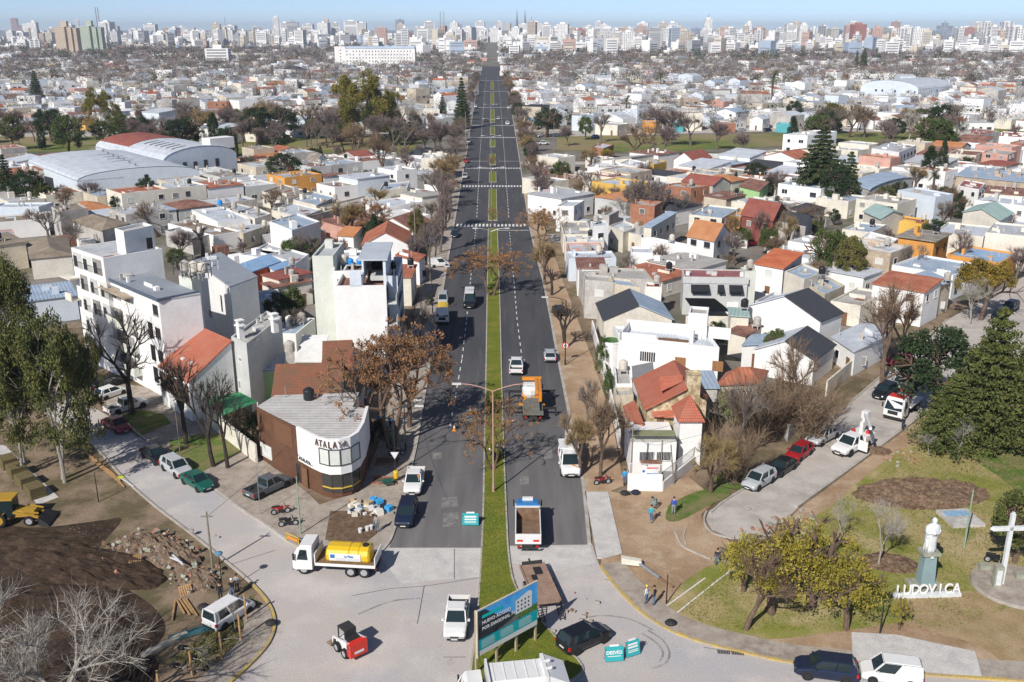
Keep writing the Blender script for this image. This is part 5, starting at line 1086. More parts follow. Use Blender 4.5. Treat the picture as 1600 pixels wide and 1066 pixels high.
        for i in range(40): a = g.random()*6.28;u = g.random()**.5;c.append((4.2*u*math.cos(a),4.2*u*math.sin(a),1.6+7*math.sqrt(1-u*u)*g.random()**.6));r_.append(.9+.7*g.random())
        V,Fc = leaves(c,r_,110,.32,sd,.9);TM[k] = mk(mb,V,Fc,BARK['brown'],LF[{'shrub': 'mid','shrublime': 'lime','shrubpale': 'pale','shrubdark': 'dark'}[kind]])
    elif kind == 'pollard':
        sk,tips,dirs,mids = skeleton(sd,10,.34,.62,2,3,42,.5,.62,.2);V,Fc = twigs(tips,dirs,14,1.4,.06,sd,.8);TM[k] = mk(sk,V,Fc,BARK['dark'],TW['dark'],'stubs')
    elif kind == 'thicket':
        g = random.Random(sd);mb = MB();V = [];st = [];dr = []
        for i in range(26):
            a = g.random()*6.28;p = Vector((g.gauss(0,.9),g.gauss(0,.9),0));d = Vector((math.cos(a)*.4,math.sin(a)*.4,1)).normalized();q = p+d*g.uniform(3,5);mb.tube(p,q,.07,.04,3,cap=False);q2 = q+(d+Vector((math.cos(a)*.3,math.sin(a)*.3,0))).normalized()*g.uniform(2.5,4.5);mb.tube(q,q2,.04,.015,3,cap=False)
            for f in (.1,.4,.7,1.): st.append(tuple(q+(q2-q)*f));dr.append(tuple(d))
            for f in (.5,.8): st.append(tuple(p+(q-p)*f));dr.append(tuple(d))
        V,Fc = twigs(st,dr,16,2.0,.045,sd);TM[k] = mk(mb,V,Fc,BARK['grey'],TW['brown'],'twigs')
    return TM[k]
KN = {'bare': 'bare_tree','bareb': 'bare_tree','barebrown': 'bare_tree','white': 'bare_tree','darkbare': 'bare_tree','ochre': 'bare_tree','copper': 'copper_tree','rust': 'copper_tree','euc': 'eucalyptus','round': 'evergreen_tree','oak': 'evergreen_tree','olive': 'evergreen_tree','gold': 'golden_tree','bushy': 'evergreen_tree','lime': 'evergreen_tree','acacia': 'acacia','cedar': 'cedar','spruce': 'conifer','pine': 'pine_tree','cypress': 'cypress','palm': 'palm_tree','pollard': 'pollarded_tree','thicket': 'bare_thicket'}
TREES = []
def T(kind,bx,by,ty,label,v=0,w=1.,lean=(0,0),group=None):
    p = G(bx,by);h = HT(bx,by,ty);s = h/10;tm,cm = tree_meshes(kind,v);r = random.Random(int(bx*7+by*13))
    nm = KN.get(kind,'shrub');t = thing(nm,label,'shrub' if nm == 'shrub' else 'tree',p,r.random()*6.28 if lean == (0,0) else 0,group)
    t.scale = (s*w,s*w,s);t.rotation_euler.x = lean[0];t.rotation_euler.y = lean[1]
    add('trunk' if nm != 'shrub' else 'stems',tm,t);add(cm.name.split('.')[0],cm,t);TREES.append((p.x,p.y));return t
for a in [
('euc',100,752,470,'tall olive eucalyptus with pale stems at the left worksite',0,.56),
('euc',38,740,500,'broad eucalyptus at the left edge of the worksite',1,.6),
('euc',18,640,400,'sparse brownish eucalyptus rising at the left edge',2,.5),
('euc',140,670,515,'slim eucalyptus crown in front of the apartment balconies',0,.42),
('darkbare',207,648,478,'dark leafless tree in front of the apartment facade',0,.75),
('darkbare',291,695,535,'tall leafless tree before the red roofed white house',1,.6),
('darkbare',334,730,560,'leaning leafless tree beside the silver parked car',2,.6,(0,-.16)),
('darkbare',356,732,575,'slender leafless tree on the grass by the beige wall',3,.55),
('white',-20,1180,900,'large pale leafless tree at the lower left corner',0,1.0),
('white',110,1150,925,'pale leafless tree beside the ploughed dark soil',1,1.05),
('copper',640,668,492,'large copper seeded tree leaning over the avenue',0,.82),
('copper',612,700,500,'copper seeded tree before the blank white wall',1,.72),
('copper',580,690,560,'low copper seeded tree behind the cafe',2,.8),
('bare',655,560,455,'thin bare tree between the parked van and white block',0,.55),
('shrubdark',672,478,458,'dark stubby palm like shrub on the avenue pavement',0,.8),
('bareb',688,395,290,'tall bare street tree left of the zebra crossing',0,.5),
('bareb',697,360,275,'bare street tree just behind the tall one',1,.5),
('copper',706,322,270,'small copper tree near the second zebra crossing',0,.6),
('bare',672,440,345,'bare street tree opposite the brown square roof',2,.5),
('bareb',680,415,330,'reddish bare street tree beside the white van',2,.5),
('copper',653,352,318,'round copper green tree behind the brown ribbed roof',2,.8),
('olive',652,390,325,'yellow green tree by the faded red gable',0,.55),
('copper',768,463,382,'wide copper tree on the median near the van',3,1.25),
('rust',768,354,322,'small reddish tree on the median at the zebra crossing',0,.95),
('saplingcopper',770,735,615,'slim copper tree on the median by the street workers',1,.62),
('rust',768,262,243,'small reddish tree on the median further along the avenue',1,1.),
('copper',846,382,322,'copper tree on the right verge by the crossing',1,.95),
('ochre',851,446,372,'bushy ochre bare tree on the right verge',0,.7),
('pollard',862,462,415,'short pollarded tree beside the green awning wall',0,.55),
('darkbare',883,545,465,'dark pollarded tree behind the round speed sign',1,1.0),
('barebrown',938,745,600,'dense brown bare tree in front of the corner house garden',0,.62),
('ochre',905,745,640,'ochre bare tree beside the bucket van',1,.62),
('bare',918,690,595,'thin bare tree on the sandy verge',1,.6),
('ochre',1110,770,670,'ochre bare tree on the lawn outside the garden railings',2,.75),
('shrubpale',1140,668,600,'pale leafy shrub beside the stone house tower',0,.9),
('thicket',1180,690,575,'brown leafless thicket right of the pale leafy shrub',0,.95),
('thicket',1215,680,560,'leafless thicket in front of the grey wall',1,1.0),
('bare',1150,730,590,'leafless tree behind the pale shrub',3,.6),
('barebrown',1250,665,525,'leafless tree before the red shuttered cottage',2,.6),
('thicket',1265,690,570,'wide leafless thicket beside the silver pickup',2,1.0),
('thicket',1140,755,640,'leafless thicket beside the silver parked cars',1,.8),
('oak',1208,575,512,'dark leafy tree beside the second slate roof',0,.7),
('round',1120,545,500,'dark leafy tree behind the white air conditioning tower',1,.8),
('barebrown',1378,600,440,'large spreading leafless tree at the street bend',1,.75),
('barebrown',1405,570,455,'leafless tree behind the big spreading one',3,.65),
('round',1458,655,508,'big dense dark green tree by the crane truck',1,1.05),
('pine',1535,700,480,'huge olive green conifer at the right edge',0,.85),
('pine',1480,705,585,'lower conifer branches in front of the dark tree',1,1.3),
('pine',1590,700,520,'second large conifer cut by the right edge',1,.9),
('white',1498,718,650,'small white leafless tree in front of the conifers',2,.8),
('white',1450,712,672,'tiny white shrub like tree left of the small white one',1,.8),
('acacia',1205,960,825,'yellow olive acacia nearest the paved path',0,1.0),
('acacia',1268,950,808,'largest yellow olive acacia in the park',1,.95),
('acacia',1322,985,862,'bright olive acacia left of the statue',2,.8),
('acacia',1162,925,835,'yellow olive acacia above the rolled steel frames',3,.8),
('barebrown',1165,985,860,'twisted bare tree on the park bank',2,.8),
('acacia',1405,985,930,'small low acacia right of the black lamp post',1,.5),
('white',1372,885,775,'whitish bare tree behind the acacias',0,.7),
('white',1310,850,770,'small whitish bare tree near the street kerb',2,.6),
('bushy',1585,880,765,'round clipped conifer bush behind the cross',0,.75),
('cedar',1276,322,194,'giant araucaria like conifer on the right',0,1.15),
('cedar',1322,328,235,'dark conifer joined to the giant one',1,.8),
('round',1300,330,250,'dark evergreen below the giant conifer',0,.7),
('cypress',1448,292,228,'dark conical tree left of the twin cypresses',0,1.15),
('cypress',1468,285,220,'taller dark cypress behind the palm',1,.75),
('palm',1456,310,262,'feathery palm below the dark cypresses',0,1.0),
('bushy',1380,330,288,'olive green dome tree left of the large white hall',1,.9),
('round',1302,352,326,'small round tree beside a water tank',0,.8),
('oak',1290,442,352,'dark green tree in the right middle',2,.75),
('olive',1325,450,368,'yellow green tree right of the dark middle tree',1,.7),
('gold',1532,500,405,'golden leaved tree at the street corner',0,.85),
('white',1515,508,425,'white leafless tree in front of the golden tree',1,.8),
('bare',1420,440,380,'bare tree before the orange two storey house',2,.7),
('bareb',1500,425,360,'bare tree before the beige workshop blocks',2,.8),
('bare',1455,320,285,'bare tree in front of the large white hall',3,1.1),
('ochre',1235,395,330,'leafless tree in front of the dark grey tile house',2,.6),
('bare',1185,385,325,'pale bare tree in front of the maroon brick house',3,.7),
('ochre',1143,388,330,'bare yellowish tree beside the orange walled house',0,.5),
('round',1180,292,252,'dark round tree behind the mint green house',1,1.1),
('cypress',1148,302,268,'narrow dark green cypress left of the mint house',0,.6),
('round',1120,300,285,'low green shrubs behind the ochre house',2,1.5),
('shrublime',1065,420,402,'bright lime shrub behind the awning house',0,1.2),
('shrublime',1100,420,405,'second lime shrub of the pair behind the awning house',1,1.2),
('barebrown',1130,425,395,'low bare bush right of the lime shrubs',1,1.2),
('bare',975,347,278,'tall bare tree at the left of the middle bare group',0,.85),
('bareb',1005,350,275,'tall bare tree in the centre of the middle bare group',1,.85),
('bareb',1033,352,282,'bare tree at the right of the middle bare group',2,.85),
('barebrown',930,330,285,'bare brown tree beside the timber propped deck',0,.9),
('barebrown',900,318,280,'bare brown tree behind the timber propped deck',1,.9),
('bare',1065,350,300,'bare tree in front of the cream skylight house',2,.9),
('barebrown',990,252,195,'wide brown bare tree on the edge of the grass strip',3,1.3),
('gold',948,255,232,'golden brown shrub tree beside the brick box house',1,.8),
('round',855,214,166,'dense dark green tree beside the avenue at the belt',1,1.15),
('oak',915,219,180,'mid green tree right of the dense dark green one',0,.75),
('round',445,290,238,'big round dark tree on the left of the belt',0,1.3),
('round',488,295,262,'dark tree right of the big round dark one',1,1.2),
('round',577,297,265,'dark green tree near the blue sheet roofs',2,1.1),
('olive',552,260,234,'olive tree behind the charcoal roofed cottage',0,1.1),
('round',490,250,230,'small dark tree at the near edge of the belt',2,1.1),
('oak',516,300,280,'brown green tree beside the pale blue roof',1,1.1),
('round',232,326,277,'tall dark evergreen beside the front warehouse',0,.85),
('round',192,338,300,'dark round tree left of the warehouse evergreen',1,1.1),
('bushy',195,348,322,'olive shrub tree in front of the dark round one',1,1.2),
('barebrown',245,370,312,'brown leafless thicket behind the apartment block',2,.9),
('round',262,318,290,'dark tree at the hedge corner',2,.9),
('cedar',15,318,240,'dark conifer at the left edge before the warehouse',0,.8),
('round',45,325,262,'dark evergreen beside the left edge conifer',1,1.0),
('bushy',70,325,285,'olive evergreen in the shadow of the warehouse',1,1.3),
('ochre',548,385,310,'ochre bare tree beside the arcade house',1,.8),
('copper',586,380,310,'dark limbed copper tree before the arcade house',1,.9),
('bare',497,385,335,'ochre topped street tree left of the arcade trees',1,.6),
('round',495,400,372,'small dark tree in front of the stepped white tower',0,.9),
('palm',525,400,380,'small palm beside the orange tiled house',1,.8),
('shrubdark',480,400,384,'creeper bush on the roof edge by the stair tower',1,1.6),
('pollard',317,400,352,'thick pollarded tree by the garage opening',1,.75),
('pollard',362,388,365,'small pollarded tree right of the thick one',0,.8),
('pollard',377,387,368,'second small pollarded tree near the white car',1,.8),
('round',440,520,455,'dark tree in the deep shaded garden',0,.9),
('oak',460,515,445,'taller yellow tipped tree in the shaded garden',1,.6),
('bare',455,545,480,'leafless tree in the shaded garden',3,.8),
('bare',110,395,340,'bare tree left of the roof stair box',0,.9),
('shrubdark',975,640,618,'round dark shrub in the yard of the stone house',0,.9),
('shrub',942,585,510,'ivy covered shrub along the plaster wall',1,.35),
('shrub',950,630,565,'second ivy shrub further along the plaster wall',0,.3),
('shrubdark',595,690,650,'dark shrub behind the blue jacketed workers',1,.7),
('shrubdark',395,690,640,'dark shrub beside the green canopy',0,.7),
# belt and beyond, recognisable ones
('eucgold',560,226,104,'huge golden green eucalyptus behind the grass belt',1,.85),
('eucgold',612,220,135,'slim eucalyptus right of the huge one',2,.5),
('oak',527,222,190,'dark tree under the huge eucalyptus',0,1.4),
('spruce',722,202,120,'tall dark conifer left of the avenue',0,.75),
('spruce',692,192,148,'shorter dark conifer beside the tall one',1,.95),
('bareb',690,240,185,'broad bare tree near the avenue at the belt',1,1.3),
('bareb',665,238,200,'bare tree left of the broad belt tree',2,1.2),
('barebrown',600,285,200,'tall pale stemmed bare tree before the belt',0,.75),
('eucgold',160,200,135,'yellow green eucalyptus group on the left',1,.8),
('olive',180,215,155,'olive tree beside the yellow green group',2,.6),
('spruce',60,165,110,'dark conifer far on the left',1,1.0),
('spruce',1348,112,74,'dark pointed conifer far on the right',0,1.0),
('spruce',1337,110,78,'slim conifer left of the pointed one',1,.6),
('palm',978,184,149,'palm among the houses beyond the belt',0,.95),
('palm',1032,140,112,'distant palm right of the avenue',1,.95),
('palm',1205,160,110,'palm beyond the belt on the right',0,.8),
('gold',1455,212,187,'golden tree on the right grass belt',1,.7),
('oak',1440,192,168,'green flat topped tree by the right belt road',2,1.4),
('white',1420,220,170,'whitish bare tree on the right belt',0,1.2),
('bareb',1385,225,185,'bare brown tree on the right belt',1,1.1),
('bareb',1350,215,165,'bare tree near the belt road on the right',2,1.0),
('cypress',369,250,210,'small green conifer on the left belt',0,.7),
('round',1240,195,155,'dark flat conifer near the right belt road',1,.8),
('cedar',1515,135,113,'dark umbrella pine on the far right',1,1.6),
('round',1415,200,180,'round green tree on the far right road',2,1.3),
]: T(a[0],a[1],a[2],a[3],a[4],a[5] if len(a) > 5 else 0,a[6] if len(a) > 6 else 1.,a[7] if len(a) > 7 else (0,0))
# hedges
for lab,x0,y0,x1,y1,h,dp in (('long clipped hedge in front of the warehouse yard',268,303,373,290,2.6,1.6),('lower clipped hedge beside the brick yard wall',310,322,380,303,2.2,1.5),('short hedge closing the yard by the grey felt roof',262,304,310,321,2.2,1.4)):
    A,B = G(x0,y0),G(x1,y1);n = int((B-A).length/.8);g = random.Random(x0);c = []
    for i in range(n+1):
        for z in (.5,1.2,h-.5): c.append(((B-A).x*i/n,(B-A).y*i/n,z))
    V,Fc = leaves(c,[.75]*len(c),60,.2,x0);t = thing('hedge',lab,'hedge',A);add('foliage',fmesh('foliage',V,Fc,LF['mid']),t)
# ---------------------------------------------------------------- labels that single things out
LM = [('the twin beige and green towers',*G(125,86).xy),('the long white hospital block',*G(585,108).xy),('the huge golden green eucalyptus',*G(560,226).xy),('the tall dark conifer by the avenue',*G(722,202).xy),('the arched warehouses',*G(215,280).xy),
      ('the white apartment building',*G(180,520).xy),('the giant conifer on the right',*G(1278,322).xy),('the lone palm beyond the belt',*G(978,184).xy),('the twin cypresses',*G(1460,288).xy),('the orange two storey house',*G(1440,420).xy),('the maroon brick house',*G(1190,385).xy),
      ('the zebra crossing',*G(768,352).xy),('the second zebra crossing',*G(768,291).xy),('the brick box house',*G(940,250).xy),('the grey and yellow corner building',*G(680,275).xy),('the four storey block by the grass',*G(1262,245).xy),('the pointed conifer far right',*G(1348,110).xy),('the golden tree',*G(1532,500).xy),
      ('the middle bare trees',*G(1005,350).xy),('the brown ribbed roof house',*G(615,400).xy),('the red tower pair',*G(1335,80).xy),('the cathedral spires',*G(815,75).xy),('the tall mast tower',*G(1105,75).xy),('the dark round belt tree',*G(855,214).xy),('the charcoal felt roof',*G(450,320).xy),('the half red half white tower',*G(1411,77).xy),('the big round dark tree',*G(445,290).xy),('the curved blue hall',*G(1400,290).xy),('the bright blue roofs',*G(410,430).xy),('the radio masts',*G(691,76).xy),('the yellow green eucalyptus group',*G(160,200).xy)]
ORD = ['','second','third','fourth','fifth','sixth','seventh','eighth','ninth','tenth','eleventh','twelfth','thirteenth','fourteenth']
AUTO = []
def auto(o,desc,x,y,grp): AUTO.append((o,desc,x,y));o['group'] = grp
def finish_labels():
    cl = {}
    for o,desc,x,y in AUTO:
        px,py = PX((x,y,0));best = min(LM,key=lambda m: abs(PX((m[1],m[2],0))[0]-px)+2.2*abs(PX((m[1],m[2],0))[1]-py));mx,my = PX((best[1],best[2],0))
        dx,dy = px-mx,py-my
        rl = ('right of' if dx > 0 else 'left of') if abs(dx) > 2*abs(dy) else ('in front of' if dy > 0 else 'behind')
        cl.setdefault((desc,rl,best[0]),[]).append((abs(dx)+2.2*abs(dy),o))
    for (desc,rl,m),v in cl.items():
        v.sort(key=lambda q: q[0])
        for i,(_,o) in enumerate(v):
            o['label'] = (desc + ', ' + (ORD[i]+' ' if i else '') + rl + ' ' + m) if i < len(ORD) else desc+', farther '+rl+' '+m
            if len(o['label'].split()) > 16: o['label'] = o['label'].replace(' house with ',' house, ').replace(' tower with ',' tower, ').replace('the ','')
# ---------------------------------------------------------------- filler houses of the near quarters
WN = {'wh': 'white','wc': 'cream','wb': 'beige','wk': 'grey cement','wbk': 'bare brick','wy': 'yellow','wp': 'salmon','wg': 'pale grey','wl': 'bluish white','wn': 'brown','wo': 'orange'}
RN = {'rm': 'grey metal roof','rc': 'concrete roof','ra': 'grey felt roof','rw': 'white roof','rt': 'terracotta roof','rn': 'rusty roof','rb': 'blue grey roof','rx': 'stained sheet roof','rq': 'brown roof','ro': 'orange tiled roof','rp': 'red sheet roof','ts': 'slate roof'}
def inpoly(p,P):
    c = False;n = len(P)
    for i in range(n):
        a,b = P[i],P[(i+1) % n]
        if (a[1] > p[1]) != (b[1] > p[1]) and p[0] < (b[0]-a[0])*(p[1]-a[1])/(b[1]-a[1])+a[0]: c = not c
    return c
def wch(r,d): return r.choices(list(d),list(d.values()))[0]
WW = {'wh': 44,'wc': 18,'wb': 8,'wk': 12,'wbk': 4,'wp': 3,'wg': 7,'wl': 5,'wy': 1.5,'wn': 3,'wo': 1};RW = {'rm': 27,'rc': 13,'ra': 13,'rw': 12,'rt': 7,'rn': 8,'rb': 9,'rx': 6,'rq': 4,'ro': 2,'rp': 3}
def fill(poly,ang,seed,cell=(12.5,13),skip=.06,prop=1.):
    r = random.Random(seed);ca,sa = math.cos(ang),math.sin(ang);P = [(p.x,p.y) for p in poly]
    us = [p[0]*ca+p[1]*sa for p in P];vs = [-p[0]*sa+p[1]*ca for p in P];v = min(vs)
    row = 0
    while v < max(vs):
        D = r.uniform(8.5,12.5);u = min(us)+r.uniform(0,5)
        while u < max(us):
            W = r.uniform(7,12.5);c = ((u+W/2)*ca-(v+D/2)*sa,(u+W/2)*sa+(v+D/2)*ca)
            if inpoly(c,P) and r.random() > skip:
                a = Vector((u*ca-v*sa,u*sa+v*ca,0));b = a+Vector((W*ca,W*sa,0));c3 = b+Vector((-D*sa,D*ca,0));q = [Vector(k[:2]) for k in (a,b,c3,a+(c3-b))]
                m = sum(q,Vector((0,0)))/4;qs = [m+(k-m)*.93 for k in q]
                if not any(quad_overlap(qs,o) for o in OCC if (o[0]-m).length < 45):
                    wl = wch(r,WW);rf = wch(r,RW);kd = r.choices(['flat','slab','gable','mono','hip'],[56,18,12,9,5])[0]
                    if kd in ('gable','hip'): rf = r.choice(['rt','ro','ts','rp','rm','rn'])
                    H = r.choice([3.2,3.5,3.8,4.2,4.5,5.8,6.3]) if kd == 'flat' else r.choice([3,3.4,3.8,5.2])
                    if ang > 0 and ang < 1.57: world = (a+(c3-b),a,b) if r.random() < 1 else (a,b,c3)
                    else: world = (a,b,c3)
                    t = house('x',H,None,wl,rf,kd,rise=r.uniform(.9,1.9),ridge=r.choice('uv'),world=world,win=1 if m.y < 300 else 0,occ=True)[0]
                    auto(t,f"{'two storey' if H > 5.5 else 'low'} {WN[wl]} house with {RN[rf]}",m.x,m.y,'houses of the dense low quarters')
            u += W+r.choice([0,.3,.6,2.5])
        v += D+r.choice([.2,.5,3.0,1.0]);row += 1
NF0 = NH[0]
fill(poly_px([(840,330),(905,420),(955,520),(985,590),(1240,560),(1320,510),(1480,452),(1640,400),(1640,240),(1300,248),(1050,258),(840,262)]),math.radians(44),5)
fill(poly_px([(690,300),(668,380),(640,455),(628,470),(480,500),(425,480),(330,450),(250,380),(100,400),(-60,440),(-80,330),(-60,262),(30,240),(250,300),(400,250),(700,262)]),math.radians(42),9)
print('filler',NH[0]-NF0)
# low yard walls, sheds and clutter between the houses (too many and too small to count)
yd = MB();r = random.Random(3)
for P,n in ((poly_px([(850,330),(985,590),(1240,560),(1560,430),(1600,260),(850,262)]),260),(poly_px([(690,300),(640,455),(440,480),(250,400),(-60,420),(-60,262),(700,262)]),240)):
    xs = [p.x for p in P];ys_ = [p.y for p in P]
    for i in range(n):
        p = Vector((r.uniform(min(xs),max(xs)),r.uniform(min(ys_),max(ys_))))
        if not inpoly(p,[(q.x,q.y) for q in P]): continue
        if any(quad_overlap([p+Vector((-.6,-.6)),p+Vector((.6,-.6)),p+Vector((.6,.6)),p+Vector((-.6,.6))],o) for o in OCC if (o[0]-p).length < 30): continue
        a = math.radians(44)+(math.pi/2 if r.random() < .5 else 0);M = Matrix.Translation((p.x,p.y,0)) @ Matrix.Rotation(a,4,'Z')
        if r.random() < .55: yd.box(-r.uniform(2,5),-.1,0,r.uniform(2,5),.1,2.0,r.choice([0,0,1,2]),M)
        else: yd.box(-r.uniform(.8,2),-r.uniform(.8,1.6),0,r.uniform(.8,2),r.uniform(.8,1.6),r.uniform(1.8,2.8),r.choice([0,1,2,3,4]),M)
yo = yd.build('yard_sheds',[WALL['wh'],WALL['wc'],WALL['wk'],ROOF['rmX'],ROOF['rnX']]);yo['kind'] = 'stuff';yo['label'] = 'yard walls and sheds packed between the low houses'
# ---------------------------------------------------------------- first houses beyond the belt, one by one
for lab,H,q,wl,rf,k in [
 ('cream two storey terrace with dark garages beyond the right belt',8,(1068,177,1098,177),'wc','rc',dict(depth=14)),
 ('turquoise fronted shop right of the white garage beyond the belt',4.5,(1053,191,1068,191),'wt','rm',dict(depth=10)),
 ('white garage building left of the turquoise shop',4.5,(1040,191,1053,191),'wh','rb',dict(depth=10)),
 ('orange fronted house beyond the right belt',5,(1008,191,1032,191),'wo','ra',dict(depth=9)),
 ('yellow cream low house behind the police car',4.5,(930,194,965,196),'wc','ra',dict(depth=12)),
 ('brick red low house with orange door on the belt road',4,(1122,193,1150,193),'wbk','ra',dict(depth=9)),
 ('white house with peaked gable right of the belt palms',5,(1172,186,1192,187),'wh','rm',dict(depth=10,kind='gable',ridge='v',rise=1.5)),
 ('wide white two storey house behind the turquoise shop',7.5,(932,158,962,158),'wh','rw',dict(depth=10)),
 ('white house with orange gabled roof by the avenue',5,(810,146,828,147),'wh','ro',dict(depth=9,kind='gable',ridge='v',rise=2)),
 ('beige house with charcoal flat roof by the avenue',8,(816,166,845,167),'wb','ts',dict(depth=12,kind='slab')),
 ('olive grey two storey house with ribbon windows',7,(1068,154,1094,154),'wn','rm',dict(depth=11)),
 ('white gabled house with blue metal roof in the second row',6,(1118,174,1150,176),'wh','rb',dict(depth=12,kind='gable',ridge='v',rise=1.5)),
 ('white block beyond the pointed conifer road',8,(1335,115,1398,118),'wh','rw',dict(depth=16)),
 ('huge grey blue hall roof far right',9,(1345,136,1435,140),'wl','rm',dict(depth=50,kind='arch',rise=5)),
 ('white brick panelled house on the right belt',5,(1457,176,1515,180),'wh','ra',dict(depth=12)),
 ('white house beside the bare trees at the right belt end',6,(1490,158,1530,160),'wh','rw',dict(depth=12)),
 ('turquoise low house at the right belt end',4,(1213,193,1236,194),'wt','rm',dict(depth=8)),
 ('grey glass fronted school like block on the left belt',8,(414,184,476,186),'wl','rm',dict(depth=14,style='dark')),
 ('white blue roofed house right of the glass fronted block',6,(478,188,510,190),'wh','rb',dict(depth=12)),
 ('white mono pitched house on the left belt',6,(310,200,353,202),'wh','rm',dict(depth=12,kind='mono',rise=1)),
 ('cream belt house with row of dark doors',4.5,(355,203,400,205),'wc','ra',dict(depth=10)),
 ('ochre and pale house behind the left bare trees',5,(15,178,48,180),'wp','rc',dict(depth=10)),
 ('tall white gable wall house beyond the left belt',9,(222,175,248,177),'wl','rm',dict(depth=12,kind='mono',rise=1)),
 ('yellow house with red gate beyond the left belt',5,(112,186,132,187),'wy','rt',dict(depth=10)),
 ('pink low house beyond the left belt',4.5,(205,203,240,205),'wp','rm',dict(depth=9)),
 ('white villa with peaked dormers far left of the avenue',8,(440,108,462,109),'wh','ts',dict(depth=14,kind='hip',rise=3)),
 ('long low house with orange brown tiled roof far left',5,(400,130,465,133),'wbk','ro',dict(depth=14,kind='hip',rise=2)),
]: house(lab,H,q,wl,rf,**k)
# ---------------------------------------------------------------- distant quarters as one mass
rg = np.random.default_rng(11)
MV,MF,MI = [],[],[];nv = [0]
dm = [WALL[k] for k in ('wh','wc','wb','wk','wg','wl','wp','wbk')] + [ROOF[k] for k in ('rmX','rcX','raX','rwX','rtX','rnX','rbX','roX')] + [M_FD]
wp_ = [.46,.16,.06,.07,.12,.09,.02,.02];rp_ = [.27,.18,.18,.15,.06,.06,.08,.02]
AVX = lambda y: -.0205*y   # centre line of the avenue
def road_near(x,y): return abs(x-AVX(y)) < 17
occf = [o for o in OCC if o[0].y > 380]
def addbox(x,y,w_,d_,h,a,wi,ri,z0=0.,gable=0.):
    ca,sa = math.cos(a),math.sin(a);c = [(x+u*ca-v*sa,y+u*sa+v*ca) for u,v in ((-w_/2,-d_/2),(w_/2,-d_/2),(w_/2,d_/2),(-w_/2,d_/2))];k = nv[0]
    MV.extend([(p[0],p[1],z0) for p in c]+[(p[0],p[1],h) for p in c])
    for i in range(4): j = (i+1) % 4;MF.append((k+i,k+j,k+4+j,k+4+i));MI.append(wi)
    nv[0] += 8
    if gable:
        e = .4;m0 = ((c[0][0]+c[3][0])/2,(c[0][1]+c[3][1])/2,h+gable);m1 = ((c[1][0]+c[2][0])/2,(c[1][1]+c[2][1])/2,h+gable);MV.extend([m0,m1]);q = nv[0];nv[0] += 2
        MF.extend([(k+4,k+5,q+1,q),(k+6,k+7,q,q+1)]);MI.extend([ri,ri]);MF.extend([(k+4,q,k+7,k+7),(k+5,k+6,q+1,q+1)]);MI.extend([wi,wi])
    else: MF.append((k+4,k+5,k+6,k+7));MI.append(ri)
def far_houses(y0,y1,cell,skip,win):
    y = y0
    while y < y1:
        lim = .56*y+60;x = -lim
        while x < lim:
            w_ = cell*rg.uniform(.6,.95);jx = x+rg.uniform(-.1,.1)*cell;jy = y+rg.uniform(-.12,.12)*cell
            ra = math.radians(42);u = jx*math.cos(ra)+jy*math.sin(ra);v = -jx*math.sin(ra)+jy*math.cos(ra)
            if not road_near(jx,jy) and rg.random() > skip and (u % 118) > 12 and (v % 118) > 12:
                if not (y < 520 and any(quad_overlap([Vector((jx-5,jy-5)),Vector((jx+5,jy-5)),Vector((jx+5,jy+5)),Vector((jx-5,jy+5))],o) for o in occf)):
                    h = float(rg.choice([3.4,3.8,4.2,4.6,6.2,6.8,9.5],p=[.2,.2,.2,.14,.14,.09,.03]));wi = int(rg.choice(8,p=wp_));ri = 8+int(rg.choice(8,p=rp_));g = rg.random() < .22
                    d_ = cell*rg.uniform(.6,.95);an = ra if rg.random() < .75 else 0.
                    if g: ri = int(rg.choice([12,13,8,10,8,14]));
                    addbox(jx,jy,w_,d_,h,an,wi,ri,gable=1.6 if g else 0.)
                    if rg.random() < .35: addbox(jx+rg.uniform(-2,2),jy+rg.uniform(-2,2),rg.uniform(1.5,4),rg.uniform(1.5,4),h+rg.uniform(.8,2.6),an,int(rg.choice(8,p=wp_)),8+int(rg.choice(8,p=rp_)),z0=h)
                    if win:
                        for s in range(int(w_/3.4)):
                            for st in range(1 if h < 5 else 2):
                                if rg.random() < .65:
                                    uu = -w_/2+1.7+s*3.4;ca,sa = math.cos(an),math.sin(an);z = .9+st*2.9;k = nv[0];ww = rg.choice([.9,1.2,2.2]);hh = 1.2 if ww < 2 or st else 1.9;z = z if ww < 2 or st else .1
                                    MV.extend([(jx+(uu+a_)*ca-(-d_/2-.05)*sa,jy+(uu+a_)*sa+(-d_/2-.05)*ca,z+b_) for a_,b_ in ((0,0),(ww,0),(ww,hh),(0,hh))]);MF.append((k,k+1,k+2,k+3));MI.append(16);nv[0] += 4
            x += cell
        y += cell
bl = poly_px([(-400,206),(668,206),(668,205),(-400,204)])
far_houses(458,760,13,.28,True);far_houses(760,1250,16,.42,False);far_houses(1250,2150,25,.58,False)
def masses(name,V,Fq,Mi,mats,label):
    me = fmesh(name,np.array(V),np.array(Fq),mats,Mi);o = add(name,me);o['kind'] = 'stuff';o['label'] = label;return o
masses('distant_houses',MV,MF,MI,dm,'mass of low white and cream houses stretching to the horizon')
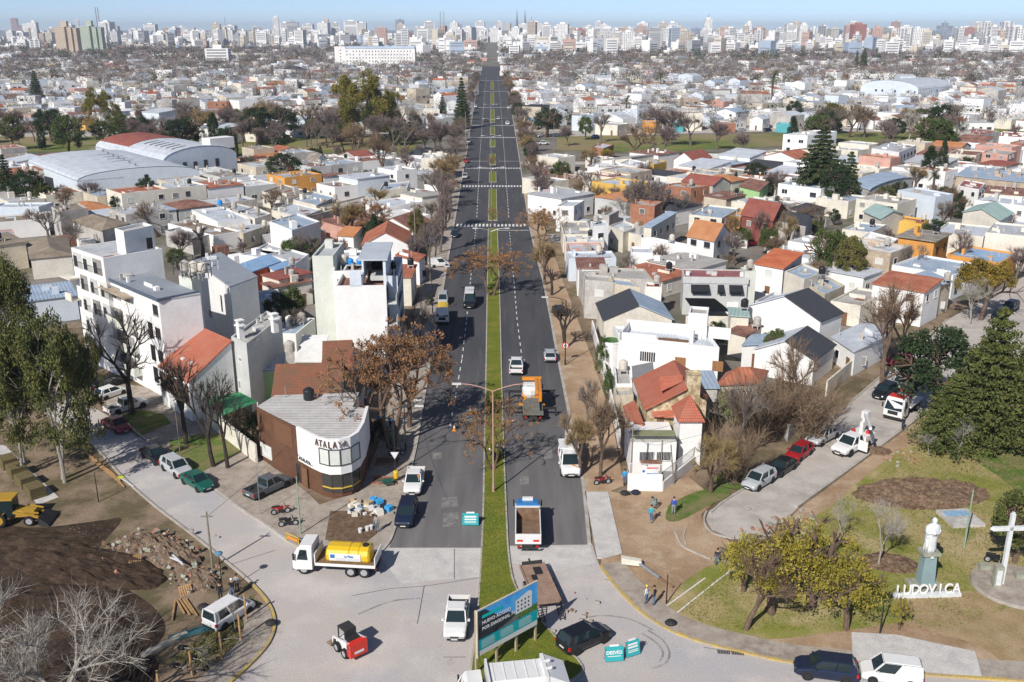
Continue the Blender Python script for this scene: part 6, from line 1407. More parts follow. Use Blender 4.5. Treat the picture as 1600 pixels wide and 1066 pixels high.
# distant trees
def far_trees(name,label,specs,m,seed):
    g = np.random.default_rng(seed);VV = [];n0 = 0;FF = []
    for (y0,y1,n,k,sz,hh) in specs:
        y = np.sqrt(g.uniform(y0**2,y1**2,n));x = g.uniform(-1,1,n)*(.56*y+40);ok = np.abs(x+.0205*y) > 15;x,y = x[ok],y[ok]
        H = hh*g.uniform(.6,1.25,len(x));R_ = H*g.uniform(.35,.6,len(x));c = np.stack([x,y,H-R_*.7],1)
        d = g.normal(size=(len(x)*k,3));d /= np.linalg.norm(d,axis=1)[:,None];P = np.repeat(c,k,0)+d*(np.repeat(R_,k)*g.random(len(d))**.4)[:,None]*np.array([1,1,.75]);P[:,2] = np.maximum(P[:,2],.4)
        a = g.normal(size=P.shape);a /= np.linalg.norm(a,axis=1)[:,None];b = g.normal(size=P.shape);b /= np.linalg.norm(b,axis=1)[:,None];s = sz*g.uniform(.5,1.3,len(P))[:,None]
        V = np.stack([P-a*s,P+b*s*.8,P+a*s],1).reshape(-1,3);VV.append(V)
    V = np.concatenate(VV);o = add(name,fmesh(name,V,np.arange(len(V)).reshape(-1,3),m));o['kind'] = 'stuff';o['label'] = label
far_trees('distant_bare_trees','mauve brown mass of leafless trees among the far houses',[(455,800,900,190,.38,9.5),(800,1300,3000,90,.72,11),(1300,2200,5200,44,1.4,11),(2200,3600,1600,24,2.6,14)],mat('twig_mass',(.17,.14,.135),.95,.2,.02,col2=(.28,.23,.205)),1)
far_trees('distant_green_trees','scattered dark green tree crowns among the far houses',[(455,800,210,190,.42,9),(800,1300,620,90,.8,10),(1300,2200,850,44,1.6,13),(2200,3600,500,24,2.8,15)],mat('far_leaf',(.025,.04,.018),.9,.2,.02,col2=(.075,.095,.03)),2)
far_trees('distant_ochre_trees','few ochre and rust coloured crowns among the far houses',[(455,800,50,150,.42,8),(800,1300,130,80,.8,9),(1300,2200,260,40,1.5,11)],mat('far_ochre',(.17,.11,.04),.9,.2,.02,col2=(.29,.17,.07)),3)
# trees of the quarters, one by one
r = random.Random(21);grp = 'street and yard trees'
KD = {'bareb': 'mauve leafless tree','bare': 'grey leafless tree','barebrown': 'brown leafless tree','round': 'dark green tree','oak': 'green tree','ochre': 'ochre leafless tree','olive': 'olive tree','cypress': 'narrow cypress','white': 'whitish leafless tree','bushy': 'olive green bushy tree'}
def at_tree(kind,x,y,h,desc=None):
    tm,cm = tree_meshes(kind,r.randrange(3));nm = KN.get(kind,'shrub');t = thing(nm,'x','tree',(x,y,0),r.random()*6.28);s = h/10;w_ = r.uniform(.8,1.2);t.scale = (s*w_,s*w_,s)
    add('trunk',tm,t);add(cm.name.split('.')[0],cm,t);auto(t,desc or KD[kind],x,y,grp)
def bad(p,m=1.): return any(quad_overlap([p+Vector((-m,-m)),p+Vector((m,-m)),p+Vector((m,m)),p+Vector((-m,m))],o) for o in OCC if (o[0]-p).length < 40)
n = 0
while n < 135: # along and across the green belt, and in the yards
    y = r.uniform(356,470);x = r.uniform(-.56*y,.56*y)
    if abs(x-AVX(y)) < 22 or bad(Vector((x,y))) : continue
    if x > 0 and r.random() < .65: continue
    at_tree(r.choices(list(KD),[30,18,14,9,6,8,5,2,5,3])[0],x,y,r.uniform(8,16));n += 1
n = 0
while n < 110:
    y = r.uniform(150,350);x = r.uniform(-.56*y,.56*y)
    if abs(x-AVX(y)) < 14 or bad(Vector((x,y)),.8): continue
    px,py = PX((x,y,0))
    if 1040 < px < 1220 and py > 425: continue
    if px < 250 and py > 400 or px > 1300 and py > 440: continue
    at_tree(r.choices(list(KD),[26,16,14,12,8,8,4,5,3,4])[0],x,y,r.uniform(4,8));n += 1
for side,x0 in ((-1,-14.5),(1,8.5)): # street trees along the avenue
    y = 250
    while y < 900:
        ex = (G(718,300).x - 3.4) if side < 0 else (G(819,300).x+3.0);x = AVX(y)+(-13.6 if side < 0 else 13.2)+r.uniform(-.5,.5)
        if not bad(Vector((x,y)),.5): at_tree(r.choices(['bareb','bare','barebrown','ochre','round'],[5,3,3,2,1])[0],x,y,r.uniform(7,11))
        y += r.uniform(9,20) if y < 450 else r.uniform(14,30)
# ---------------------------------------------------------------- towers on the skyline
m_tw = {k: mat('tower_'+k,c,.85,.06,.06,spec=.2) for k,c in (('white',(.80,.79,.77)),('cream',(.62,.56,.46)),('pinkish',(.55,.38,.32)),('brick red',(.42,.19,.15)),('grey',(.42,.43,.44)),('bluish',(.38,.46,.56)),('pale green',(.44,.50,.40)),('beige',(.56,.45,.34)))}
m_win = mat('far_window',(.07,.085,.11),.3,0);m_win2 = mat('far_window_grey',(.20,.21,.23),.5,0)
def tower(label,px,wpx,ytop,ybase,col,rot=None,depth=None,Y=None,cat='tower block',name='tower_block',grp=None,top=True,style=None,rr=None,stripes=None):
    rr = rr or random.Random(int(px*3));p = G(px,ybase);D = math.hypot(p.y,CH);W = wpx*p.y/F/1.0;H = HT(px,ybase,ytop);dp = depth or W*rr.uniform(.7,1.1);a = rr.uniform(-.35,.35) if rot is None else rot
    t = thing(name,label,cat,p,a,grp);W /= (math.cos(a)+abs(math.sin(a))*dp/max(W,1)*.8) if rot is None else 1
    wm = MB();wm.box(-W/2,0,0,W/2,dp,H);wm.build('wall',m_tw[col],t)
    wd = MB();st = style or rr.choice('pprrc');fl = max(2,int(H/3.1));fh = H/fl
    for side in (0,1,2):
        L = W if side == 0 else dp;nc = max(2,int(L/3.6))
        for i in range(fl):
            z = i*fh+.9
            if st == 'r':
                segs_ = [(L*.08,L*.92)] if rr.random() < .9 else []
            elif st == 'c': segs_ = [(L*.12,L*.40),(L*.6,L*.88)]
            else: segs_ = [((k+.28)*L/nc,(k+.72)*L/nc) for k in range(nc) if rr.random() < .9]
            for s0,s1 in segs_:
                z1 = z+1.5
                if side == 0: wd.face([(-W/2+s0,-.12,z),(-W/2+s1,-.12,z),(-W/2+s1,-.12,z1),(-W/2+s0,-.12,z1)])
                elif side == 1: wd.face([(W/2+.12,s0,z),(W/2+.12,s1,z),(W/2+.12,s1,z1),(W/2+.12,s0,z1)])
                else: wd.face([(-W/2-.12,s1,z),(-W/2-.12,s0,z),(-W/2-.12,s0,z1),(-W/2-.12,s1,z1)])
    w_ = wd.build('window',m_win2 if st == 'r' else m_win,t);w_['kind'] = 'stuff'
    if top: b = MB();k = rr.uniform(.25,.5);b.box(-W*k/2,dp*.3,H,W*k/2,dp*.7,H+rr.uniform(2.5,6));b.build('roof_house',m_tw[col],t)
    return t,W,dp,H
for a in [
 ('pink stepped tower at the far left of the skyline',24,9,29,53,'brick red',{}),('lower pink block joined to the stepped tower',32,8,40,54,'brick red',{}),
 ('pale twin peaked tower right of the pink one',49,12,38,54,'white',{}),('thin white tower between the twin towers',122,6,31,56,'white',dict(rot=.2)),
 ('white low apartment block left of the beige twin',40,14,60,78,'white',dict(rot=.3)),('second white low apartment block left of the beige twin',56,14,62,83,'white',dict(rot=.3)),
 ('white four storey block with open balconies on the left',340,34,76,103,'white',dict(rot=.1,style='r')),
 ('tallest white tower left of centre',433,9,27,66,'white',{}),('cream topped tower beside a white slab',511,8,30,68,'cream',{}),('broad white tower left of the hospital skyline',549,20,33,66,'white',dict(rot=.05)),
 ('white slab tower left of the broad white one',526,14,36,68,'white',{}),('dark topped block behind the hospital',627,13,31,62,'bluish',{}),('red and white gridded block behind the hospital',636,12,51,73,'brick red',dict(rot=0,style='p')),
 ('blue glass tower right of the radio masts',718,9,38,57,'bluish',{}),('white tower pair with dark joint left of the avenue',750,14,34,66,'white',{}),('tall white tower beside the avenue end',781,10,34,63,'white',{}),('pale yellow tower beside the avenue end',793,9,37,60,'cream',{}),
 ('white block with blue balconies right of the avenue',803,16,71,93,'white',{}),('white round cornered block right of the avenue',868,22,67,85,'white',dict(style='r')),
 ('brick tower right of the cathedral',907,16,46,76,'brick red',{}),('broad white slab with window grid at centre right',1050,28,45,77,'white',dict(rot=.1)),('white stepped tower carrying the tall mast',1105,12,30,72,'white',{}),
 ('square brick block below the mast tower',1120,16,65,80,'pinkish',dict(rot=.1)),('domed white tower right of the mast tower',1168,12,36,70,'white',{}),('white slab with dark balconies at centre right',963,14,47,78,'white',dict(style='r')),('blank white block at centre right',921,14,57,82,'white',{}),
 ('dark red framed tower, left of the red pair',1325,12,40,75,'pinkish',dict(rot=0,style='p')),('bright red tower, right of the red pair',1341,19,38,80,'brick red',dict(rot=.1,style='p')),
 ('white tower half faced in dark red brick',1413,18,41,76,'white',{}),('dark red slab leaning on the half faced tower',1404,9,41,62,'brick red',{}),('unfinished brown tower with open floors on the right',1512,15,44,74,'brick red',dict(style='r')),
 ('white tower with mauve stripe and water drum',1551,14,42,77,'white',{}),('broad white tower at the right end of the skyline',1590,22,42,78,'white',dict(rot=.1)),('dark framed block with open floors right of centre',1261,18,47,72,'grey',dict(style='r')),
 ('low white terraced block in front of the red pair',1330,46,76,86,'white',dict(rot=.1,style='p')),('wide low white block on the far right',1535,60,74,87,'white',dict(rot=0)),('tall grey tower right of centre',1233,7,40,62,'pinkish',{}),
]: tower(a[0],a[1],a[2],a[3],a[4],a[5],**a[6])
for lab,px,yt,yb,c1,c2 in (('beige twin tower, the left one of the tall pair',90,42,86,'beige','pinkish'),('greenish twin tower, the right one of the tall pair',128.5,41,84,'pale green','bluish')):
    p = G(px,yb);t = thing('tower_block',lab,'tower block',p,0);k = p.y/F;H = HT(px,yb,yt);b = MB();b.box(0,0,0,15*k,14,H);b.box(15*k,5,0,18*k,18,H-1);b.box(18*k,2,0,24*k,18,H-1);b.box(24*k,6,0,26.5*k,20,H-2);b.box(26.5*k,4,0,31*k,20,H-2);b.build('wall',[m_tw[c1]],t)
    b = MB();b.box(9.5*k,3,H,18*k,12,H+8*k);b.build('stair_tower',m_tw[c1],t);b = MB();n_ = int(H/3)
    for i in range(n_):
        z = i*H/n_+.8
        for j in range(6): b.box(j*2.5*k+.8*k,-.1,z,j*2.5*k+1.7*k,0,z+1.2)
        for j in range(2): b.box((18.8+j*2.6)*k,1.9,z,(19.8+j*2.6)*k,2,z+1.2);b.box((27.2+j*2)*k,3.9,z,(28.2+j*2)*k,4,z+1.2)
    b.build('window',m_win,t)['kind'] = 'stuff'
r = random.Random(77);n = 0
grp = 'towers of the distant skyline'
for i in range(285):
    px = r.uniform(150,1610) if r.random() < .93 else r.uniform(0,150);yb = r.choice([r.uniform(60,68),r.uniform(66,79),r.uniform(58,64)])
    if 735 < px < 800 and yb > 62: continue
    yt = {0: r.uniform(47,56),1: r.uniform(42,52),2: r.uniform(34,44)}[r.choices([0,1,2],[4,5,3])[0]] 
    if px > 620: yb += 5
    elif px < 420: yb = min(yb,70)
    if yb > 76: yt = max(yt,44)
    wpx = r.uniform(8,20);col = r.choices(['white','cream','pinkish','grey','bluish','beige','brick red'],[66,14,5,4,5,4,2])[0]
    st = r.choice('pprrc');t,W,dp,H = tower('x',px,wpx,yt,yb,col,rr=r,style=st,grp=grp)
    auto(t,f"{'slim' if wpx < 9 else 'broad'} {'tall' if yt < 46 else 'mid height'} {col} tower {'with window dots' if st == 'p' else 'with balcony bands' if st == 'r' else 'with paired bays'}",t.location.x,t.location.y,grp)
# low blocks packed between the towers
g_ = random.Random(8);db = MB();dl = [m_tw[k] for k in ('white','cream','grey','bluish','pinkish')]+[m_win2]
for i in range(1500):
    y = g_.uniform(1650,4000);x = g_.uniform(-.56,.56)*y
    if abs(x-AVX(y)) < 26 or (x < -.36*y and g_.random() < .7) or (x < -.1*y and y < 2150): continue
    w_,d_,h = g_.uniform(10,26),g_.uniform(10,22),g_.choice([9,12,15,18,24,30,36,42])*g_.uniform(.9,1.1)*(1 if y > 2400 else .7);a = g_.choice([0,.75,-.75,.1]);M = Matrix.Translation((x,y,0)) @ Matrix.Rotation(a,4,'Z');c = g_.choices(range(5),[60,14,9,8,6])[0];db.box(-w_/2,-d_/2,0,w_/2,d_/2,h,c,M)
    if g_.random() < .6: db.box(-2,-2,h,3,3,h+4,c,M)
    for z in range(2,int(h)-2,4):
        if g_.random() < .75: db.box(-w_*.42,-d_/2-.2,z,w_*.42,-d_/2,z+1.5,5,M)
o = db.build('distant_blocks',dl);o['kind'] = 'stuff';o['label'] = 'band of pale low blocks packed between the skyline towers'
# hospital
p = G(541,109);t = thing('hospital','long six storey pale hospital block with grey blue roof','hospital',p,0);W = 104*p.y/F;H = HT(590,109,73)
b = MB();b.box(0,0,0,W,16,H-2.2);b.box(-13,2,0,-.5,18,H);b.build('wall',m_tw['white'],t);b = MB();b.loft([[(-.3,-.4,H-2.2),(W+.3,-.4,H-2.2),(W+.3,16,H-2.2),(-.3,16,H-2.2)],[(1,2,H+.3),(W-1,2,H+.3),(W-1,14,H+.3),(1,14,H+.3)]]);b.build('roof',m_tw['bluish'],t)
wm = MB();wm.box(-.55,-.05,0,.55,.0,1.5);wme = wm.mesh('window',m_win)
for f_ in range(6):
    for k in range(21):
        if r.random() < .93: add('window',wme,t,(1.8+k*(W-3)/21,-.02,1.6+f_*(H-4)/6))
for k in range(6): add('window',wme,t,(-6,1.98,3+k*3.6))
b = MB()
for k in range(11): x = W*.5+k*W*.046;b.box(x-.3,-.6,2,x+.3,-.02,H-6.5)
b.build('pilasters',m_tw['white'],t)
# cathedral and masts
p = G(815,66);t = thing('cathedral','distant cathedral with two slender dark spires','cathedral',p,0);sc_ = p.y/F;m_sp = mat('spire_stone',(.20,.20,.24),.9,.1,.1)
b = MB();b.box(-11*sc_,0,0,20*sc_,40,12*sc_);b.build('nave',m_tw['beige'],t)
for x,yt in ((-7,15),(5,15),(14.5,25)):
    H = HT(815,66,yt);b = MB();s = 2.0*sc_ if yt < 20 else 1.4*sc_;b.box(x*sc_-s,-1,0,x*sc_+s,2*s-1,H*.52);b.lathe([(s*.9,H*.52),(s*.55,H*.7),(.3,H)],8,c=(x*sc_,s-1,0));b.build('spire',m_sp,t)
m_mast = mat('mast_steel',(.30,.30,.33),.7,.05)
def mast(label,px,yt,yb,w0=1.2,w1=.9):
    p = G(px,yb);t = thing('radio_mast',label,'mast',p,0);H = HT(px,yb,yt);b = MB()
    for sx in (-1,1):
        for sy in (-1,1): b.bar((sx*w0,sy*w0,0),(sx*w1,sy*w1,H),.55)
    n = int(H/6)
    for i in range(n):
        z0,z1 = H*i/n,H*(i+1)/n;w_ = w0+(w1-w0)*i/n
        b.bar((-w_,-w_,z0),(w_,-w_,z1),.3);b.bar((w_,-w_,z0),(-w_,-w_,z1),.3)
    b.build('lattice',m_mast,t)
mast('left one of the close radio masts above the left skyline',155.5,11,66);mast('right one of the close radio masts above the left skyline',159,11,66);mast('lattice mast pair tower near the centre, left leg',689,18,66,2.4,1.2);mast('lattice mast pair tower near the centre, right leg',694,19,66,2.4,1.2);mast('thin mast on the white stepped tower',1104.5,22,71,.6,.4);mast('thin mast on the left skyline',354,27,66,.7,.3)
# ---------------------------------------------------------------- air
hb = MB();hb.box(-5200,-120,-1.5,5200,14000,125);hz = hb.mesh('haze',bpy.data.materials.new('haze_air'));ho = add('haze',hz);ho['kind'] = 'stuff';ho['label'] = 'pale blue haze over the whole city'
hm = hz.materials[0];hm.use_nodes = True;hn = hm.node_tree;hn.nodes.remove(hn.nodes['Principled BSDF']);pv = hn.nodes.new('ShaderNodeVolumePrincipled');pv.inputs['Color'].default_value = (.74,.84,1,1);pv.inputs['Density'].default_value = .00009;pv.inputs['Anisotropy'].default_value = 0.0
hn.links.new(pv.outputs[0],hn.nodes['Material Output'].inputs['Volume'])

# ---------------------------------------------------------------- vehicles
def paint(name,c,r=.28): return mat('paint_'+name,c,r,.03,2,spec=.5)
PT = {'mustard': paint('mustard',(.42,.25,.03),.6),'white': paint('white',(.72,.72,.71)),'silver': paint('silver',(.42,.44,.46)),'black': paint('black',(.012,.014,.018),.18),'red': paint('red',(.30,.014,.016)),'green': paint('green',(.012,.10,.075)),'grey': paint('grey',(.10,.115,.13)),'navy': paint('navy',(.014,.022,.05),.2),'blue': paint('blue',(.03,.17,.42)),'orange': paint('orange',(.65,.25,.02)),'yellow': paint('yellow',(.72,.47,.02)),'brightred': paint('brightred',(.60,.035,.02)),'teal': paint('teal',(.03,.36,.38)),'maroon': paint('maroon',(.22,.02,.035))}
M_TY = mat('tyre',(.018,.018,.018),.9,0);M_RIM = mat('rim',(.35,.36,.37),.4,0);M_CG = mat('car_glass',(.014,.026,.030),.06,0,spec=.8);M_LT = mat('lamp_clear',(.62,.62,.60),.2,0);M_RL = mat('lamp_red',(.42,.02,.015),.3,0);M_PL = mat('plate',(.6,.6,.58),.6,0);M_BK = mat('bumper_black',(.025,.025,.027),.7,0);M_CH = mat('chassis',(.04,.04,.042),.8,.1,2)
def wheel(t,x,y,r,w_=.22,rim=M_RIM):
    k = ('wheel',round(r,2),round(w_,2))
    if k not in SHM:
        a = MB();n = 16;prof = [(r*.62,-w_/2),(r*.93,-w_/2),(r,-w_*.36),(r,w_*.36),(r*.93,w_/2),(r*.62,w_/2)]
        a.loft([[(q*math.cos(6.2832*i/n),z,q*math.sin(6.2832*i/n)) for i in range(n)] for q,z in prof],cap=False)
        b = MB();b.tube((0,-w_*.40,0),(0,w_*.40,0),r*.64,n=12);
        for i in range(5): an = 1.2566*i;b.box(-.02,-w_*.44,.05,.02,w_*.44,r*.6,0,Matrix.Rotation(an,4,'Y'))
        SHM[k] = (a.mesh('wheel',M_TY),b.mesh('rim',rim))
    o = add('wheel',SHM[k][0],t,(x,y,r));add('rim',SHM[k][1],o)
KND = { # L, W, stations (x, zbot, ztop, hw factor), cabin: base x0,x1, roof x0,x1, belt z, roof z, wheel x's, wheel r
 'hatch': (4.0,1.72,[(-2.0,.42,.80,.86),(-1.9,.28,.95,.95),(-1.3,.22,.96,1),(0,.22,.94,1),(1.0,.22,.92,1),(1.6,.24,.80,.97),(1.92,.28,.66,.88),(2.0,.36,.55,.75)],(-1.92,1.08,-1.55,.30,.92,1.48),(-1.25,1.22),.30),
 'sedan': (4.45,1.75,[(-2.22,.42,.84,.84),(-2.1,.28,.96,.93),(-1.4,.22,.98,1),(0,.22,.94,1),(1.1,.22,.91,1),(1.8,.24,.78,.97),(2.12,.28,.64,.88),(2.22,.36,.55,.74)],(-1.75,1.05,-1.05,.28,.93,1.44),(-1.38,1.32),.31),
 'suv': (4.4,1.80,[(-2.2,.48,.95,.86),(-2.1,.32,1.06,.95),(-1.4,.28,1.08,1),(0,.28,1.06,1),(1.1,.28,1.03,1),(1.75,.30,.92,.97),(2.1,.34,.76,.88),(2.2,.42,.64,.76)],(-2.1,1.12,-1.78,.42,1.03,1.66),(-1.35,1.32),.35),
 'pickup': (5.2,1.86,[(-2.6,.55,1.0,.97),(-2.55,.5,1.02,1),(-.75,.42,1.02,1),(-.7,.36,1.04,1),(1.2,.36,1.06,1),(1.9,.38,1.0,.98),(2.45,.42,.86,.92),(2.6,.5,.70,.80)],(-.80,1.30,-.62,.62,1.03,1.76),(-1.6,1.6),.39),
 'van': (4.2,1.75,[(-2.1,.42,1.0,.93),(-2.05,.30,1.05,.98),(-1.2,.26,1.05,1),(0,.26,1.05,1),(1.15,.26,1.03,1),(1.7,.28,.92,.96),(2.05,.32,.72,.86),(2.1,.4,.6,.76)],(-2.04,1.28,-1.95,.62,1.03,1.82),(-1.25,1.3),.31),
 'bus': (5.8,2.0,[(-2.9,.42,1.2,.95),(-2.85,.32,1.25,.99),(-1,.28,1.25,1),(1.5,.28,1.25,1),(2.3,.30,1.2,.98),(2.75,.34,.95,.90),(2.9,.42,.75,.8)],(-2.84,2.2,-2.75,1.5,1.22,2.45),(-1.8,1.9),.36)}
def car(kind,col,rear,front,label,cat='car',name=None,panel=False,k=1.,trim='white',loc=None,ang=None):
    L,W,st,cab,wx,wr = KND[kind];P = PT[col]
    if loc is None: a,b = G(*rear),G(*front);d = (b-a);ang = math.atan2(d.y,d.x);loc = (a+b)/2
    t = thing(name or {'pickup': 'pickup_truck','van': 'delivery_van','bus': 'minibus'}.get(kind,'parked_car'),label,cat,(loc[0],loc[1],.015),ang);t.scale = (k,k,k)
    rings = [];hw = W/2
    for x,zb,zt,f in st:
        h = hw*f;rings.append([(x,-h*.93,zb),(x,-h,zb+.14),(x,-h,zt-.16),(x,-h*.95,zt-.05),(x,-h*.80,zt),(x,h*.80,zt),(x,h*.95,zt-.05),(x,h,zt-.16),(x,h,zb+.14),(x,h*.93,zb)])
    m = MB();m.loft(rings[::-1] if False else rings)
    if kind == 'pickup': # open bed: drop the closed deck behind the cab by adding side walls round a lower floor
        m = MB();m.loft([r for r,s in zip(rings,st) if s[0] >= -.8]);z0,z1 = .62,1.04
        m.box(-2.6,-hw,.42,-.7,hw,z0);m.box(-2.6,-hw,z0,-.75,-hw+.09,z1);m.box(-2.6,hw-.09,z0,-.75,hw,z1);m.box(-2.6,-hw+.09,z0,-2.52,hw-.09,z1)
    x0,x1,r0,r1,zb,zr = cab;tw,tr = hw*.90,hw*.74
    base = [(x0,-tw,zb),(x1,-tw*.96,zb),(x1,tw*.96,zb),(x0,tw,zb)];top = [(r0,-tr,zr-.04),(r1,-tr,zr-.04),(r1,tr,zr-.04),(r0,tr,zr-.04)]
    gl = MB();gl.loft([base,top])
    m.loft([[(r0-.02,-tr-.02,zr-.07),(r1+.05,-tr-.02,zr-.07),(r1+.05,tr+.02,zr-.07),(r0-.02,tr+.02,zr-.07)],[(r0+.08,-tr+.08,zr),(r1-.10,-tr+.08,zr),(r1-.10,tr-.08,zr),(r0+.08,tr-.08,zr)]])
    for i in range(4):
        A,B = Vector(base[i]),Vector(top[i]);m.bar(A,B,.09)
    nd = 1 if (kind in ('van','bus') and panel) else 2
    for sg in (-1,1):
        for f in ((.48,) if kind != 'bus' else (.33,.62)):
            A = Vector((x0+(x1-x0)*f,sg*tw*1.0,zb));B = Vector((r0+(r1-r0)*f,sg*tr*1.005,zr-.05));m.bar(A,B,.08)
        if panel: # closed load space: body panels over the rear half
            f = .58;a0 = (x0,sg*(tw+.015),zb-.02);a1 = (x0+(x1-x0)*f,sg*(tw+.015),zb-.02);b1 = (r0+(r1-r0)*f*.9,sg*(tr+.015),zr-.05);b0 = (r0,sg*(tr+.015),zr-.05);m.face([a0,a1,b1,b0] if sg < 0 else [b0,b1,a1,a0])
        elif kind in ('hatch','suv','van','bus'):
            f = .14;a0 = (x0,sg*(tw+.01),zb-.02);a1 = (x0+(x1-x0)*f,sg*(tw+.01),zb-.02);b1 = (r0+(r1-r0)*f,sg*(tr+.01),zr-.05);b0 = (r0,sg*(tr+.01),zr-.05);m.face([a0,a1,b1,b0] if sg < 0 else [b0,b1,a1,a0])
    m.build('body',P,t);gl.build('windows',M_CG,t)
    if kind == 'pickup': b = MB();b.box(-2.52,-hw+.09,.62,-.8,hw-.09,.66);b.build('bed_floor',M_CH,t)
    for x in wx:
        for sg in (-1,1):
            wheel(t,x,sg*(hw-.10),wr)
            b = MB();b.tube((x,sg*(hw-.30),wr+.03),(x,sg*(hw+.004),wr+.03),wr+.055,n=14);
            if sg < 0 or True: b.build('wheel_arch',M_BK,t)
    xf = st[-1][0];zf = st[-1][2]
    for sg in (-1,1):
        b = MB();b.loft([[(xf-.38,sg*hw*.93,zf+.02),(xf-.03,sg*hw*.62,zf-.08),(xf-.03,sg*hw*.62,zf+.06),(xf-.38,sg*hw*.90,zf+.16)],[(xf-.30,sg*hw*.70,zf+.02),(xf-.05,sg*hw*.5,zf-.05),(xf-.05,sg*hw*.5,zf+.06),(xf-.30,sg*hw*.70,zf+.17)]]);b.build('headlight',M_LT,t)
        xr = st[0][0];b = MB();b.box(xr-.02,sg*hw*.93-.09,st[1][2]-.38,xr+.16,sg*hw*.93+.06 if sg < 0 else sg*hw*.93+.03,st[1][2]-.10) if True else None;b.build('taillight',M_RL,t)
        b = MB();b.box(x1-.35,sg*(hw+.02)-.02,zb,x1-.18,sg*(hw+.18),zb+.14) if sg > 0 else b.box(x1-.35,sg*(hw+.18),zb,x1-.18,sg*(hw+.02)+.02,zb+.14);b.build('mirror',P if col in ('white','red') else M_BK,t)
    b = MB();b.box(xf-.10,-hw*.62,.30,xf+.03,hw*.62,.46);b.build('bumper',M_BK,t);b = MB();b.box(xf-.08,-hw*.35,zf-.16,xf+.02,hw*.35,zf-.04);b.build('grille',M_BK,t);b = MB();b.box(st[0][0]-.04,-hw*.8,.34,st[0][0]+.1,hw*.8,.52);b.build('bumper',M_BK,t)
    b = MB();b.box(xf+.02,-.25,.36,xf+.045,.25,.46);b.box(st[0][0]-.05,-.25,.62,st[0][0]-.0,.25,.72);b.build('number_plate',M_PL,t)
    return t
for a in [
 ('hatch','white',(152,627),(196,612),'white hatchback parked nose out under the apartment balconies'),
 ('sedan','black',(148,612),(184,600),'dark car half hidden behind the white hatchback'),
 ('pickup','white',(166,651),(231,632),'white double cab pickup beside the dark leafless tree'),
 ('sedan','maroon',(164,660),(204,682),'dark red sedan parked at the kerb near the white pickup'),
 ('sedan','black',(227,707),(262,730),'black sedan first of the row by the green verge'),
 ('suv','silver',(256,725),(298,752),'silver compact suv between the black and green sedans'),
 ('sedan','green',(288,747),(331,772),'green sedan last of the row by the green verge'),
 ('pickup','grey',(388,783),(452,754),'dark grey double cab pickup beside the corner cafe'),
 ('pickup','white',(652,740),(643,781),'white pickup with open door on the avenue'),
 ('suv','navy',(641,792),(629,831),'navy blue suv parked in front of the white avenue pickup'),
 ('pickup','white',(718,947),(710,1006),'white single cab pickup beside the median kerb in front'),
 ('suv','black',(880,1021),(945,992),'black suv turning by the detour signs'),
 ('suv','navy',(1331,1061),(1247,1050),'black high riding hatchback with roof rails at the bottom edge'),
 ('suv','silver',(1203,747),(1166,769),'silver suv nearest in the row on the right street'),
 ('sedan','black',(1239,725),(1201,749),'black sedan between the silver suv and red hatchback'),
 ('hatch','red',(1263,703),(1232,725),'bright red hatchback in the right street row'),
 ('pickup','silver',(1308,676),(1260,702),'silver white double cab pickup behind the red hatchback'),
 ('suv','black',(1397,609),(1365,629),'black suv parked behind the red crane truck'),
 ('hatch','silver',(1419,597),(1397,611),'grey blue car at the head of the right street row'),
 ('hatch','maroon',(1418,567),(1388,572),'dark red car under the big leafless trees'),
 ('suv','black',(1571,492),(1553,503),'dark suv at the far right kerb, nearer one'),
 ('suv','black',(1585,481),(1570,490),'dark suv at the far right kerb, farther one'),
 ('hatch','silver',(860,571),(858,552),'silver hatchback parked alone on the right of the avenue'),
 ('sedan','black',(879,498),(868,482),'dark car on the driveway beside the avenue'),
 ('hatch','navy',(712,364),(709,376),'dark car at the left kerb near the zebra crossing'),
 ('pickup','white',(806,589),(808,568),'white pickup driving away ahead of the orange crane truck'),
 ('hatch','silver',(727,273),(726,284),'silver car at the left kerb past the second crossing'),
 ('hatch','red',(1160,384),(1182,383),'red car in the yard before the maroon brick house'),
 ('hatch','white',(391,371),(412,376),'white car in the beige garage opening'),
 ('sedan','white',(835,216),(851,213),'white sedan near the dense dark green belt tree'),
 ('pickup','white',(838,227),(859,226),'white pickup on the dirt before the belt road'),
 ('sedan','blue',(922,217),(939,214),'blue and white police car on the belt road'),
 ('hatch','teal',(1027,209),(1040,206),'teal car before the orange house on the belt road'),
 ('hatch','silver',(1153,206),(1166,205),'grey car by the brick red house on the belt road'),
 ('suv','navy',(1193,206),(1206,205),'dark blue car right of the grey one on the belt road'),
 ('sedan','white',(1322,199),(1336,197),'white car under the bare trees by the right belt road'),
 ('sedan','black',(1300,200),(1313,199),'black car left of the white one by the right belt road'),
 ('hatch','white',(1262,231),(1280,231),'white car beside the four storey block'),
 ('sedan','silver',(1335,236),(1350,233),'grey car on the grass near the modern ribbon house'),
 ('hatch','white',(443,216),(457,216),'white car by the glass fronted block on the left belt road'),
 ('hatch','white',(493,214),(509,215),'white car under the left bare trees of the belt road'),
 ('hatch','silver',(320,216),(335,216),'silver car on the left belt road before the white house'),
 ('hatch','navy',(370,215),(383,215),'dark car on the left belt road before the dark doors'),
 ('sedan','red',(729,251),(728,257),'red car waiting at the crossing stop line'),
 ('hatch','silver',(779,185),(779,189),'white hatchback far up the avenue in the right lanes'),
 ('suv','white',(793,193),(793,197),'white suv right of the far white hatchback'),
 ('hatch','black',(760,192),(760,188),'dark car far up the avenue near the median'),
 ('hatch','silver',(732,221),(732,225),'grey car far up the left kerb'),
 ('hatch','white',(795,168),(795,172),'small white car at the far right kerb of the avenue'),
 ('hatch','white',(743,166),(743,170),'small white car at the far left kerb of the avenue'),
]: car(*a)
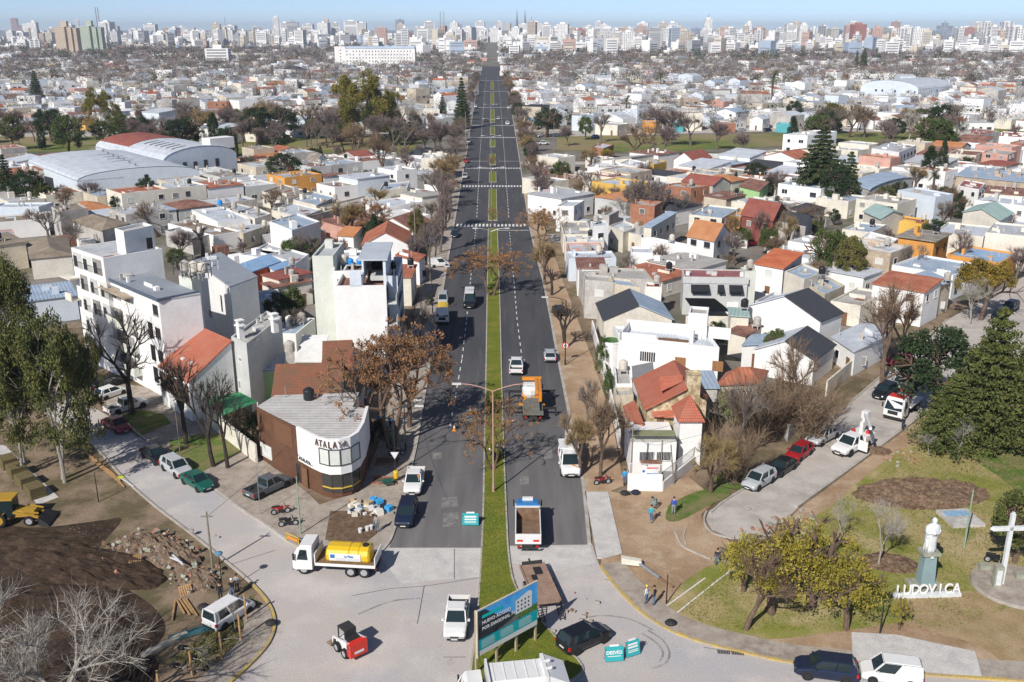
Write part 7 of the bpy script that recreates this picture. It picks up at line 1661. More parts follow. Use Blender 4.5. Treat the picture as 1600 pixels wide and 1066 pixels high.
car('van','white',(1437,1068),(1343,1056),'white panel van behind the black hatchback at the bottom edge','van',panel=True)
car('van','white',(333,984),(385,951),'white van with roof bars parked on the worksite grass','van',panel=False)
car('van','white',(674,418),(698,416),'white panel van turning out of the avenue pavement','van',panel=True)
car('van','silver',(694,464),(691,484),'silver van parked at the left kerb of the avenue','van')
car('van','white',(630,215),(645,215),'white van on the left belt road under the eucalyptus','van',panel=True)
t = car('bus','black',(735,461),(732,494),'black minibus with white roof driving toward the camera','minibus')
b = MB();b.box(-2.78,-.78,2.44,1.45,.78,2.52);b.build('white_roof',PT['white'],t)
# ---- trucks
def truck(label,rear,front,L,W,cabc,cabL=1.9,cabH=2.7,cat='truck',name='truck',axles=(.16,.78),wr=.48,deck=1.05,dual=False,chassis=True):
    a,b = G(*rear),G(*front);d = (b-a).normalized();ang = math.atan2(d.y,d.x);c = a+d*L/2;t = thing(name,label,cat,(c.x,c.y,.015),ang);hw = W/2;x1 = L/2;x0 = x1-cabL
    m = MB();m.loft([[(x0,-hw,.55),(x0,hw,.55),(x0,hw,1.4),(x0,hw*.98,2.0),(x0,hw*.90,cabH-.1),(x0,hw*.8,cabH),(x0,-hw*.8,cabH),(x0,-hw*.90,cabH-.1),(x0,-hw*.98,2.0),(x0,-hw,1.4)],
        [(x1-.35,-hw,.5),(x1-.35,hw,.5),(x1-.30,hw,1.4),(x1-.45,hw*.97,2.0),(x1-.62,hw*.89,cabH-.12),(x1-.70,hw*.78,cabH),(x1-.70,-hw*.78,cabH),(x1-.62,-hw*.89,cabH-.12),(x1-.45,-hw*.97,2.0),(x1-.30,-hw,1.4)],
        [(x1,-hw*.92,.5),(x1,hw*.92,.5),(x1,hw*.92,1.35),(x1-.16,hw*.90,1.9),(x1-.46,hw*.80,cabH-.25),(x1-.62,hw*.7,cabH-.1),(x1-.62,-hw*.7,cabH-.1),(x1-.46,-hw*.80,cabH-.25),(x1-.16,-hw*.90,1.9),(x1,-hw*.92,1.35)]][::-1] if False else
        [[(x0,-hw,.55),(x0,hw,.55),(x0,hw,1.4),(x0,hw*.98,2.0),(x0,hw*.90,cabH-.1),(x0,hw*.8,cabH),(x0,-hw*.8,cabH),(x0,-hw*.90,cabH-.1),(x0,-hw*.98,2.0),(x0,-hw,1.4)],
        [(x1-.35,-hw,.5),(x1-.35,hw,.5),(x1-.30,hw,1.4),(x1-.45,hw*.97,2.0),(x1-.62,hw*.89,cabH-.12),(x1-.70,hw*.78,cabH),(x1-.70,-hw*.78,cabH),(x1-.62,-hw*.89,cabH-.12),(x1-.45,-hw*.97,2.0),(x1-.30,-hw,1.4)],
        [(x1,-hw*.92,.5),(x1,hw*.92,.5),(x1,hw*.92,1.35),(x1-.16,hw*.90,1.9),(x1-.46,hw*.80,cabH-.25),(x1-.62,hw*.7,cabH-.1),(x1-.62,-hw*.7,cabH-.1),(x1-.46,-hw*.80,cabH-.25),(x1-.16,-hw*.90,1.9),(x1,-hw*.92,1.35)]]);m.build('cab',PT[cabc],t)
    g = MB();g.face([(x1+.01,-hw*.86,1.42),(x1+.01,hw*.86,1.42),(x1-.44,hw*.76,cabH-.3),(x1-.44,-hw*.76,cabH-.3)]);g.build('windscreen',M_CG,t)
    for sg in (-1,1):
        g = MB();q = [(x1-.40,sg*(hw+.012),1.45),(x0+.35,sg*(hw+.012),1.45),(x0+.45,sg*(hw*.94+.02),cabH-.35),(x1-.72,sg*(hw*.94+.02),cabH-.35)];g.face(q if sg > 0 else q[::-1]);g.build('side_window',M_CG,t)
        g = MB();g.box(x1-.25,sg*(hw+.12)-.04,1.5,x1-.12,sg*(hw+.12)+.10*sg if sg > 0 else sg*(hw+.12)+.04,2.1) if sg > 0 else g.box(x1-.25,-hw-.22,1.5,x1-.12,-hw-.08,2.1);g.build('mirror',M_BK,t)
        g = MB();g.box(x1-.05,sg*hw*.66-.2,.62,x1+.03,sg*hw*.66+.2,.82);g.build('headlight',M_LT,t)
    g = MB();g.box(x1-.03,-hw*.9,.35,x1+.05,hw*.9,.6);g.box(x1-.02,-hw*.5,.85,x1+.02,hw*.5,1.3);g.build('bumper',M_BK,t)
    if chassis: g = MB();g.box(-L/2+.1,-.45,.6,x1-.4,.45,.85);g.box(-L/2+.2,-hw*.85,deck-.12,x0-.1,hw*.85,deck-.02);g.box(-L/2,-hw*.8,.5,-L/2+.1,hw*.8,.65);g.build('chassis',M_CH,t)
    for f in axles:
        for sg in (-1,1): wheel(t,x1-L*f,sg*(hw-.17),wr,.30 if f < .3 else .42)
    for sg in (-1,1): g = MB();g.box(-L/2-.03,sg*hw*.7-.15,.68,-L/2+.03,sg*hw*.7+.15,.85);g.build('taillight',M_RL,t)
    return t,L,hw,x0,x1
t,L,hw,x0,x1 = truck('white truck carrying a yellow water tank in front of the soil bed',(592,893),(466,886),7.3,2.4,'white',1.75,2.75,axles=(.13,.70,.86),wr=.50)
b = MB();b.box(-L/2,-hw,1.05,x0-.25,hw,1.2,1);b.box(-L/2,-hw-.03,.98,x0-.25,-hw,1.25);b.box(-L/2,hw,.98,x0-.25,hw+.03,1.25);b.box(x0-.3,-hw,1.2,x0-.22,hw,2.1);b.box(-L/2-.02,-hw,1.1,-L/2+.06,hw,2.0);b.build('flat_bed',[PT['white'],mat('plank_deck',(.22,.14,.08),.9,.15,3)],t)
b = MB();n = 14;xs = (-L/2+.55,x0-1.15);sec = [(-.78,0),(-.95,.25),(-1.0,.75),(-.80,1.12),(-.35,1.28),(.35,1.28),(.80,1.12),(1.0,.75),(.95,.25),(.78,0)]
rg_ = [];
for x,s in ((xs[0],.86),(xs[0]+.15,1),(xs[0]+.85,1),(xs[0]+.92,.95),(xs[0]+1.0,1),(xs[0]+1.7,1),(xs[0]+1.77,.95),(xs[0]+1.85,1),(xs[1]-.15,1),(xs[1],.86)): rg_.append([(x,y*s,1.22+z*s) for y,z in sec])
b.loft(rg_);tk = b.build('water_tank',PT['yellow'],t)
b = MB();b.tube((xs[0]+.5,0,2.5),(xs[0]+.5,0,2.62),.28,n=12);b.build('lid',M_BK,tk)
for sg in (1,): b = MB();b.box(xs[0]+.75,sg*1.01,1.45,xs[1]-.35,sg*1.03,2.15);sgn = b.build('sign_panel',PT['white'],tk);bb = MB();bb.box(xs[1]-.85,sg*1.035,1.7,xs[1]-.45,sg*1.04,2.05);bb.build('emblem',PT['blue'],sgn)
letter('La Plata',.26,.004,PT['blue'],t,((xs[0]+xs[1])/2-.15,1.05,1.82),math.pi,name='lettering');
b = MB()
for k in range(3): b.box(xs[0]+.8,1.035,1.50+k*.09,xs[1]-.9,1.04,1.53+k*.09)
b.build('small_print',mat('print_grey',(.35,.4,.45),.8,0),t)
t,L,hw,x0,x1 = truck('dump truck with blue cab and empty white tipping body',(825,866),(824,800),6.6,2.35,'blue',1.6,2.5,axles=(.14,.72),wr=.48)
b = MB();z0,z1 = 1.1,2.0;m_in = mat('rusty_bed',(.22,.14,.09),.9,.2,1.5);b.box(-L/2,-hw,z0-.1,x0-.15,hw,z0,1)
b.box(-L/2,-hw,z0,x0-.15,-hw+.10,z1);b.box(-L/2,hw-.10,z0,x0-.15,hw,z1);b.box(x0-.25,-hw+.1,z0,x0-.15,hw-.1,z1+.25);b.box(-L/2,-hw+.1,z0,-L/2+.09,hw-.1,z1);b.box(x0-.15,-hw,z1+.1,x0+.45,hw,z1+.22)
b.build('tipping_body',PT['white'],t);b = MB();b.box(-L/2+.10,-hw+.11,z0,x0-.26,hw-.11,z0+.02);b.box(x0-.27,-hw+.11,z0,x0-.255,hw-.11,z1+.15);b.box(-L/2+.1,-hw+.1,z0,x0-.26,-hw+.115,z1-.05);b.box(-L/2+.1,hw-.115,z0,x0-.26,hw-.1,z1-.05);b.build('body_lining',m_in,t)
b = MB();b.box(-L/2-.02,-hw*.85,1.25,-L/2-.005,-hw*.4,1.45);b.box(-L/2-.02,hw*.4,1.25,-L/2-.005,hw*.85,1.45);b.build('warning_stripes',PT['brightred'],t)
b = MB();b.box(x1-1.1,-.5,2.5,x1-.75,.5,2.75);b.build('roof_unit',PT['white'],t)
t,L,hw,x0,x1 = truck('orange crane truck with outriggers spread on the avenue',(833,662),(829,600),8.0,2.45,'white',1.9,2.6,axles=(.14,.70,.84),wr=.5)
b = MB();b.box(-L/2,-hw,1.05,x0-1.5,hw,1.2);b.box(-L/2,-hw,1.2,-L/2+.5,hw,1.45);b.box(-L/2+.6,-.8,1.2,0,.8,1.7);b.build('grey_bed',mat('bed_grey',(.16,.165,.15),.8,.15,2),t)
b = MB();b.box(x0-1.4,-hw-.1,1.2,x0-.2,hw+.1,1.65);b.box(x0-2.7,-1.5,.95,x0-2.45,1.7,1.2);b.box(x1-.4,-hw,2.7,x1-.05,hw,3.1);b.box(-1.2,-1.1,1.7,x1-.1,-.75,3.0);b.box(-.9,-.7,2.6,x1-.3,-.35,3.05);b.build('crane_boom',PT['orange'],t)
b = MB();b.lathe([(.9,0),(1.05,.4),(1.05,1.0),(.7,1.3)],12,c=(x0-.6,.2,1.5));b.build('white_drum',PT['white'],t)
for xx in (x1+.1,-1.6):
    b = MB();b.box(xx-.15,-hw-1.7,.9,xx+.15,hw+1.7,1.12);b.box(xx-.08,-hw-1.7,0,xx+.08,-hw-1.5,.9);b.box(xx-.08,hw+1.5,0,xx+.08,hw+1.7,.9);b.build('outrigger',M_BK,t)
t,L,hw,x0,x1 = truck('white truck with red folded crane on the right street',(1426,632),(1388,662),7.2,2.4,'white',1.9,2.8,axles=(.14,.76))
b = MB();b.box(-L/2,-hw,1.05,x0-1.0,hw,1.25);b.build('flat_bed',PT['white'],t);b = MB();b.bar((-2.8,0,1.4),(1.6,.1,3.6),.45);b.box(x0-1.0,-.6,1.2,x0-.1,.6,2.4);b.box(x1-1.8,-.9,2.85,x1-.7,.9,2.95);b.build('folded_crane',PT['brightred'],t);b = MB()
for p_ in (((-3.0,-.5,3.6),(-2.2,-.5,3.6)),): b.box(-3.2,-.6,2.6,-2.3,.5,2.7);b.box(-3.2,-.6,2.7,-3.1,.5,3.6);b.box(-2.4,-.6,2.7,-2.3,.5,3.6)
b.build('crane_basket',PT['white'],t)
# bucket pickup on the right street
t = car('pickup','white',(1357,690),(1302,717),'white utility pickup with raised white bucket boom and open door','utility truck','utility_truck',k=1.12)
b = MB();b.box(-2.7,-.98,1.0,-.8,.98,1.45);b.bar((-1.6,0,1.45),(-1.6,0,2.6),.35);b.bar((-1.7,0,2.5),(-3.0,-.6,2.9),.25);b.bar((-2.8,-.5,3.0),(1.6,2.6,3.6),.26);b.box(-3.5,-.9,2.4,-2.8,-.2,3.2);b.build('boom',PT['white'],t)
b = MB();b.box(-1.2,-.75,1.45,-.9,-.45,1.8);b.box(-2.1,.4,1.45,-1.7,.7,1.75);b.build('fuel_cans',PT['brightred'],t)
b = MB();b.box(.35,.9,.5,.42,1.9,1.55);b.build('open_door',PT['white'],t)
# bucket van on the avenue
t = car('van','white',(886,716),(893,751),'white utility van with folded bucket lift and orange stripes','utility truck','utility_truck',k=1.22)
b = MB();b.bar((-1.4,0,1.85),(-1.2,.3,2.7),.3);b.bar((-1.2,.3,2.6),(.6,.3,2.3),.22);b.box(-2.7,-.2,1.6,-2.0,.6,2.6);b.box(-2.2,-.85,1.83,-.2,.85,1.95);b.build('bucket_lift',PT['white'],t)
b = MB();b.face([(1.4,.05,1.06),(1.75,.55,.99),(1.7,.7,.98),(1.3,.2,1.07)]);b.build('hood_stripe',PT['orange'],t)
# garbage truck at the bottom edge
t,L,hw,x0,x1 = truck('white refuse truck cut by the bottom edge of the picture',(893,1098),(712,1116),8.0,2.5,'white',1.7,2.7,axles=(.14,.70,.84))
b = MB();b.loft([[(x,-hw,1.0),(x,hw,1.0),(x,hw,2.9),(x,hw*.8,3.15),(x,-hw*.8,3.15),(x,-hw,2.9)] for x in (-L/2+2.0,x0-.35)]);b.box(-L/2+1.85,-hw-.05,.95,-L/2+2.1,hw+.05,3.35);b.box(x0-.45,-hw-.03,.95,x0-.3,hw+.03,3.35)
b.loft([[(-L/2+.1,-hw,1.2),(-L/2+.1,hw,1.2),(-L/2+.4,hw,2.6),(-L/2+.4,-hw,2.6)][::1],[(-L/2+1.8,-hw,.9),(-L/2+1.8,hw,.9),(-L/2+1.8,hw,3.3),(-L/2+1.8,-hw,3.3)]]);b.bar((-L/2+2.2,-.4,3.2),(-L/2+1.5,-.4,3.4),.15);b.bar((-L/2+2.2,.4,3.2),(-L/2+1.5,.4,3.4),.15)
for k in range(5): b.box(-L/2+2.5+k*.75,-hw*.78,3.15,-L/2+2.56+k*.75,hw*.78,3.19)
b.build('refuse_body',PT['white'],t);b = MB();b.box(-.4,-hw-.02,1.7,1.6,-hw-.005,2.6);b.box(-.4,hw+.005,1.7,1.6,hw+.02,2.6);b.build('teal_panel',PT['teal'],t)
# flat trailer with ramps
a,c = G(831,882,.8),G(857,942,.8);d = (a-c).normalized();t = thing('flatbed_trailer','empty rusty flatbed trailer with lowered ramps behind the dump truck','trailer',((a.x+c.x)/2,(a.y+c.y)/2,.015),math.atan2(d.y,d.x));L = (a-c).length
b = MB();b.box(-L/2,-1.05,.7,L/2,1.05,.85);b.box(-L/2,-1.1,.6,L/2,-1.05,.95);b.box(-L/2,1.05,.6,L/2,1.1,.95);b.build('deck',mat('rusty_deck',(.27,.17,.12),.9,.2,1.2,col2=(.36,.26,.20)),t)
for x in (-.5,.5):
    for sg in (-1,1): wheel(t,x,sg*1.15,.38,.25)
for sg in (-1,1):
    b = MB();b.bar((-L/2,sg*.8-.2,.75),(-L/2-1.5,sg*.8-.2,.05),.06);b.bar((-L/2,sg*.8+.2,.75),(-L/2-1.5,sg*.8+.2,.05),.06)
    for k in range(7): x = -L/2-.1-k*.21;z = .72-k*.098;b.bar((x,sg*.8-.2,z),(x,sg*.8+.2,z),.05)
    b.build('ramp',M_CH,t)
b = MB();b.box(L/2,-.06,.55,L/2+1.2,.06,.7);b.box(L/2-.1,-.9,.85,L/2,.9,1.15);b.build('drawbar',M_CH,t);b = MB();b.box(1.2,-.5,.86,2.2,.1,1.0);b.box(.4,.1,.86,1.1,.5,.95);b.build('chains',M_BK,t)
# skid steer
a,c = G(563,1032),G(530,1003);d = (c-a).normalized();t = thing('skid_steer_loader','white and red skid steer loader alone on the concrete','loader',((a.x+c.x)/2,(a.y+c.y)/2,.015),math.atan2(d.y,d.x))
b = MB();b.box(-.85,-.55,.35,1.0,.55,1.0);b.box(-1.3,-.75,.95,-.2,.75,1.35);b.build('body',PT['white'],t);b = MB();b.loft([[(-1.45,-.75,.4),(-1.45,.75,.4),(-1.40,.75,1.45),(-1.40,-.75,1.45)],[(-.9,-.75,.4),(-.9,.75,.4),(-.9,.75,1.5),(-.9,-.75,1.5)]]);rh = b.build('engine_cover',PT['brightred'],t)
b = MB();b.box(-1.47,-.4,.65,-1.455,.4,.85);b.build('white_lettering_band',PT['white'],rh);b = MB();b.box(-.85,-.5,1.35,-.25,.5,1.5);b.build('grille',M_BK,t)
b = MB();b.box(-.3,-.5,2.0,.75,.5,2.1);
for x in (-.25,.7):
    for y in (-.46,.46): b.bar((x,y,.9),(x,y,2.0),.08)
b.box(-.3,-.5,1.0,-.25,.5,2.0);b.build('cab_cage',M_CH,t);b = MB()
for sg in (-1,1): b.bar((-1.1,sg*.66,1.45),(1.1,sg*.66,1.0),.14);b.bar((1.1,sg*.66,1.0),(1.35,sg*.66,.35),.14)
b.build('lift_arms',PT['white'],t);b = MB();b.loft([[(1.3,-.85,.1),(1.3,.85,.1),(1.3,.85,.7),(1.3,-.85,.7)],[(1.95,-.85,.06),(1.95,.85,.06),(1.95,.85,.15),(1.95,-.85,.15)]]);b.build('bucket',mat('worn_steel',(.24,.17,.12),.8,.2,3),t)
for x in (-.55,.55):
    for sg in (-1,1): wheel(t,x,sg*.72,.40,.28)
# backhoe loader at the left edge
a,c = G(-8,818),G(92,815);d = (c-a).normalized();t = thing('backhoe_loader','yellow backhoe loader with lowered front bucket at the left edge','loader',((a.x+c.x)/2-.6,(a.y+c.y)/2,.05),math.atan2(d.y,d.x))
b = MB();b.loft([[(-.2,-.55,.8),(-.2,.55,.8),(-.2,.5,1.5),(-.2,-.5,1.5)],[(1.6,-.5,.8),(1.6,.5,.8),(1.6,.4,1.35),(1.6,-.4,1.35)]]);b.box(-2.2,-1.1,1.0,-1.0,-.6,1.35);b.box(-2.2,.6,1.0,-1.0,1.1,1.35);b.bar((-.2,-.7,1.4),(2.3,-.6,.7),.2);b.bar((-.2,.7,1.4),(2.3,.6,.7),.2);b.bar((.6,-.7,1.5),(2.1,-.6,1.2),.12);b.bar((.6,.7,1.5),(2.1,.6,1.2),.12);b.box(-1.9,-.8,2.65,-.1,.8,2.8);b.build('yellow_body',PT['mustard'],t)
b = MB();b.box(-1.7,-.7,1.0,-.2,.7,2.64);b.build('cab_glass',M_CG,t);b = MB();b.loft([[(2.2,-1.15,.1),(2.2,1.15,.1),(2.2,1.15,1.0),(2.2,-1.15,1.0)],[(3.1,-1.15,.05),(3.1,1.15,.05),(3.1,1.15,.2),(3.1,-1.15,.2)]]);b.build('front_bucket',M_CH,t)
b = MB();b.bar((-2.2,0,1.0),(-3.0,0,2.8),.3);b.bar((-3.0,0,2.8),(-3.4,0,1.2),.25);b.build('rear_arm',PT['mustard'],t)
for sg in (-1,1): wheel(t,-1.5,sg*.95,.75,.42,PT['mustard']);wheel(t,1.2,sg*.8,.50,.30)
# water lorry at the left kerb (white with yellow tank)
t,L,hw,x0,x1 = truck('white lorry with yellow tank parked under the copper tree',(693,492),(689,524),6.0,2.2,'white',1.7,2.5,axles=(.16,.78))
b = MB();b.loft([[(x,y,1.1+z) for y,z in sec] for x in (-2.6,x0-.3)]);b.build('yellow_tank',PT['yellow'],t)
# ---------------------------------------------------------------- people
SKIN = mat('skin',(.42,.25,.17),.6,.05);HAIR = mat('hair_dark',(.03,.02,.015),.8,0)
CL = {k: mat('cloth_'+k,c,.9,.12,4) for k,c in (('navy',(.02,.025,.05)),('black',(.02,.02,.022)),('sky',(.05,.35,.70)),('white',(.7,.7,.68)),('jeans',(.10,.16,.27)),('green',(.03,.30,.07)),('teal',(.04,.35,.42)),('grey',(.28,.29,.30)),('orange',(.75,.25,.03)),('khaki',(.32,.26,.17)),('royal',(.03,.09,.42)),('maroon',(.3,.03,.05)))}
HEL = {'yellow': mat('helmet_yellow',(.80,.60,.02),.4,0),'orange': mat('helmet_orange',(.85,.28,.02),.4,0),'white': mat('helmet_white',(.8,.8,.8),.4,0)}
PM = {}
def body_mesh(pose):
    if pose in PM: return PM[pose]
    P = {'pel': (0,0,.95),'wai': (0,0,1.12),'che': (0,.01,1.34),'nec': (0,.02,1.50),'hd0': (0,.03,1.58),'hd1': (0,.05,1.68)}
    for s,n in ((-1,'l'),(1,'r')):
        P.update({n+'sh': (s*.19,0,1.42),n+'el': (s*.25,-.02,1.14),n+'wr': (s*.24,.08,.90),n+'ha': (s*.24,.11,.82),n+'hi': (s*.09,0,.90),n+'kn': (s*.11,.02,.50),n+'an': (s*.11,-.02,.09),n+'to': (s*.12,.15,.04)})
    def mv(k,*d): P[k] = tuple(a+b for a,b in zip(P[k],d))
    if pose == 'walk':
        for k,d in (('lkn',(0,.16,0)),('lan',(0,.22,0)),('lto',(0,.24,.02)),('rkn',(0,-.05,0)),('ran',(0,-.30,.06)),('rto',(0,-.30,.02)),('lel',(0,-.14,.02)),('lwr',(0,-.18,.05)),('lha',(0,-.18,.05)),('rel',(0,.10,.02)),('rwr',(0,.22,.10)),('rha',(0,.25,.12))): mv(k,*d)
    if pose == 'bend':
        for k,d in (('wai',(0,.10,-.03)),('che',(0,.32,-.14)),('nec',(0,.46,-.20)),('hd0',(0,.52,-.24)),('hd1',(0,.62,-.28)),('lsh',(0,.36,-.16)),('rsh',(0,.36,-.16)),('lel',(0,.46,-.20)),('rel',(0,.46,-.20)),('lwr',(.05,.50,-.26)),('rwr',(-.05,.50,-.26)),('lha',(.05,.52,-.28)),('rha',(-.05,.52,-.28)),('lkn',(0,.08,0)),('rkn',(0,.08,0))): mv(k,*d)
    if pose == 'reach':
        for k,d in (('rel',(.10,.18,.16)),('rwr',(.02,.36,.36)),('rha',(.02,.44,.42)),('lel',(0,.12,.04)),('lwr',(.06,.24,.18)),('lha',(.08,.30,.22))): mv(k,*d)
    E_ = [('pel','wai'),('wai','che'),('che','nec'),('nec','hd0'),('hd0','hd1')]
    for n in 'lr': E_ += [('che',n+'sh'),(n+'sh',n+'el'),(n+'el',n+'wr'),(n+'wr',n+'ha'),('pel',n+'hi'),(n+'hi',n+'kn'),(n+'kn',n+'an'),(n+'an',n+'to')]
    RD = {'pel': (.15,.11),'wai': (.14,.10),'che': (.17,.12),'nec': (.06,.06),'hd0': (.085,.09),'hd1': (.085,.10),'sh': (.07,.07),'el': (.05,.05),'wr': (.035,.035),'ha': (.045,.025),'hi': (.10,.10),'kn': (.07,.07),'an': (.048,.048),'to': (.045,.035)}
    K = list(P);me = bpy.data.meshes.new('sk');me.from_pydata([P[k] for k in K],[(K.index(a),K.index(b)) for a,b in E_],[])
    o = bpy.data.objects.new('sk',me);COL.objects.link(o);sk = o.modifiers.new('s','SKIN');sk.use_smooth_shade = True
    for i,k in enumerate(K):
        v = me.skin_vertices[0].data[i];v.radius = RD.get(k) or RD[k[1:]];v.use_root = (k == 'pel')
    sb = o.modifiers.new('b','SUBSURF');sb.levels = 1;sb.render_levels = 1
    dg = bpy.context.evaluated_depsgraph_get();m2 = bpy.data.meshes.new_from_object(o.evaluated_get(dg));m2.name = 'body';bpy.data.objects.remove(o)
    V = [v.co.copy() for v in m2.vertices];F_ = [tuple(p.vertices) for p in m2.polygons]
    seg = [(Vector(P[a]),Vector(P[b]),a,b) for a,b in E_];MI_ = []
    for f in F_:
        c = sum((V[i] for i in f),Vector())/len(f);best = None
        for A,B,a,b in seg:
            t = max(0,min(1,(c-A).dot(B-A)/(B-A).length_squared));d = (c-(A+(B-A)*t)).length
            if best is None or d < best[0]: best = (d,a,b,t)
        _,a,b,t = best;k = b[1:] if b[0] in 'lr' and b[1:] in ('sh','el','wr','ha','hi','kn','an','to') else b
        MI_.append({'wai': 0 if t > .3 else 1,'che': 0,'nec': 0 if t < .7 else 3,'hd0': 3,'hd1': 3,'sh': 0,'el': 0,'wr': 0,'ha': 3,'hi': 1,'kn': 1,'an': 1,'to': 2}[k])
    for n in 'lr': # five fingers on each hand
        h = Vector(P[n+'ha']);w_ = Vector(P[n+'wr']);d = (h-w_).normalized();s = d.cross(Vector((0,1,.2))).normalized()
        for j in range(5):
            o0 = len(V);mb = MB();L = (.05,.075,.085,.08,.06)[j];st = h+d*.03+s*(j-2)*.02 if j else h+s*-.045;dd = (d+s*(-.6 if j == 0 else 0)).normalized();m_ = st+dd*L*.55;mb.tube(st,m_,.009,.008,5);mb.tube(m_,m_+(dd+Vector((0,.35,0))).normalized()*L*.5,.008,.006,5)
            V += [Vector(v) for v in mb.v];F_ += [tuple(i+o0 for i in f) for f in mb.f];MI_ += [3]*len(mb.f)
    hd = Vector(P['hd1']);fw = (Vector((0,1,0)) if pose != 'bend' else Vector((0,.7,-.7)));mb = MB();mb.tube(hd+fw*.07+Vector((0,0,-.05)),hd+fw*.125+Vector((0,0,-.06)),.012,.016,5);o0 = len(V);V += [Vector(v) for v in mb.v];F_ += [tuple(i+o0 for i in f) for f in mb.f];MI_ += [3]*len(mb.f)
    me = bpy.data.meshes.new('body');me.from_pydata(V,[],F_);[me.materials.append(SKIN) for _ in range(4)];me.polygons.foreach_set('material_index',MI_);me.polygons.foreach_set('use_smooth',[True]*len(F_));me.update()
    hm = MB();hm.lathe([(.098,-.03),(.108,.02),(.10,.07),(.07,.105),(.02,.12)],10,c=(P['hd1'][0],P['hd1'][1]-.012,P['hd1'][2]-.0));em = MB()
    for s in (-1,1): em.box(s*.032-.011,P['hd1'][1]+fw.y*.088,P['hd1'][2]-.02+fw.z*.09,s*.032+.011,P['hd1'][1]+fw.y*.098,P['hd1'][2]-.005+fw.z*.09)
    PM[pose] = (me,hm,em);return PM[pose]
EYE = mat('eye',(.02,.015,.012),.4,0)
def person(px,py,ang,pose,top,leg,label,helmet=None,z=.1,vest=False):
    me,hm,em = body_mesh(pose);p = G(px,py,z);t = thing('person',label,'person',p,math.radians(ang-90));h = .97+.06*((px*7) % 5)/4;t.scale = (h,h,h)
    b = add('body',me,t)
    for i,m in enumerate((CL[top],CL[leg],M_BK,SKIN)): b.material_slots[i].link = 'OBJECT';b.material_slots[i].material = m
    k = 'hm'+pose+str(helmet)
    if k not in SHM: SHM[k] = hm.mesh('helmet' if helmet else 'hair',HEL[helmet] if helmet else HAIR,True);SHM['em'+pose] = em.mesh('eyes',EYE)
    add('helmet' if helmet else 'hair',SHM[k],t);add('eyes',SHM['em'+pose],t)
for a in [
 (655,766,200,'reach','grey','navy','worker in orange helmet at the open door of the white pickup','orange',.0),
 (589,832,100,'stand','grey','jeans','person in grey top and jeans beside the white buckets'),
 (592,668,90,'stand','sky','navy','left person in sky blue jacket by the dark shrub'),(598,672,40,'stand','sky','navy','middle person in sky blue jacket on the shaded pavement'),
 (610,670,-90,'walk','sky','navy','right person in sky blue jacket under the copper trees'),(600,655,-60,'stand','black','navy','bald person in dark clothes behind the blue jackets'),
 (611,696,180,'reach','green','black','worker in green vest beside the tall lamp post'),(583,690,20,'stand','black','black','person in black by the cafe side wall'),
 (1010,943,140,'stand','white','jeans','person in white top and yellow helmet on the park footpath','yellow'),(1022,945,170,'stand','black','jeans','person in black jacket beside the yellow helmet'),
 (1024,794,230,'bend','teal','grey','bending worker in teal vest before the garden wall'),(1017,816,60,'walk','teal','jeans','walking worker in teal vest on the dirt'),(1052,803,80,'stand','royal','grey','person in royal blue hood near the green grass'),
 (976,757,-90,'stand','sky','jeans','person leaning at the corner of the white garden wall'),(937,672,60,'stand','black','grey','person standing on the sandy verge behind the bare trees'),
 (1120,884,80,'stand','navy','jeans','worker in navy beside the stacked steel frames'),(1410,672,200,'stand','navy','navy','worker in navy overalls in front of the red crane truck'),(1430,682,250,'stand','khaki','khaki','person in khaki under the dark tree'),
 (345,938,100,'stand','black','navy','left man in dark clothes by the small lamp post'),(364,934,110,'reach','black','jeans','man in white helmet between two dark jackets','white'),(371,926,90,'stand','grey','black','right man with dark hair by the small lamp post'),
 (774,722,160,'bend','navy','navy','worker in reflective dark jacket kneeling on the median','white',.14),(780,715,200,'reach','navy','navy','upper worker in reflective dark jacket on the median','white',.14),(787,716,170,'bend','navy','navy','right worker in reflective dark jacket on the median','white',.14),
 (663,502,80,'stand','black','navy','person in dark clothes far up the left pavement'),(822,350,80,'walk','black','black','person crossing at the right end of the zebra crossing'),(815,640,0,'stand','navy','navy','crew member left of the orange crane truck',None,.0)]: person(*a)
# ---------------------------------------------------------------- poles, lamps, wires
M_WD = mat('weathered_pole',(.26,.23,.18),.9,.15,4);M_GP = mat('green_grey_pole',(.27,.36,.26),.8,.1,3)
def pole(label,bx,by,ty,r=.11,m=M_WD,cat='utility pole',name='utility_pole',lean=(0,0),arm=True,tx=None):
    p = G(bx,by,.05);h = HT(bx,by,ty);t = thing(name,label,cat,p);b = MB();b.tube((0,0,-.1),(lean[0]*h,lean[1]*h,h),r,r*.65,8);b.build('shaft',m,t)
    if arm: b = MB();b.box(-.5+lean[0]*h,-.05,h-.5,.5+lean[0]*h,.05,h-.4);b.build('crossarm',m,t)
    return t,h
PO = {}
for k,a in {'a': ('mossy utility pole by the worksite kerb',332,887,800),'b': ('weathered utility pole at the corner house garden wall',985,764,668),'c': ('thin utility pole in front of the signboard',1031,766,688)}.items(): PO[k] = pole(*a,arm=k == 'a')
t,h = pole('propped wooden strut leaning against the thin utility pole',1053,757,695,.09,lean=(-.12,0),arm=False)
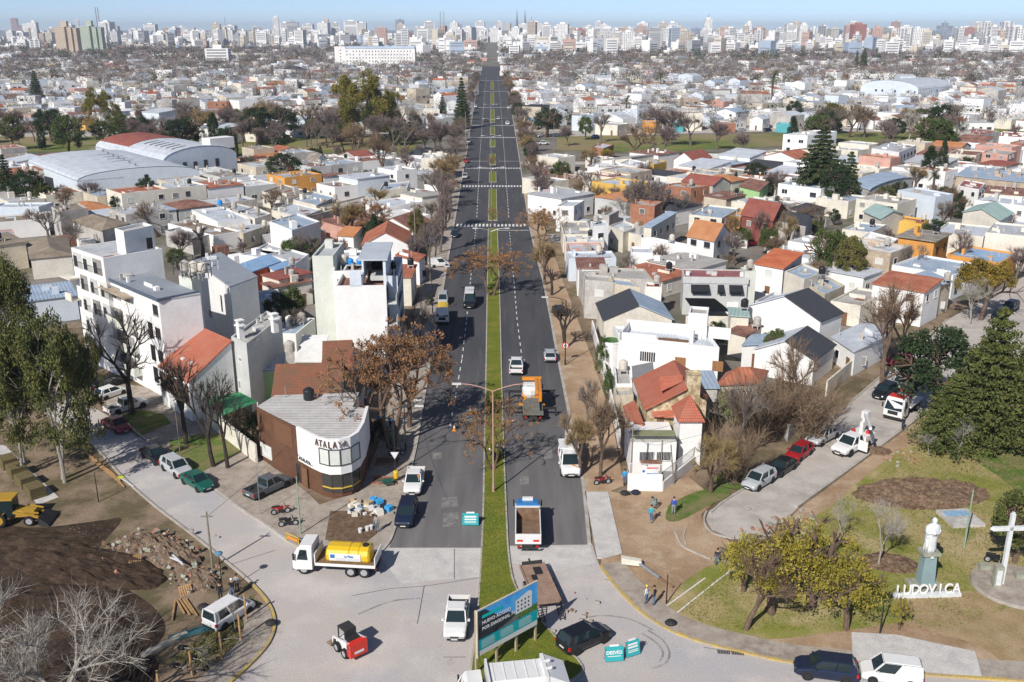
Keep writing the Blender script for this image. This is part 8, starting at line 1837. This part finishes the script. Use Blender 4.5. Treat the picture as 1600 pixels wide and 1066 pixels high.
for a in [('pale green leaning pole between the motorcycles',470,835,745,.08,M_GP),('thin steel pole beside the red motorcycle',407,804,716,.035,M_MET),('dark post in front of the eucalyptus',154,784,738,.06,M_BK),('black post beside the white marked lines',1041,943,898,.06,M_BK),('tall black post in the acacia grove',1375,989,925,.07,M_BK),('green grey flagpole behind the painted slab',1506,857,765,.10,M_GP),
          ('tall pole on the belt left of the avenue',728,232,175,.15,M_WD),('tall pole by the belt road on the right',1163,235,176,.15,M_WD),('pole near the dark round tree of the avenue',865,235,190,.12,M_WD),('pole beside the arcade trees',407,372,318,.1,M_WD),('pair pole at the side street corner',650,410,310,.12,M_WD),('leaning pole by the row of parked cars',282,712,640,.05,M_WD)]: pole(*a[:4],r=a[4],m=a[5],arm=False,cat='post',name='post')
# double arm street lamp
def lamp(label,bx,by,ty,arms,m,hd=M_LT,r=.09,z=.14):
    p = G(bx,by,z);h = HT(bx,by,ty);t = thing('street_lamp',label,'street lamp',p);b = MB();b.tube((0,0,0),(0,0,h),r,r*.7,8);b.tube((0,0,0),(0,0,.9),r*1.5,r*1.3,8);b.build('pole',m,t)
    for dx,dz in arms:
        b = MB();pts = [Vector((dx*f,0,h+dz*math.sin(f*1.57))) for f in (0,.15,.35,.65,1)]
        for A,B in zip(pts,pts[1:]): b.tube(A,B,r*.6,r*.5,6)
        b.build('arm',m,t);b = MB();s = 1 if dx > 0 else -1;b.box(dx-.1 if s > 0 else dx-.8,-.13,h+dz-.08,dx+.8 if s > 0 else dx+.1,.13,h+dz+.06);b.build('lamp_head',hd,t)
    return t,h
m_rust = mat('rusty_pink_paint',(.50,.30,.24),.7,.1,4)
lamp('tall double armed pinkish street lamp on the median',771,768,612,((-3.2,.8),(3.2,.8)),m_rust)
lamp('black lamp with single white head by the cafe pavement',618,738,640,((2.4,.4),),M_BK,r=.08);lamp('black lamp post behind the cafe lamp',634,704,628,((1.2,.2),),M_BK,r=.07)
lamp('dark curved lamp arm over the right lane',883,570,470,((-2.6,.5),),M_BK,r=.08);lamp('white headed lamp on the left avenue pavement',676,490,420,((2.2,.4),),M_BK,r=.08)
for i,(bx,by,ty,s,w_) in enumerate(((768,440,362,1,'near the wide copper tree'),(768,330,265,1,'past the first zebra crossing'),(767.5,262,215,1,'beside the small reddish tree'),(767,225,188,1,'fourth up the avenue'),(767,196,165,1,'fifth up the avenue'))): lamp('median street lamp '+w_,bx,by,ty,((-2.6,.6),(2.6,.6)),M_MET,r=.08)
p = G(348,925,.1);t = thing('small_lamp','small park lamp with flat round head by the worksite path','street lamp',p);b = MB();b.tube((0,0,0),(0,0,3.6),.05,.04);b.build('pole',M_BK,t);b = MB();b.lathe([(.1,3.5),(.34,3.62),(.34,3.7),(.1,3.85)],12);b.build('lamp_head',mat('lamp_blue',(.10,.22,.32),.5,0),t)
# wires
def wire(a,b,lab,sag=.6,n=10):
    wm = MB()
    for i in range(n):
        f0,f1 = i/n,(i+1)/n;q = [a+(b-a)*f-Vector((0,0,sag*4*f*(1-f))) for f in (f0,f1)];wm.bar(q[0],q[1],.02)
    tag(wm.build('overhead_wire',M_BK),lab,'wire')
tp = lambda k: PO[k][0].location+Vector((0,0,PO[k][1]-.45))
for A,B,lab in ((tp('a'),Vector((-20,99,6.2)),'wire from the mossy pole to the cafe roof'),(tp('b'),tp('c'),'short wire between the poles at the corner house'),(tp('b'),Vector((21,98,5.2)),'wire from the weathered pole to the hip roof'),(tp('b'),Vector((12,130,5.6)),'wire from the weathered pole to the white modern house'),(G(650,410,9),G(822,420,6),'long wire crossing the avenue near the copper median tree'),(G(634,704,6),G(883,640,7),'long wire crossing the avenue beside the crane truck'),(G(618,738,6.5),G(580,560,7),'wire along the cafe pavement'),(tp('c'),Vector((40,105,6)),'wire from the thin pole toward the thicket')): wire(A,B,lab)
# ---------------------------------------------------------------- signs
t = thing('speed_sign','round white speed sign with red rim on a black post','sign',G(883,566,.1));b = MB();b.tube((0,0,0),(0,0,2.7),.05);b.build('post',M_BK,t)
b = MB();b.tube((0,-.06,2.5),(0,-.09,2.5),.48,n=20);b.build('red_rim',PT['brightred'],t);b = MB();b.tube((0,-.09,2.5),(0,-.105,2.5),.37,n=20);b.build('plate',PT['white'],t);letter('60',.42,.004,M_BK,t,(0,-.115,2.35),0)
t = thing('yield_sign','white triangular sign seen from behind on the cafe lamp','sign',G(618,741,.1));b = MB();b.face([(-.45,-.1,2.6),(.45,-.1,2.6),(0,-.1,1.8)][::-1]);b.face([(-.45,-.13,2.6),(0,-.13,1.8),(.45,-.13,2.6)]);b.build('plate',PT['white'],t)
t = thing('litter_bin','bright yellow litter bin on the cafe pavement','bin',G(619,752,.1));b = MB();b.lathe([(.16,.3),(.24,.4),(.26,1.1),(.2,1.2)],12);b.build('drum',PT['yellow'],t);b = MB();b.tube((0,0,0),(0,0,.35),.04);b.build('post',M_BK,t)
def roadsign(label,px,py,w_,h_,lines,ang=0,tilt=.25,frame=False):
    t = thing('road_sign',label,'sign',G(px,py,.02),ang);M = Matrix.Rotation(-tilt,4,'X');b = MB();b.box(-w_/2,-.03,.08,w_/2,.03,h_+.08,0,M);b.bar((-w_/2,.5,0),(-w_/2,.1,h_),.04,1);b.bar((w_/2,.5,0),(w_/2,.1,h_),.04,1);b.box(-w_/4,-.04,h_+.08,w_/4,.04,h_+.22,2,M);b.build('board',[PT['teal'],M_MET,PT['white']],t)
    for s,sz,z in lines:
        if s: o = letter(s,sz,.004,PT['white'],t,(0,-.05+z*math.sin(tilt)*1.0,z*math.cos(tilt)),0,rx=math.pi/2-tilt,name='lettering')
        else: b = MB();b.box(-w_*.36,-.045,z,w_*.36,-.035,z+sz,0,M);b.build('text_line',PT['white'],t)
    return t
roadsign('teal works notice board standing on the left carriageway',735,822,1.55,1.15,[(None,.16,.82),(None,.13,.58),(None,.05,.42),(None,.05,.3)])
roadsign('teal board reading DESVIO leaning on a barrier',960,1035,1.4,1.15,[('DESVÍO',.36,.65),(None,.05,.45)],.12);roadsign('second teal detour board right of the DESVIO board',990,1026,1.2,1.2,[(None,.14,.92),(None,.14,.70),(None,.06,.5),(None,.06,.38)],.45)
# billboard on the median tip
A,B = G(747,1054,.14),G(839,1002,.14);d = B-A;W = d.length;a0 = math.atan2(d.y,d.x);t = thing('billboard','large teal and blue billboard about the new avenue access on the median tip','billboard',A,a0);z0,z1 = 1.5,5.3
b = MB();b.box(0,0,z0,W,.08,z1);b.build('panel',PT['white'],t);b = MB();b.box(-.08,-.06,z0-.1,0,.14,z1+.06);b.box(0,-.02,z1,W,.1,z1+.06);b.build('frame',WALL['wb'],t)
for f in (.0,.33,.66,1.0): b = MB();b.box(W*f-.08,.1,0,W*f+.08,.26,z1-.4 if f else z1);b.build('post',mat('timber_post',(.40,.33,.22),.9,.1,3),t)
pr = {'sky': mat('print_sky',(.03,.30,.72),.6,.1,.6,col2=(.12,.45,.80)),'dark': mat('print_dark',(.012,.014,.02),.6,.1,2,col2=(.05,.06,.07)),'teal': mat('print_teal',(.0,.38,.40),.6,.03),'green': mat('print_green',(.04,.12,.02),.7,.3,5,col2=(.16,.26,.05)),'road': mat('print_road',(.16,.17,.19),.7,.2,4),'tealb': mat('print_teal_bright',(.0,.48,.46),.6,.02)}
def pp(n,m,q,y): b = MB();b.face([(W*u,y,z0+(z1-z0)*v) for u,v in q]);b.build(n,m,t)
pp('print_sky',pr['sky'],[(0,.35),(1,.35),(1,1),(0,1)],-.01);pp('print_teal',pr['teal'],[(0,.12),(1,.12),(1,.36),(0,.36)],-.014);pp('print_dark',pr['dark'],[(0,.36),(.72,.36),(.55,.62),(.30,.74),(.12,.98),(0,.98)],-.018);pp('print_green',pr['green'],[(.45,.37),(1,.37),(1,.52),(.62,.52)],-.022);pp('print_road',pr['road'],[(.30,.36),(.62,.36),(.70,.47),(.60,.47)],-.026);pp('print_building',PT['white'],[(.62,.50),(.90,.50),(.90,.86),(.84,.90),(.62,.80)],-.026);pp('print_tag',pr['tealb'],[(.07,.80),(.40,.80),(.40,.87),(.07,.87)],-.03)
b = MB()
for i in range(4):
    for j in range(3): b.box(W*(.65+.06*i),-.032,z0+(z1-z0)*(.55+.09*j),W*(.675+.06*i),-.03,z0+(z1-z0)*(.59+.09*j))
b.build('print_windows',pr['dark'],t);letter('NUEVO ACCESO',.37,.003,PT['white'],t,(W*.07,-.035,z0+(z1-z0)*.67),0,name='lettering',ax='LEFT');letter('POR DIAGONAL 74',.37,.003,PT['white'],t,(W*.07,-.035,z0+(z1-z0)*.54),0,name='lettering',ax='LEFT')
b = MB()
for c in range(3):
    for k in range(4): b.box(W*(.06+.31*c),-.018,z0+(z1-z0)*(.16+.045*k),W*(.06+.31*c+.22-.02*(k % 2)),-.016,z0+(z1-z0)*(.175+.045*k))
b.build('print_small_text',PT['white'],t)
# banner at the white corner shop and other flat signs
t = thing('banner','pink and white banner board at the far corner shop','banner',G(848,330));b = MB();b.box(0,0,2.2,3.4,.1,5.6);b.build('panel',PT['white'],t);b = MB();b.box(.1,-.02,4.2,3.3,0,5.5);b.box(.1,-.02,2.3,1.6,0,2.9);b.build('print',mat('print_pink',(.7,.12,.22),.7,.1),t);b = MB();b.box(.2,.1,0,.35,.25,5.4);b.box(3,.1,0,3.15,.25,5.4);b.build('posts',M_MET,t)
for i,(x,y,w_) in enumerate(((710,673,'nearer one on the left carriageway'),(735,646,'farther one on the left carriageway'),(793,662,'tipped one beside the median kerb'))):
    t = thing('traffic_cone','orange traffic cone, '+w_,'traffic cone',G(x,y,.02),0,'cones on the avenue');b = MB();b.box(-.2,-.2,0,.2,.2,.04);b.lathe([(.15,.04),(.10,.30)],12);b.lathe([(.065,.50),(.03,.75)],12);b.build('cone',PT['orange'],t);b = MB();b.lathe([(.10,.30),(.065,.50)],12);b.build('white_band',PT['white'],t);t.scale = (1.25,)*3
    if i == 2: t.rotation_euler = (0,1.4,.3);t.location.z = .2
# ---------------------------------------------------------------- monument, cross and name letters
m_pl = mat('plaster_white',(.66,.69,.69),.8,.08,2);m_ped = mat('pedestal_blue_grey',(.24,.33,.34),.8,.06,1);m_stn = mat('mossy_stone',(.33,.34,.27),.9,.15,2)
t = thing('statue','white robed statue on a tall blue grey pedestal','statue',G(1444,916,.06),.05);b = MB();b.box(-1.3,-.9,0,1.3,.9,.25);b.box(-1.0,-.6,.25,1.0,.6,.4);b.build('base',m_stn,t)
b = MB();b.loft([[(-.62,-.5,.4),(.62,-.5,.4),(.62,.5,.4),(-.62,.5,.4)],[(-.50,-.42,3.15),(.50,-.42,3.15),(.50,.42,3.15),(-.50,.42,3.15)]]);b.build('pedestal',m_ped,t);b = MB();b.box(-.74,-.6,3.15,.74,.6,3.45);b.build('capital',m_stn,t);b = MB();b.box(-.15,-.62,3.0,.12,-.605,3.18);b.build('plaque',PT['white'],t)
b = MB();rg_ = []
for z,rx,ry,ox in ((3.45,.58,.44,-.05),(3.7,.54,.42,-.05),(4.3,.50,.38,-.03),(4.9,.56,.36,0),(5.4,.64,.38,.03),(5.7,.60,.34,.05),(5.85,.46,.28,.06),(5.95,.25,.22,.08),(6.02,.16,.17,.08),(6.12,.21,.21,.08),(6.3,.22,.22,.08),(6.45,.15,.16,.08),(6.5,.05,.06,.08)):
    rg_.append([(ox+rx*math.cos(6.2832*i/20)*(1+.07*math.sin(i*3.1+z)),ry*math.sin(6.2832*i/20)*(1+.09*math.cos(i*2.7)),z) for i in range(20)])
b.loft(rg_)
for s in (-1,1): b.tube((s*.48,-.05,5.6),(s*.56,-.22,5.15),.14,.12,8);b.tube((s*.56,-.22,5.15),(s*.12,-.42,5.25),.12,.08,8)
b.box(-.16,-.52,5.1,.16,-.42,5.4);b.tube((-.42,-.2,3.5),(-.42,-.22,4.7),.17,.15,8);b.lathe([(.1,0),(.14,.12),(.08,.26)],8,c=(-.42,-.22,4.72));b.build('robed_figure',m_pl,t,smooth=True)
A,B = G(1396,934,.06),G(1500,931,.06);t = thing('name_letters','row of white concrete letters reading LUDOVICA on a low plinth','letters',A,math.atan2(B.y-A.y,B.x-A.x));W = (B-A).length;b = MB();b.box(0,-.2,0,W,.25,.32);b.build('plinth',m_pl,t)
for i,ch in enumerate('LUDOVICA'): letter(ch,1.3,.05,WALL['wh'],t,(W*(i+.55)/8.1,.0,.3),0,name='letter',bold=.012,sx=.8)
t = thing('cross','tall white cross standing on a round concrete dais','cross',G(1564,912,.35),.05);h = 6.6;b = MB();b.box(-.17,-.14,0,.17,.14,h);b.bar((0,0,h),(0,0,h+.15),.2);b.build('upright',m_pl,t);b = MB();b.loft([[(x,-.14*s,h-1.35-.17*s),(x,.14*s,h-1.35-.17*s),(x,.14*s,h-1.35+.17*s),(x,-.14*s,h-1.35+.17*s)] for x,s in ((-1.75,.25),(-1.5,1),(1.5,1),(1.75,.25))]);b.build('crossbar',m_pl,t)
t = thing('dais','round grey concrete dais under the cross','platform',G(1585,918,.04));b = MB();b.lathe([(3.4,0),(3.5,.05),(3.4,.32)],40);b.build('slab',mat('dais_concrete',(.36,.33,.29),.9,.12,.8),t);b = MB();b.lathe([(3.32,.325),(3.32,.33)],40);b.build('top',m_side,t)
t = thing('lectern','concrete lectern block with white plaque beside the cross','lectern',G(1556,915,.36));b = MB();b.box(-.35,-.3,0,.35,.3,1.9);b.build('block',m_stn,t);b = MB();b.box(-.22,-.32,.2,.22,-.305,1.6);b.build('plaque',m_pl,t)
for i,(x,y,w_) in enumerate(((1537,888,'left'),(1593,902,'right'))): b = MB();b.box(-.45,-.3,0,.45,.3,.45);tag(b.build('block_seat',m_stn,None,G(x,y,.36)),w_+' small concrete block seat on the round dais','seat')
t = thing('painted_slab','square concrete slab with pale blue painted patch on the lawn','slab',G(1500,812,.06),.1);b = MB();b.box(-1.6,-1.6,0,1.6,1.6,.3);b.build('slab',WALL['wk'],t);b = MB();b.box(-1.2,.2,.3,1.2,1.2,.31);b.build('blue_paint',mat('faded_blue',(.25,.42,.58),.9,.15,3),t)
# ---------------------------------------------------------------- soil, rubble, worksite
def mound(name,label,cx,cy,rx,ry,h,m,ang=0,seed=1,n=34,z=.06,rough=.25,kind=None,cat='soil heap'):
    import mathutils
    c = G(cx,cy,z);V = [];F_ = [];N = mathutils.noise
    for j in range(n+1):
        for i in range(n+1):
            u,v = 2*i/n-1,2*j/n-1;r_ = math.hypot(u,v);f = max(0,1-r_**2);nz = N.fractal(Vector((u*2.3+seed,v*2.3,seed)),.8,2.1,5)
            f = max(0,f+nz*.35*(f > 0));x,y = u*rx,v*ry;V.append((x*math.cos(ang)-y*math.sin(ang),x*math.sin(ang)+y*math.cos(ang),h*f**.7*(1+rough*nz)+(-.08 if f <= .02 else 0)))
    for j in range(n):
        for i in range(n): a = j*(n+1)+i;F_.append((a,a+1,a+n+2,a+n+1))
    me = bpy.data.meshes.new(name);me.from_pydata(V,[],F_);me.materials.append(m);me.update();o = add(name,me,None,c);tag(o,label,cat,None,kind);return o
m_heap = gmat('heap_soil',[(.16,.10,.065),(.10,.06,.04),(.24,.17,.11)],[.9,2.2],1,1.2)
mound('soil_heap','long brown heap of fresh earth on the park lawn',1438,772,7.0,3.4,.8,m_heap,.05,3,70,rough=.5);mound('soil_heap','small dark earth patch behind the whitish tree',1390,880,2.6,1.7,.35,m_heap,-.3,5);mound('soil_heap','low dark earth heap by the utility pickup',1372,705,1.5,1.2,.3,m_heap,0,8)
mound('soil_heap','churned brown earth ridge along the worksite kerb',262,865,4.6,2.0,.75,gmat('rubble_soil',[(.17,.115,.075),(.10,.065,.045),(.25,.19,.14)],[1.2,2.5],1,1.2),-.75,11,60,rough=.35);mound('soil_heap','crumbly earth heap at the worksite beside the pallets',215,850,2.8,1.9,.6,MATS['rubble_soil'],.3,14,50,rough=.35);mound('soil_heap','rough earth heap behind the two dark jackets',310,905,2.4,1.5,.5,MATS['rubble_soil'],-.7,17,40,rough=.35)
sheet('ploughed_soil',poly_px(smooth_px([(-60,800),(40,825),(150,815),(190,812),(160,850),(145,880),(190,915),(235,945),(256,972),(255,995),(225,1030),(190,1075),(120,1120),(-80,1130),(-60,800)],4)[:-1]),.045,m_soil)
mound('soil_heap','broad dark churned heap behind the white branches',130,885,8.5,3.0,.7,m_soil,-.35,21,60,z=.03,rough=.5);mound('soil_heap','dark ploughed heap at the lower left edge',40,960,8.5,4.2,.8,m_soil,.1,23,60,z=.03,rough=.5);mound('soil_heap','dark tracked earth below the backhoe loader',20,850,7.5,2.2,.45,m_soil,.1,27,50,z=.03,rough=.5)
fr_ = MB();g = random.Random(4)
for i in range(26):
    A,B = G(140+i*4.2,900+i*5.5,.05),G(90+i*5.5+g.random()*4,985+i*4,.05);fr_.loft([[(p.x-.16,p.y-.1,.04),(p.x,p.y,.15+.05*g.random()),(p.x+.16,p.y+.1,.04)] for p in (A,A+(B-A)*.33,A+(B-A)*.66,B)])
o = fr_.build('furrow_ridges',m_soil);o['kind'] = 'stuff'
rb = MB();
for cx,cy,n_,s in ((262,865,90,3.6),(215,850,60,2.6),(310,905,50,2.2),(1215,830,60,3),(1250,815,40,2),(1395,715,24,2.4),(900,960,10,3)):
    c = G(cx,cy)
    for i in range(n_): x,y = c.x+g.gauss(0,s*.5),c.y+g.gauss(0,s*.4);q = .06+.16*g.random();M = Matrix.Translation((x,y,.12+ (.5*g.random() if cy > 840 and cx < 400 else 0))) @ Matrix.Rotation(g.random()*3,4,'Z') @ Matrix.Rotation(g.random(),4,'X');rb.box(-q,-q*.7,-q*.6,q,q*.7,q*.6,g.randrange(3),M)
rb.build('rubble',[m_stn,MATS['dais_concrete'],mat('rubble_red',(.34,.18,.12),.9,.1)])['kind'] = 'stuff'
m_pk = mat('fresh_plank',(.46,.28,.13),.8,.15,3)
def planks(label,pts,name='plank_pile',m=m_pk,th=.14,z=.1):
    t = thing(name,label,'planks',G(*pts[0][:2],z))
    for x0,y0,x1,y1 in pts: b = MB();a,c = G(x0,y0,z)-t.location,G(x1,y1,z)-t.location;b.bar(a+Vector((0,0,.06)),c+Vector((0,0,.06+.04*g.random())),th,0,th*.5);b.build('plank',m,t)
planks('fan of fresh timber planks beside the broken pallet',[(269,970,274,938),(276,938,288,960),(280,936,297,962),(286,937,302,960),(290,936,308,963)]);planks('row of timber stakes laid along the left kerb',[(134+i*5,706+i*4,146+i*6,722+i*5) for i in range(9)]+[(160+i*4,728+i*3,176+i*3,740+i*3) for i in range(5)]);planks('crossed timber beams on the park lawn',[(1405,700,1439,722),(1403,706,1436,728)]);planks('long pale board beside the steel rods',[(222,1026,292,990)],m=mat('pale_board',(.5,.44,.35),.8,.1,2),th=.5);planks('timber lying on the green verge',[(212,676,252,662)]);planks('white timbers on the earth ridge',[(266,872,284,880),(270,868,286,884)],m=m_pl,z=1.0)
def pallet(label,x,y,a,z=.1,n=1,tilt=0):
    t = thing('pallet',label,'pallet',G(x,y,z),a);t.rotation_euler.x = tilt
    for j in range(n):
        for k in range(6): b = MB();b.box(-.5+k*.18,-.6,.12+j*.16,-.38+k*.18,.6,.15+j*.16);b.build('slat',m_pk,t)
        b = MB()
        for k in (-.55,0,.5): b.box(-.5,k-.04,j*.16,.52,k+.05,.12+j*.16)
        b.build('bearers',m_pk,t)
pallet('stack of pallets on the rubble ground',212,880,.3,n=3);pallet('broken pallet propped beside the fan of planks',290,925,.5,tilt=.5)
for i,(x0,y0,x1,y1) in enumerate(((6,722,22,738),(18,735,36,752),(32,752,50,766),(48,768,64,782))):
    a,c = G(x0,y0),G(x1,y1);t = thing('turf_bale',['first','second','third','last'][i]+' stacked brown turf bale from the left on the worksite slab','bale',(a+c)/2+Vector((0,0,.1)),math.atan2(c.y-a.y,c.x-a.x),'turf bales')
    for k in range(4): b = MB();b.box(-1.0,-.75,.02+k*.28,1.0-.04*k,.75,.26+k*.28);b.build('layer',mat('turf_side',(.17,.13,.06),1,.25,4,col2=(.10,.09,.04)),t)
sheet('worksite_slab',poly_px([(-10,695),(8,697),(92,778),(60,790),(-10,720)]),.07,m_conc_new)
sd = thing('steel_frames','bundle of blue green steel frames beside the white van','frames',G(265,1005,.1),.5)
for k in range(7): b = MB();b.bar((0,k*.14,.1+.05*(k % 3)),(4.6,k*.14+.1,.1+.05*(k % 2)),.06);b.build('rod',mat('teal_steel',(.05,.16,.19),.6,.1,4),sd)
sd = thing('steel_frames','stacked galvanised lattice frames at the dead end street','frames',G(1115,880,.1),1.05)
for k in range(5): b = MB();b.bar((0,-k*.22,.1),(2.6,-k*.22,.3),.07);b.build('rod',M_MET,sd)
b = MB();[b.bar((i*.5,-.9,.2),(i*.5,.05,.2),.05) for i in range(6)];b.build('rungs',M_MET,sd)
for i,(x,y,ty) in enumerate(((385,968,928),(376,1000,960),(347,1030,988),(300,1055,1018),(248,1075,1048))): b = MB();b.box(-.06,-.06,0,.06,.06,HT(x,y,ty));tag(b.build('timber_stake',m_pk,None,G(x,y,.1)),['stake right of the white van','stake below the white van','stake beside the planting pit','stake at the path curve','lowest stake at the bottom edge'][i]+', fresh timber','stake')
for i,(x,y,a) in enumerate(((345,1000,0),(300,1028,-.6),(272,1040,-.5),(285,1012,-.4),(368,985,.4))):
    t = thing('sapling',['bare sapling with black root bag','bare sapling lying across the grass','bare sapling nearest the ploughed soil','bare sapling over the steel rods','upright bare sapling beside the van'][i],'sapling',G(x,y,.15),a);tm,cm = tree_meshes('white',i % 3);t.scale = (.16,.16,.32);t.rotation_euler.y = 1.35 if i < 4 else 0;add('trunk',tm,t);b = MB();b.lathe([(1.3,0),(1.5,.9),(1.2,1.6)],8,c=(0,0,-1));b.build('root_ball',M_BK,t)
# concrete lamp base lying on the dirt
t = thing('pole_section','steel pole with concrete foot lying on the dirt','pole',G(985,880,.25),0);b = MB();A,M_,B = Vector((0,0,.2)),G(1030,903,.3)-t.location,G(1052,917,.2)-t.location;b.tube((.7,-.3,.2),M_,.16,.16,10);b.build('steel_tube',M_MET,t);b = MB();b.tube(M_,B,.12,.10,8);b.build('rusty_end',m_in,t);b = MB();b.loft([[(-.8,-.2,0),(-.8,.35,0),(-.8,.35,.6),(-.8,-.2,.6)],[(.9,-.55,0),(.9,.0,0),(.9,.0,.45),(.9,-.55,.45)]]);b.build('concrete_foot',WALL['wc'],t)
# white marking lines on the lawn, drains, beds
ml = MB();strip(ml,poly_px([(1040,948),(1102,903)],.075),.12,.08,.08);strip(ml,poly_px([(1056,959),(1120,908),(1180,862)],.075),.12,.08,.08);ml.build('lime_lines',m_white)['kind'] = 'structure'
t = thing('storm_drain','pair of dark storm drain grates at the right kerb','drain',G(1142,1020,.02),-.12)
for k in (0,1): b = MB();[b.box(-1+k*1.05+i*.12,-.22,0,-.93+k*1.05+i*.12,.22,.03) for i in range(8)];b.build('grate',M_CH,t)
for i,(x,y,lab) in enumerate(((605,722,'upper brick edged planting bed on the cafe pavement'),(602,752,'lower brick edged planting bed on the cafe pavement'))):
    t = thing('planting_bed',lab,'planting bed',G(x,y,.1));b = MB();b.box(-1.2,-.7,0,1.2,.7,.12);b.build('soil',MATS['brown_bed'],t);b = MB();b.box(-1.3,-.8,0,1.3,-.7,.2);b.box(-1.3,.7,0,1.3,.8,.2);b.build('edging',WALL['wbk'],t)
def moto(label,x,y,ang,col):
    t = thing('motorcycle',label,'motorcycle',G(x,y,.1),math.radians(ang))
    for s in (-.65,.65): wheel(t,s,0,.30,.10)
    b = MB();b.bar((-.3,0,.55),(.3,0,.75),.24);b.bar((-.85,0,.80),(-.1,0,.78),.20);b.bar((.65,0,.3),(.4,0,1.0),.07);b.bar((-.65,0,.3),(.1,0,.4),.08);b.box(-.2,-.14,.25,.22,.14,.55,1);b.bar((.4,-.35,1.02),(.4,.35,1.02),.05,1);b.box(.45,-.1,.7,.9,.1,.76);b.build('frame',[PT[col],M_BK],t);b = MB();b.bar((-.8,0,.88),(-.05,0,.88),.22,0,.08);b.build('seat',M_BK,t)
moto('red and white motorcycle beside the steel pole',439,803,20,'red');moto('black motorcycle nearest the leaning green pole',451,822,15,'black');moto('black motorcycle parked behind the cafe lamp post',620,712,10,'black');moto('dark motorcycle with red panniers behind the cross',1555,880,-20,'black');moto('motorcycle at the foot of the brown bare tree',941,757,15,'maroon')
for i,(x,y,w_) in enumerate(((563,832,'left'),(574,829,'middle'),(580,827,'right'))): b = MB();b.lathe([(.17,0),(.21,.42)],12);tag(b.build('bucket',PT['white'],None,G(x,y,.12)),w_+' one of the three white buckets on the soil bed','bucket','white buckets')
cl_ = MB();g = random.Random(9)
for i in range(46): x,y = 545+g.random()*66,783+g.random()*24+max(0,(x_ if False else 0));p = G(x,y,.1);q = .12+.22*g.random();cl_.box(-q,-q,0,q,q,q*1.4,g.randrange(5),Matrix.Translation(p) @ Matrix.Rotation(g.random()*3,4,'Z'))
o = cl_.build('salvage_clutter',[WALL['wc'],CL['navy'],PT['white'],CL['sky'],mat('sacking',(.45,.36,.24),.9,.1)]);o['kind'] = 'stuff';o['label'] = 'jumble of sacks, boxes and tools on the pavement corner'
t = thing('wheelbarrow','green wheelbarrow full of greens beside the yellow bin','wheelbarrow',G(605,760,.1),.4);b = MB();b.loft([[(-.3,-.25,.3),(.4,-.2,.3),(.4,.2,.3),(-.3,.25,.3)],[(-.55,-.4,.7),(.6,-.35,.65),(.6,.35,.65),(-.55,.4,.7)]]);b.build('tub',PT['green'],t);b = MB();b.bar((.5,-.2,.3),(-1.1,-.35,.55),.04);b.bar((.5,.2,.3),(-1.1,.35,.55),.04);b.build('handles',M_MET,t);wheel(t,.65,0,.2,.08)
t = thing('work_barrier','low orange and yellow barrier frame beside the black motorcycle','barrier',G(448,845,.1),-.6);b = MB();[b.bar(p,q,.06) for p,q in (((0,0,0),(0,0,.8)),((1.6,0,0),(1.6,0,.8)),((0,0,.8),(1.6,0,.8)))];b.build('frame',PT['yellow'],t);b = MB();b.box(.1,-.02,.3,1.5,.02,.6);b.build('mesh',PT['orange'],t)
t = thing('high_vis_post','white post with fluorescent yellow plate lying at the kerb','post',G(200,755,.12),-.75);b = MB();b.bar((-1.6,0,.05),(1.2,0,.05),.08);b.build('post',PT['white'],t);b = MB();b.box(-2.2,-.35,.03,-1.5,.35,.08);b.build('plate',mat('fluo_yellow',(.6,.7,.02),.6,0),t)
for i,(x,y,lab) in enumerate(((1048,975,'black rubbish bag at the right yellow kerb'),(424,975,'black rubbish bag on the left yellow kerb'),(993,771,'purple bag on the dirt before the garden wall'),(976,772,'dark bundle at the garden wall corner'),(318,950,'dark tarpaulin heap near the fan of planks'))):
    b = MB();b.lathe([(.35,0),(.42,.12),(.3,.3),(.08,.38)],9,sx=1.2);tag(b.build('bag',CL['navy'] if i == 2 else M_BK,None,G(x,y,.14)),lab,'bag')
# loose leaves, tufts and litter on the ground
def scatter(name,pts,n,sz,m,seed,z=.08,up=.12):
    gr = random.Random(seed);P = [(p.x,p.y) for p in poly_px(pts)];xs = [p[0] for p in P];ys_ = [p[1] for p in P];V = []
    while len(V) < n*3:
        x,y = gr.uniform(min(xs),max(xs)),gr.uniform(min(ys_),max(ys_))
        if not inpoly((x,y),P): continue
        a = gr.random()*6.28;s = sz*(.5+gr.random());V += [(x,y,z),(x+s*math.cos(a),y+s*math.sin(a),z),(x+s*.5*math.cos(a+1),y+s*.5*math.sin(a+1),z+up*gr.random())]
    o = add(name,fmesh(name,np.array(V),np.arange(len(V)).reshape(-1,3),m));o['kind'] = 'stuff'
scatter('grass_tufts',[(1060,955),(1150,870),(1300,795),(1440,690),(1600,640),(1640,930),(1500,980),(1330,985),(1120,985)],26000,.14,mat('tuft_green',(.10,.13,.02),.9,.2,.2,col2=(.28,.24,.09)),1)
scatter('median_tufts',[(759,600),(784,600),(787,700),(793,860),(806,920),(890,1020),(880,1066),(738,1066),(752,870)],9000,.10,mat('tuft_median',(.10,.14,.015),.9,.2,.4,col2=(.24,.23,.05)),2,.15)
scatter('dry_leaves',[(560,640),(650,600),(650,690),(620,740),(580,800),(350,760),(250,690)],1500,.09,LF['copper'],3,.13,.04);scatter('worksite_grass',[(270,1030),(395,930),(425,985),(350,1060)],5000,.13,MATS['tuft_green'],4,.06)
scatter('worksite_litter',[(60,640),(150,700),(340,870),(300,960),(230,900),(0,800),(0,650)],3000,.12,mat('litter_brown',(.12,.085,.05),.95,.2,.5,col2=(.36,.30,.22)),6,.06,.05)
finish_labels()
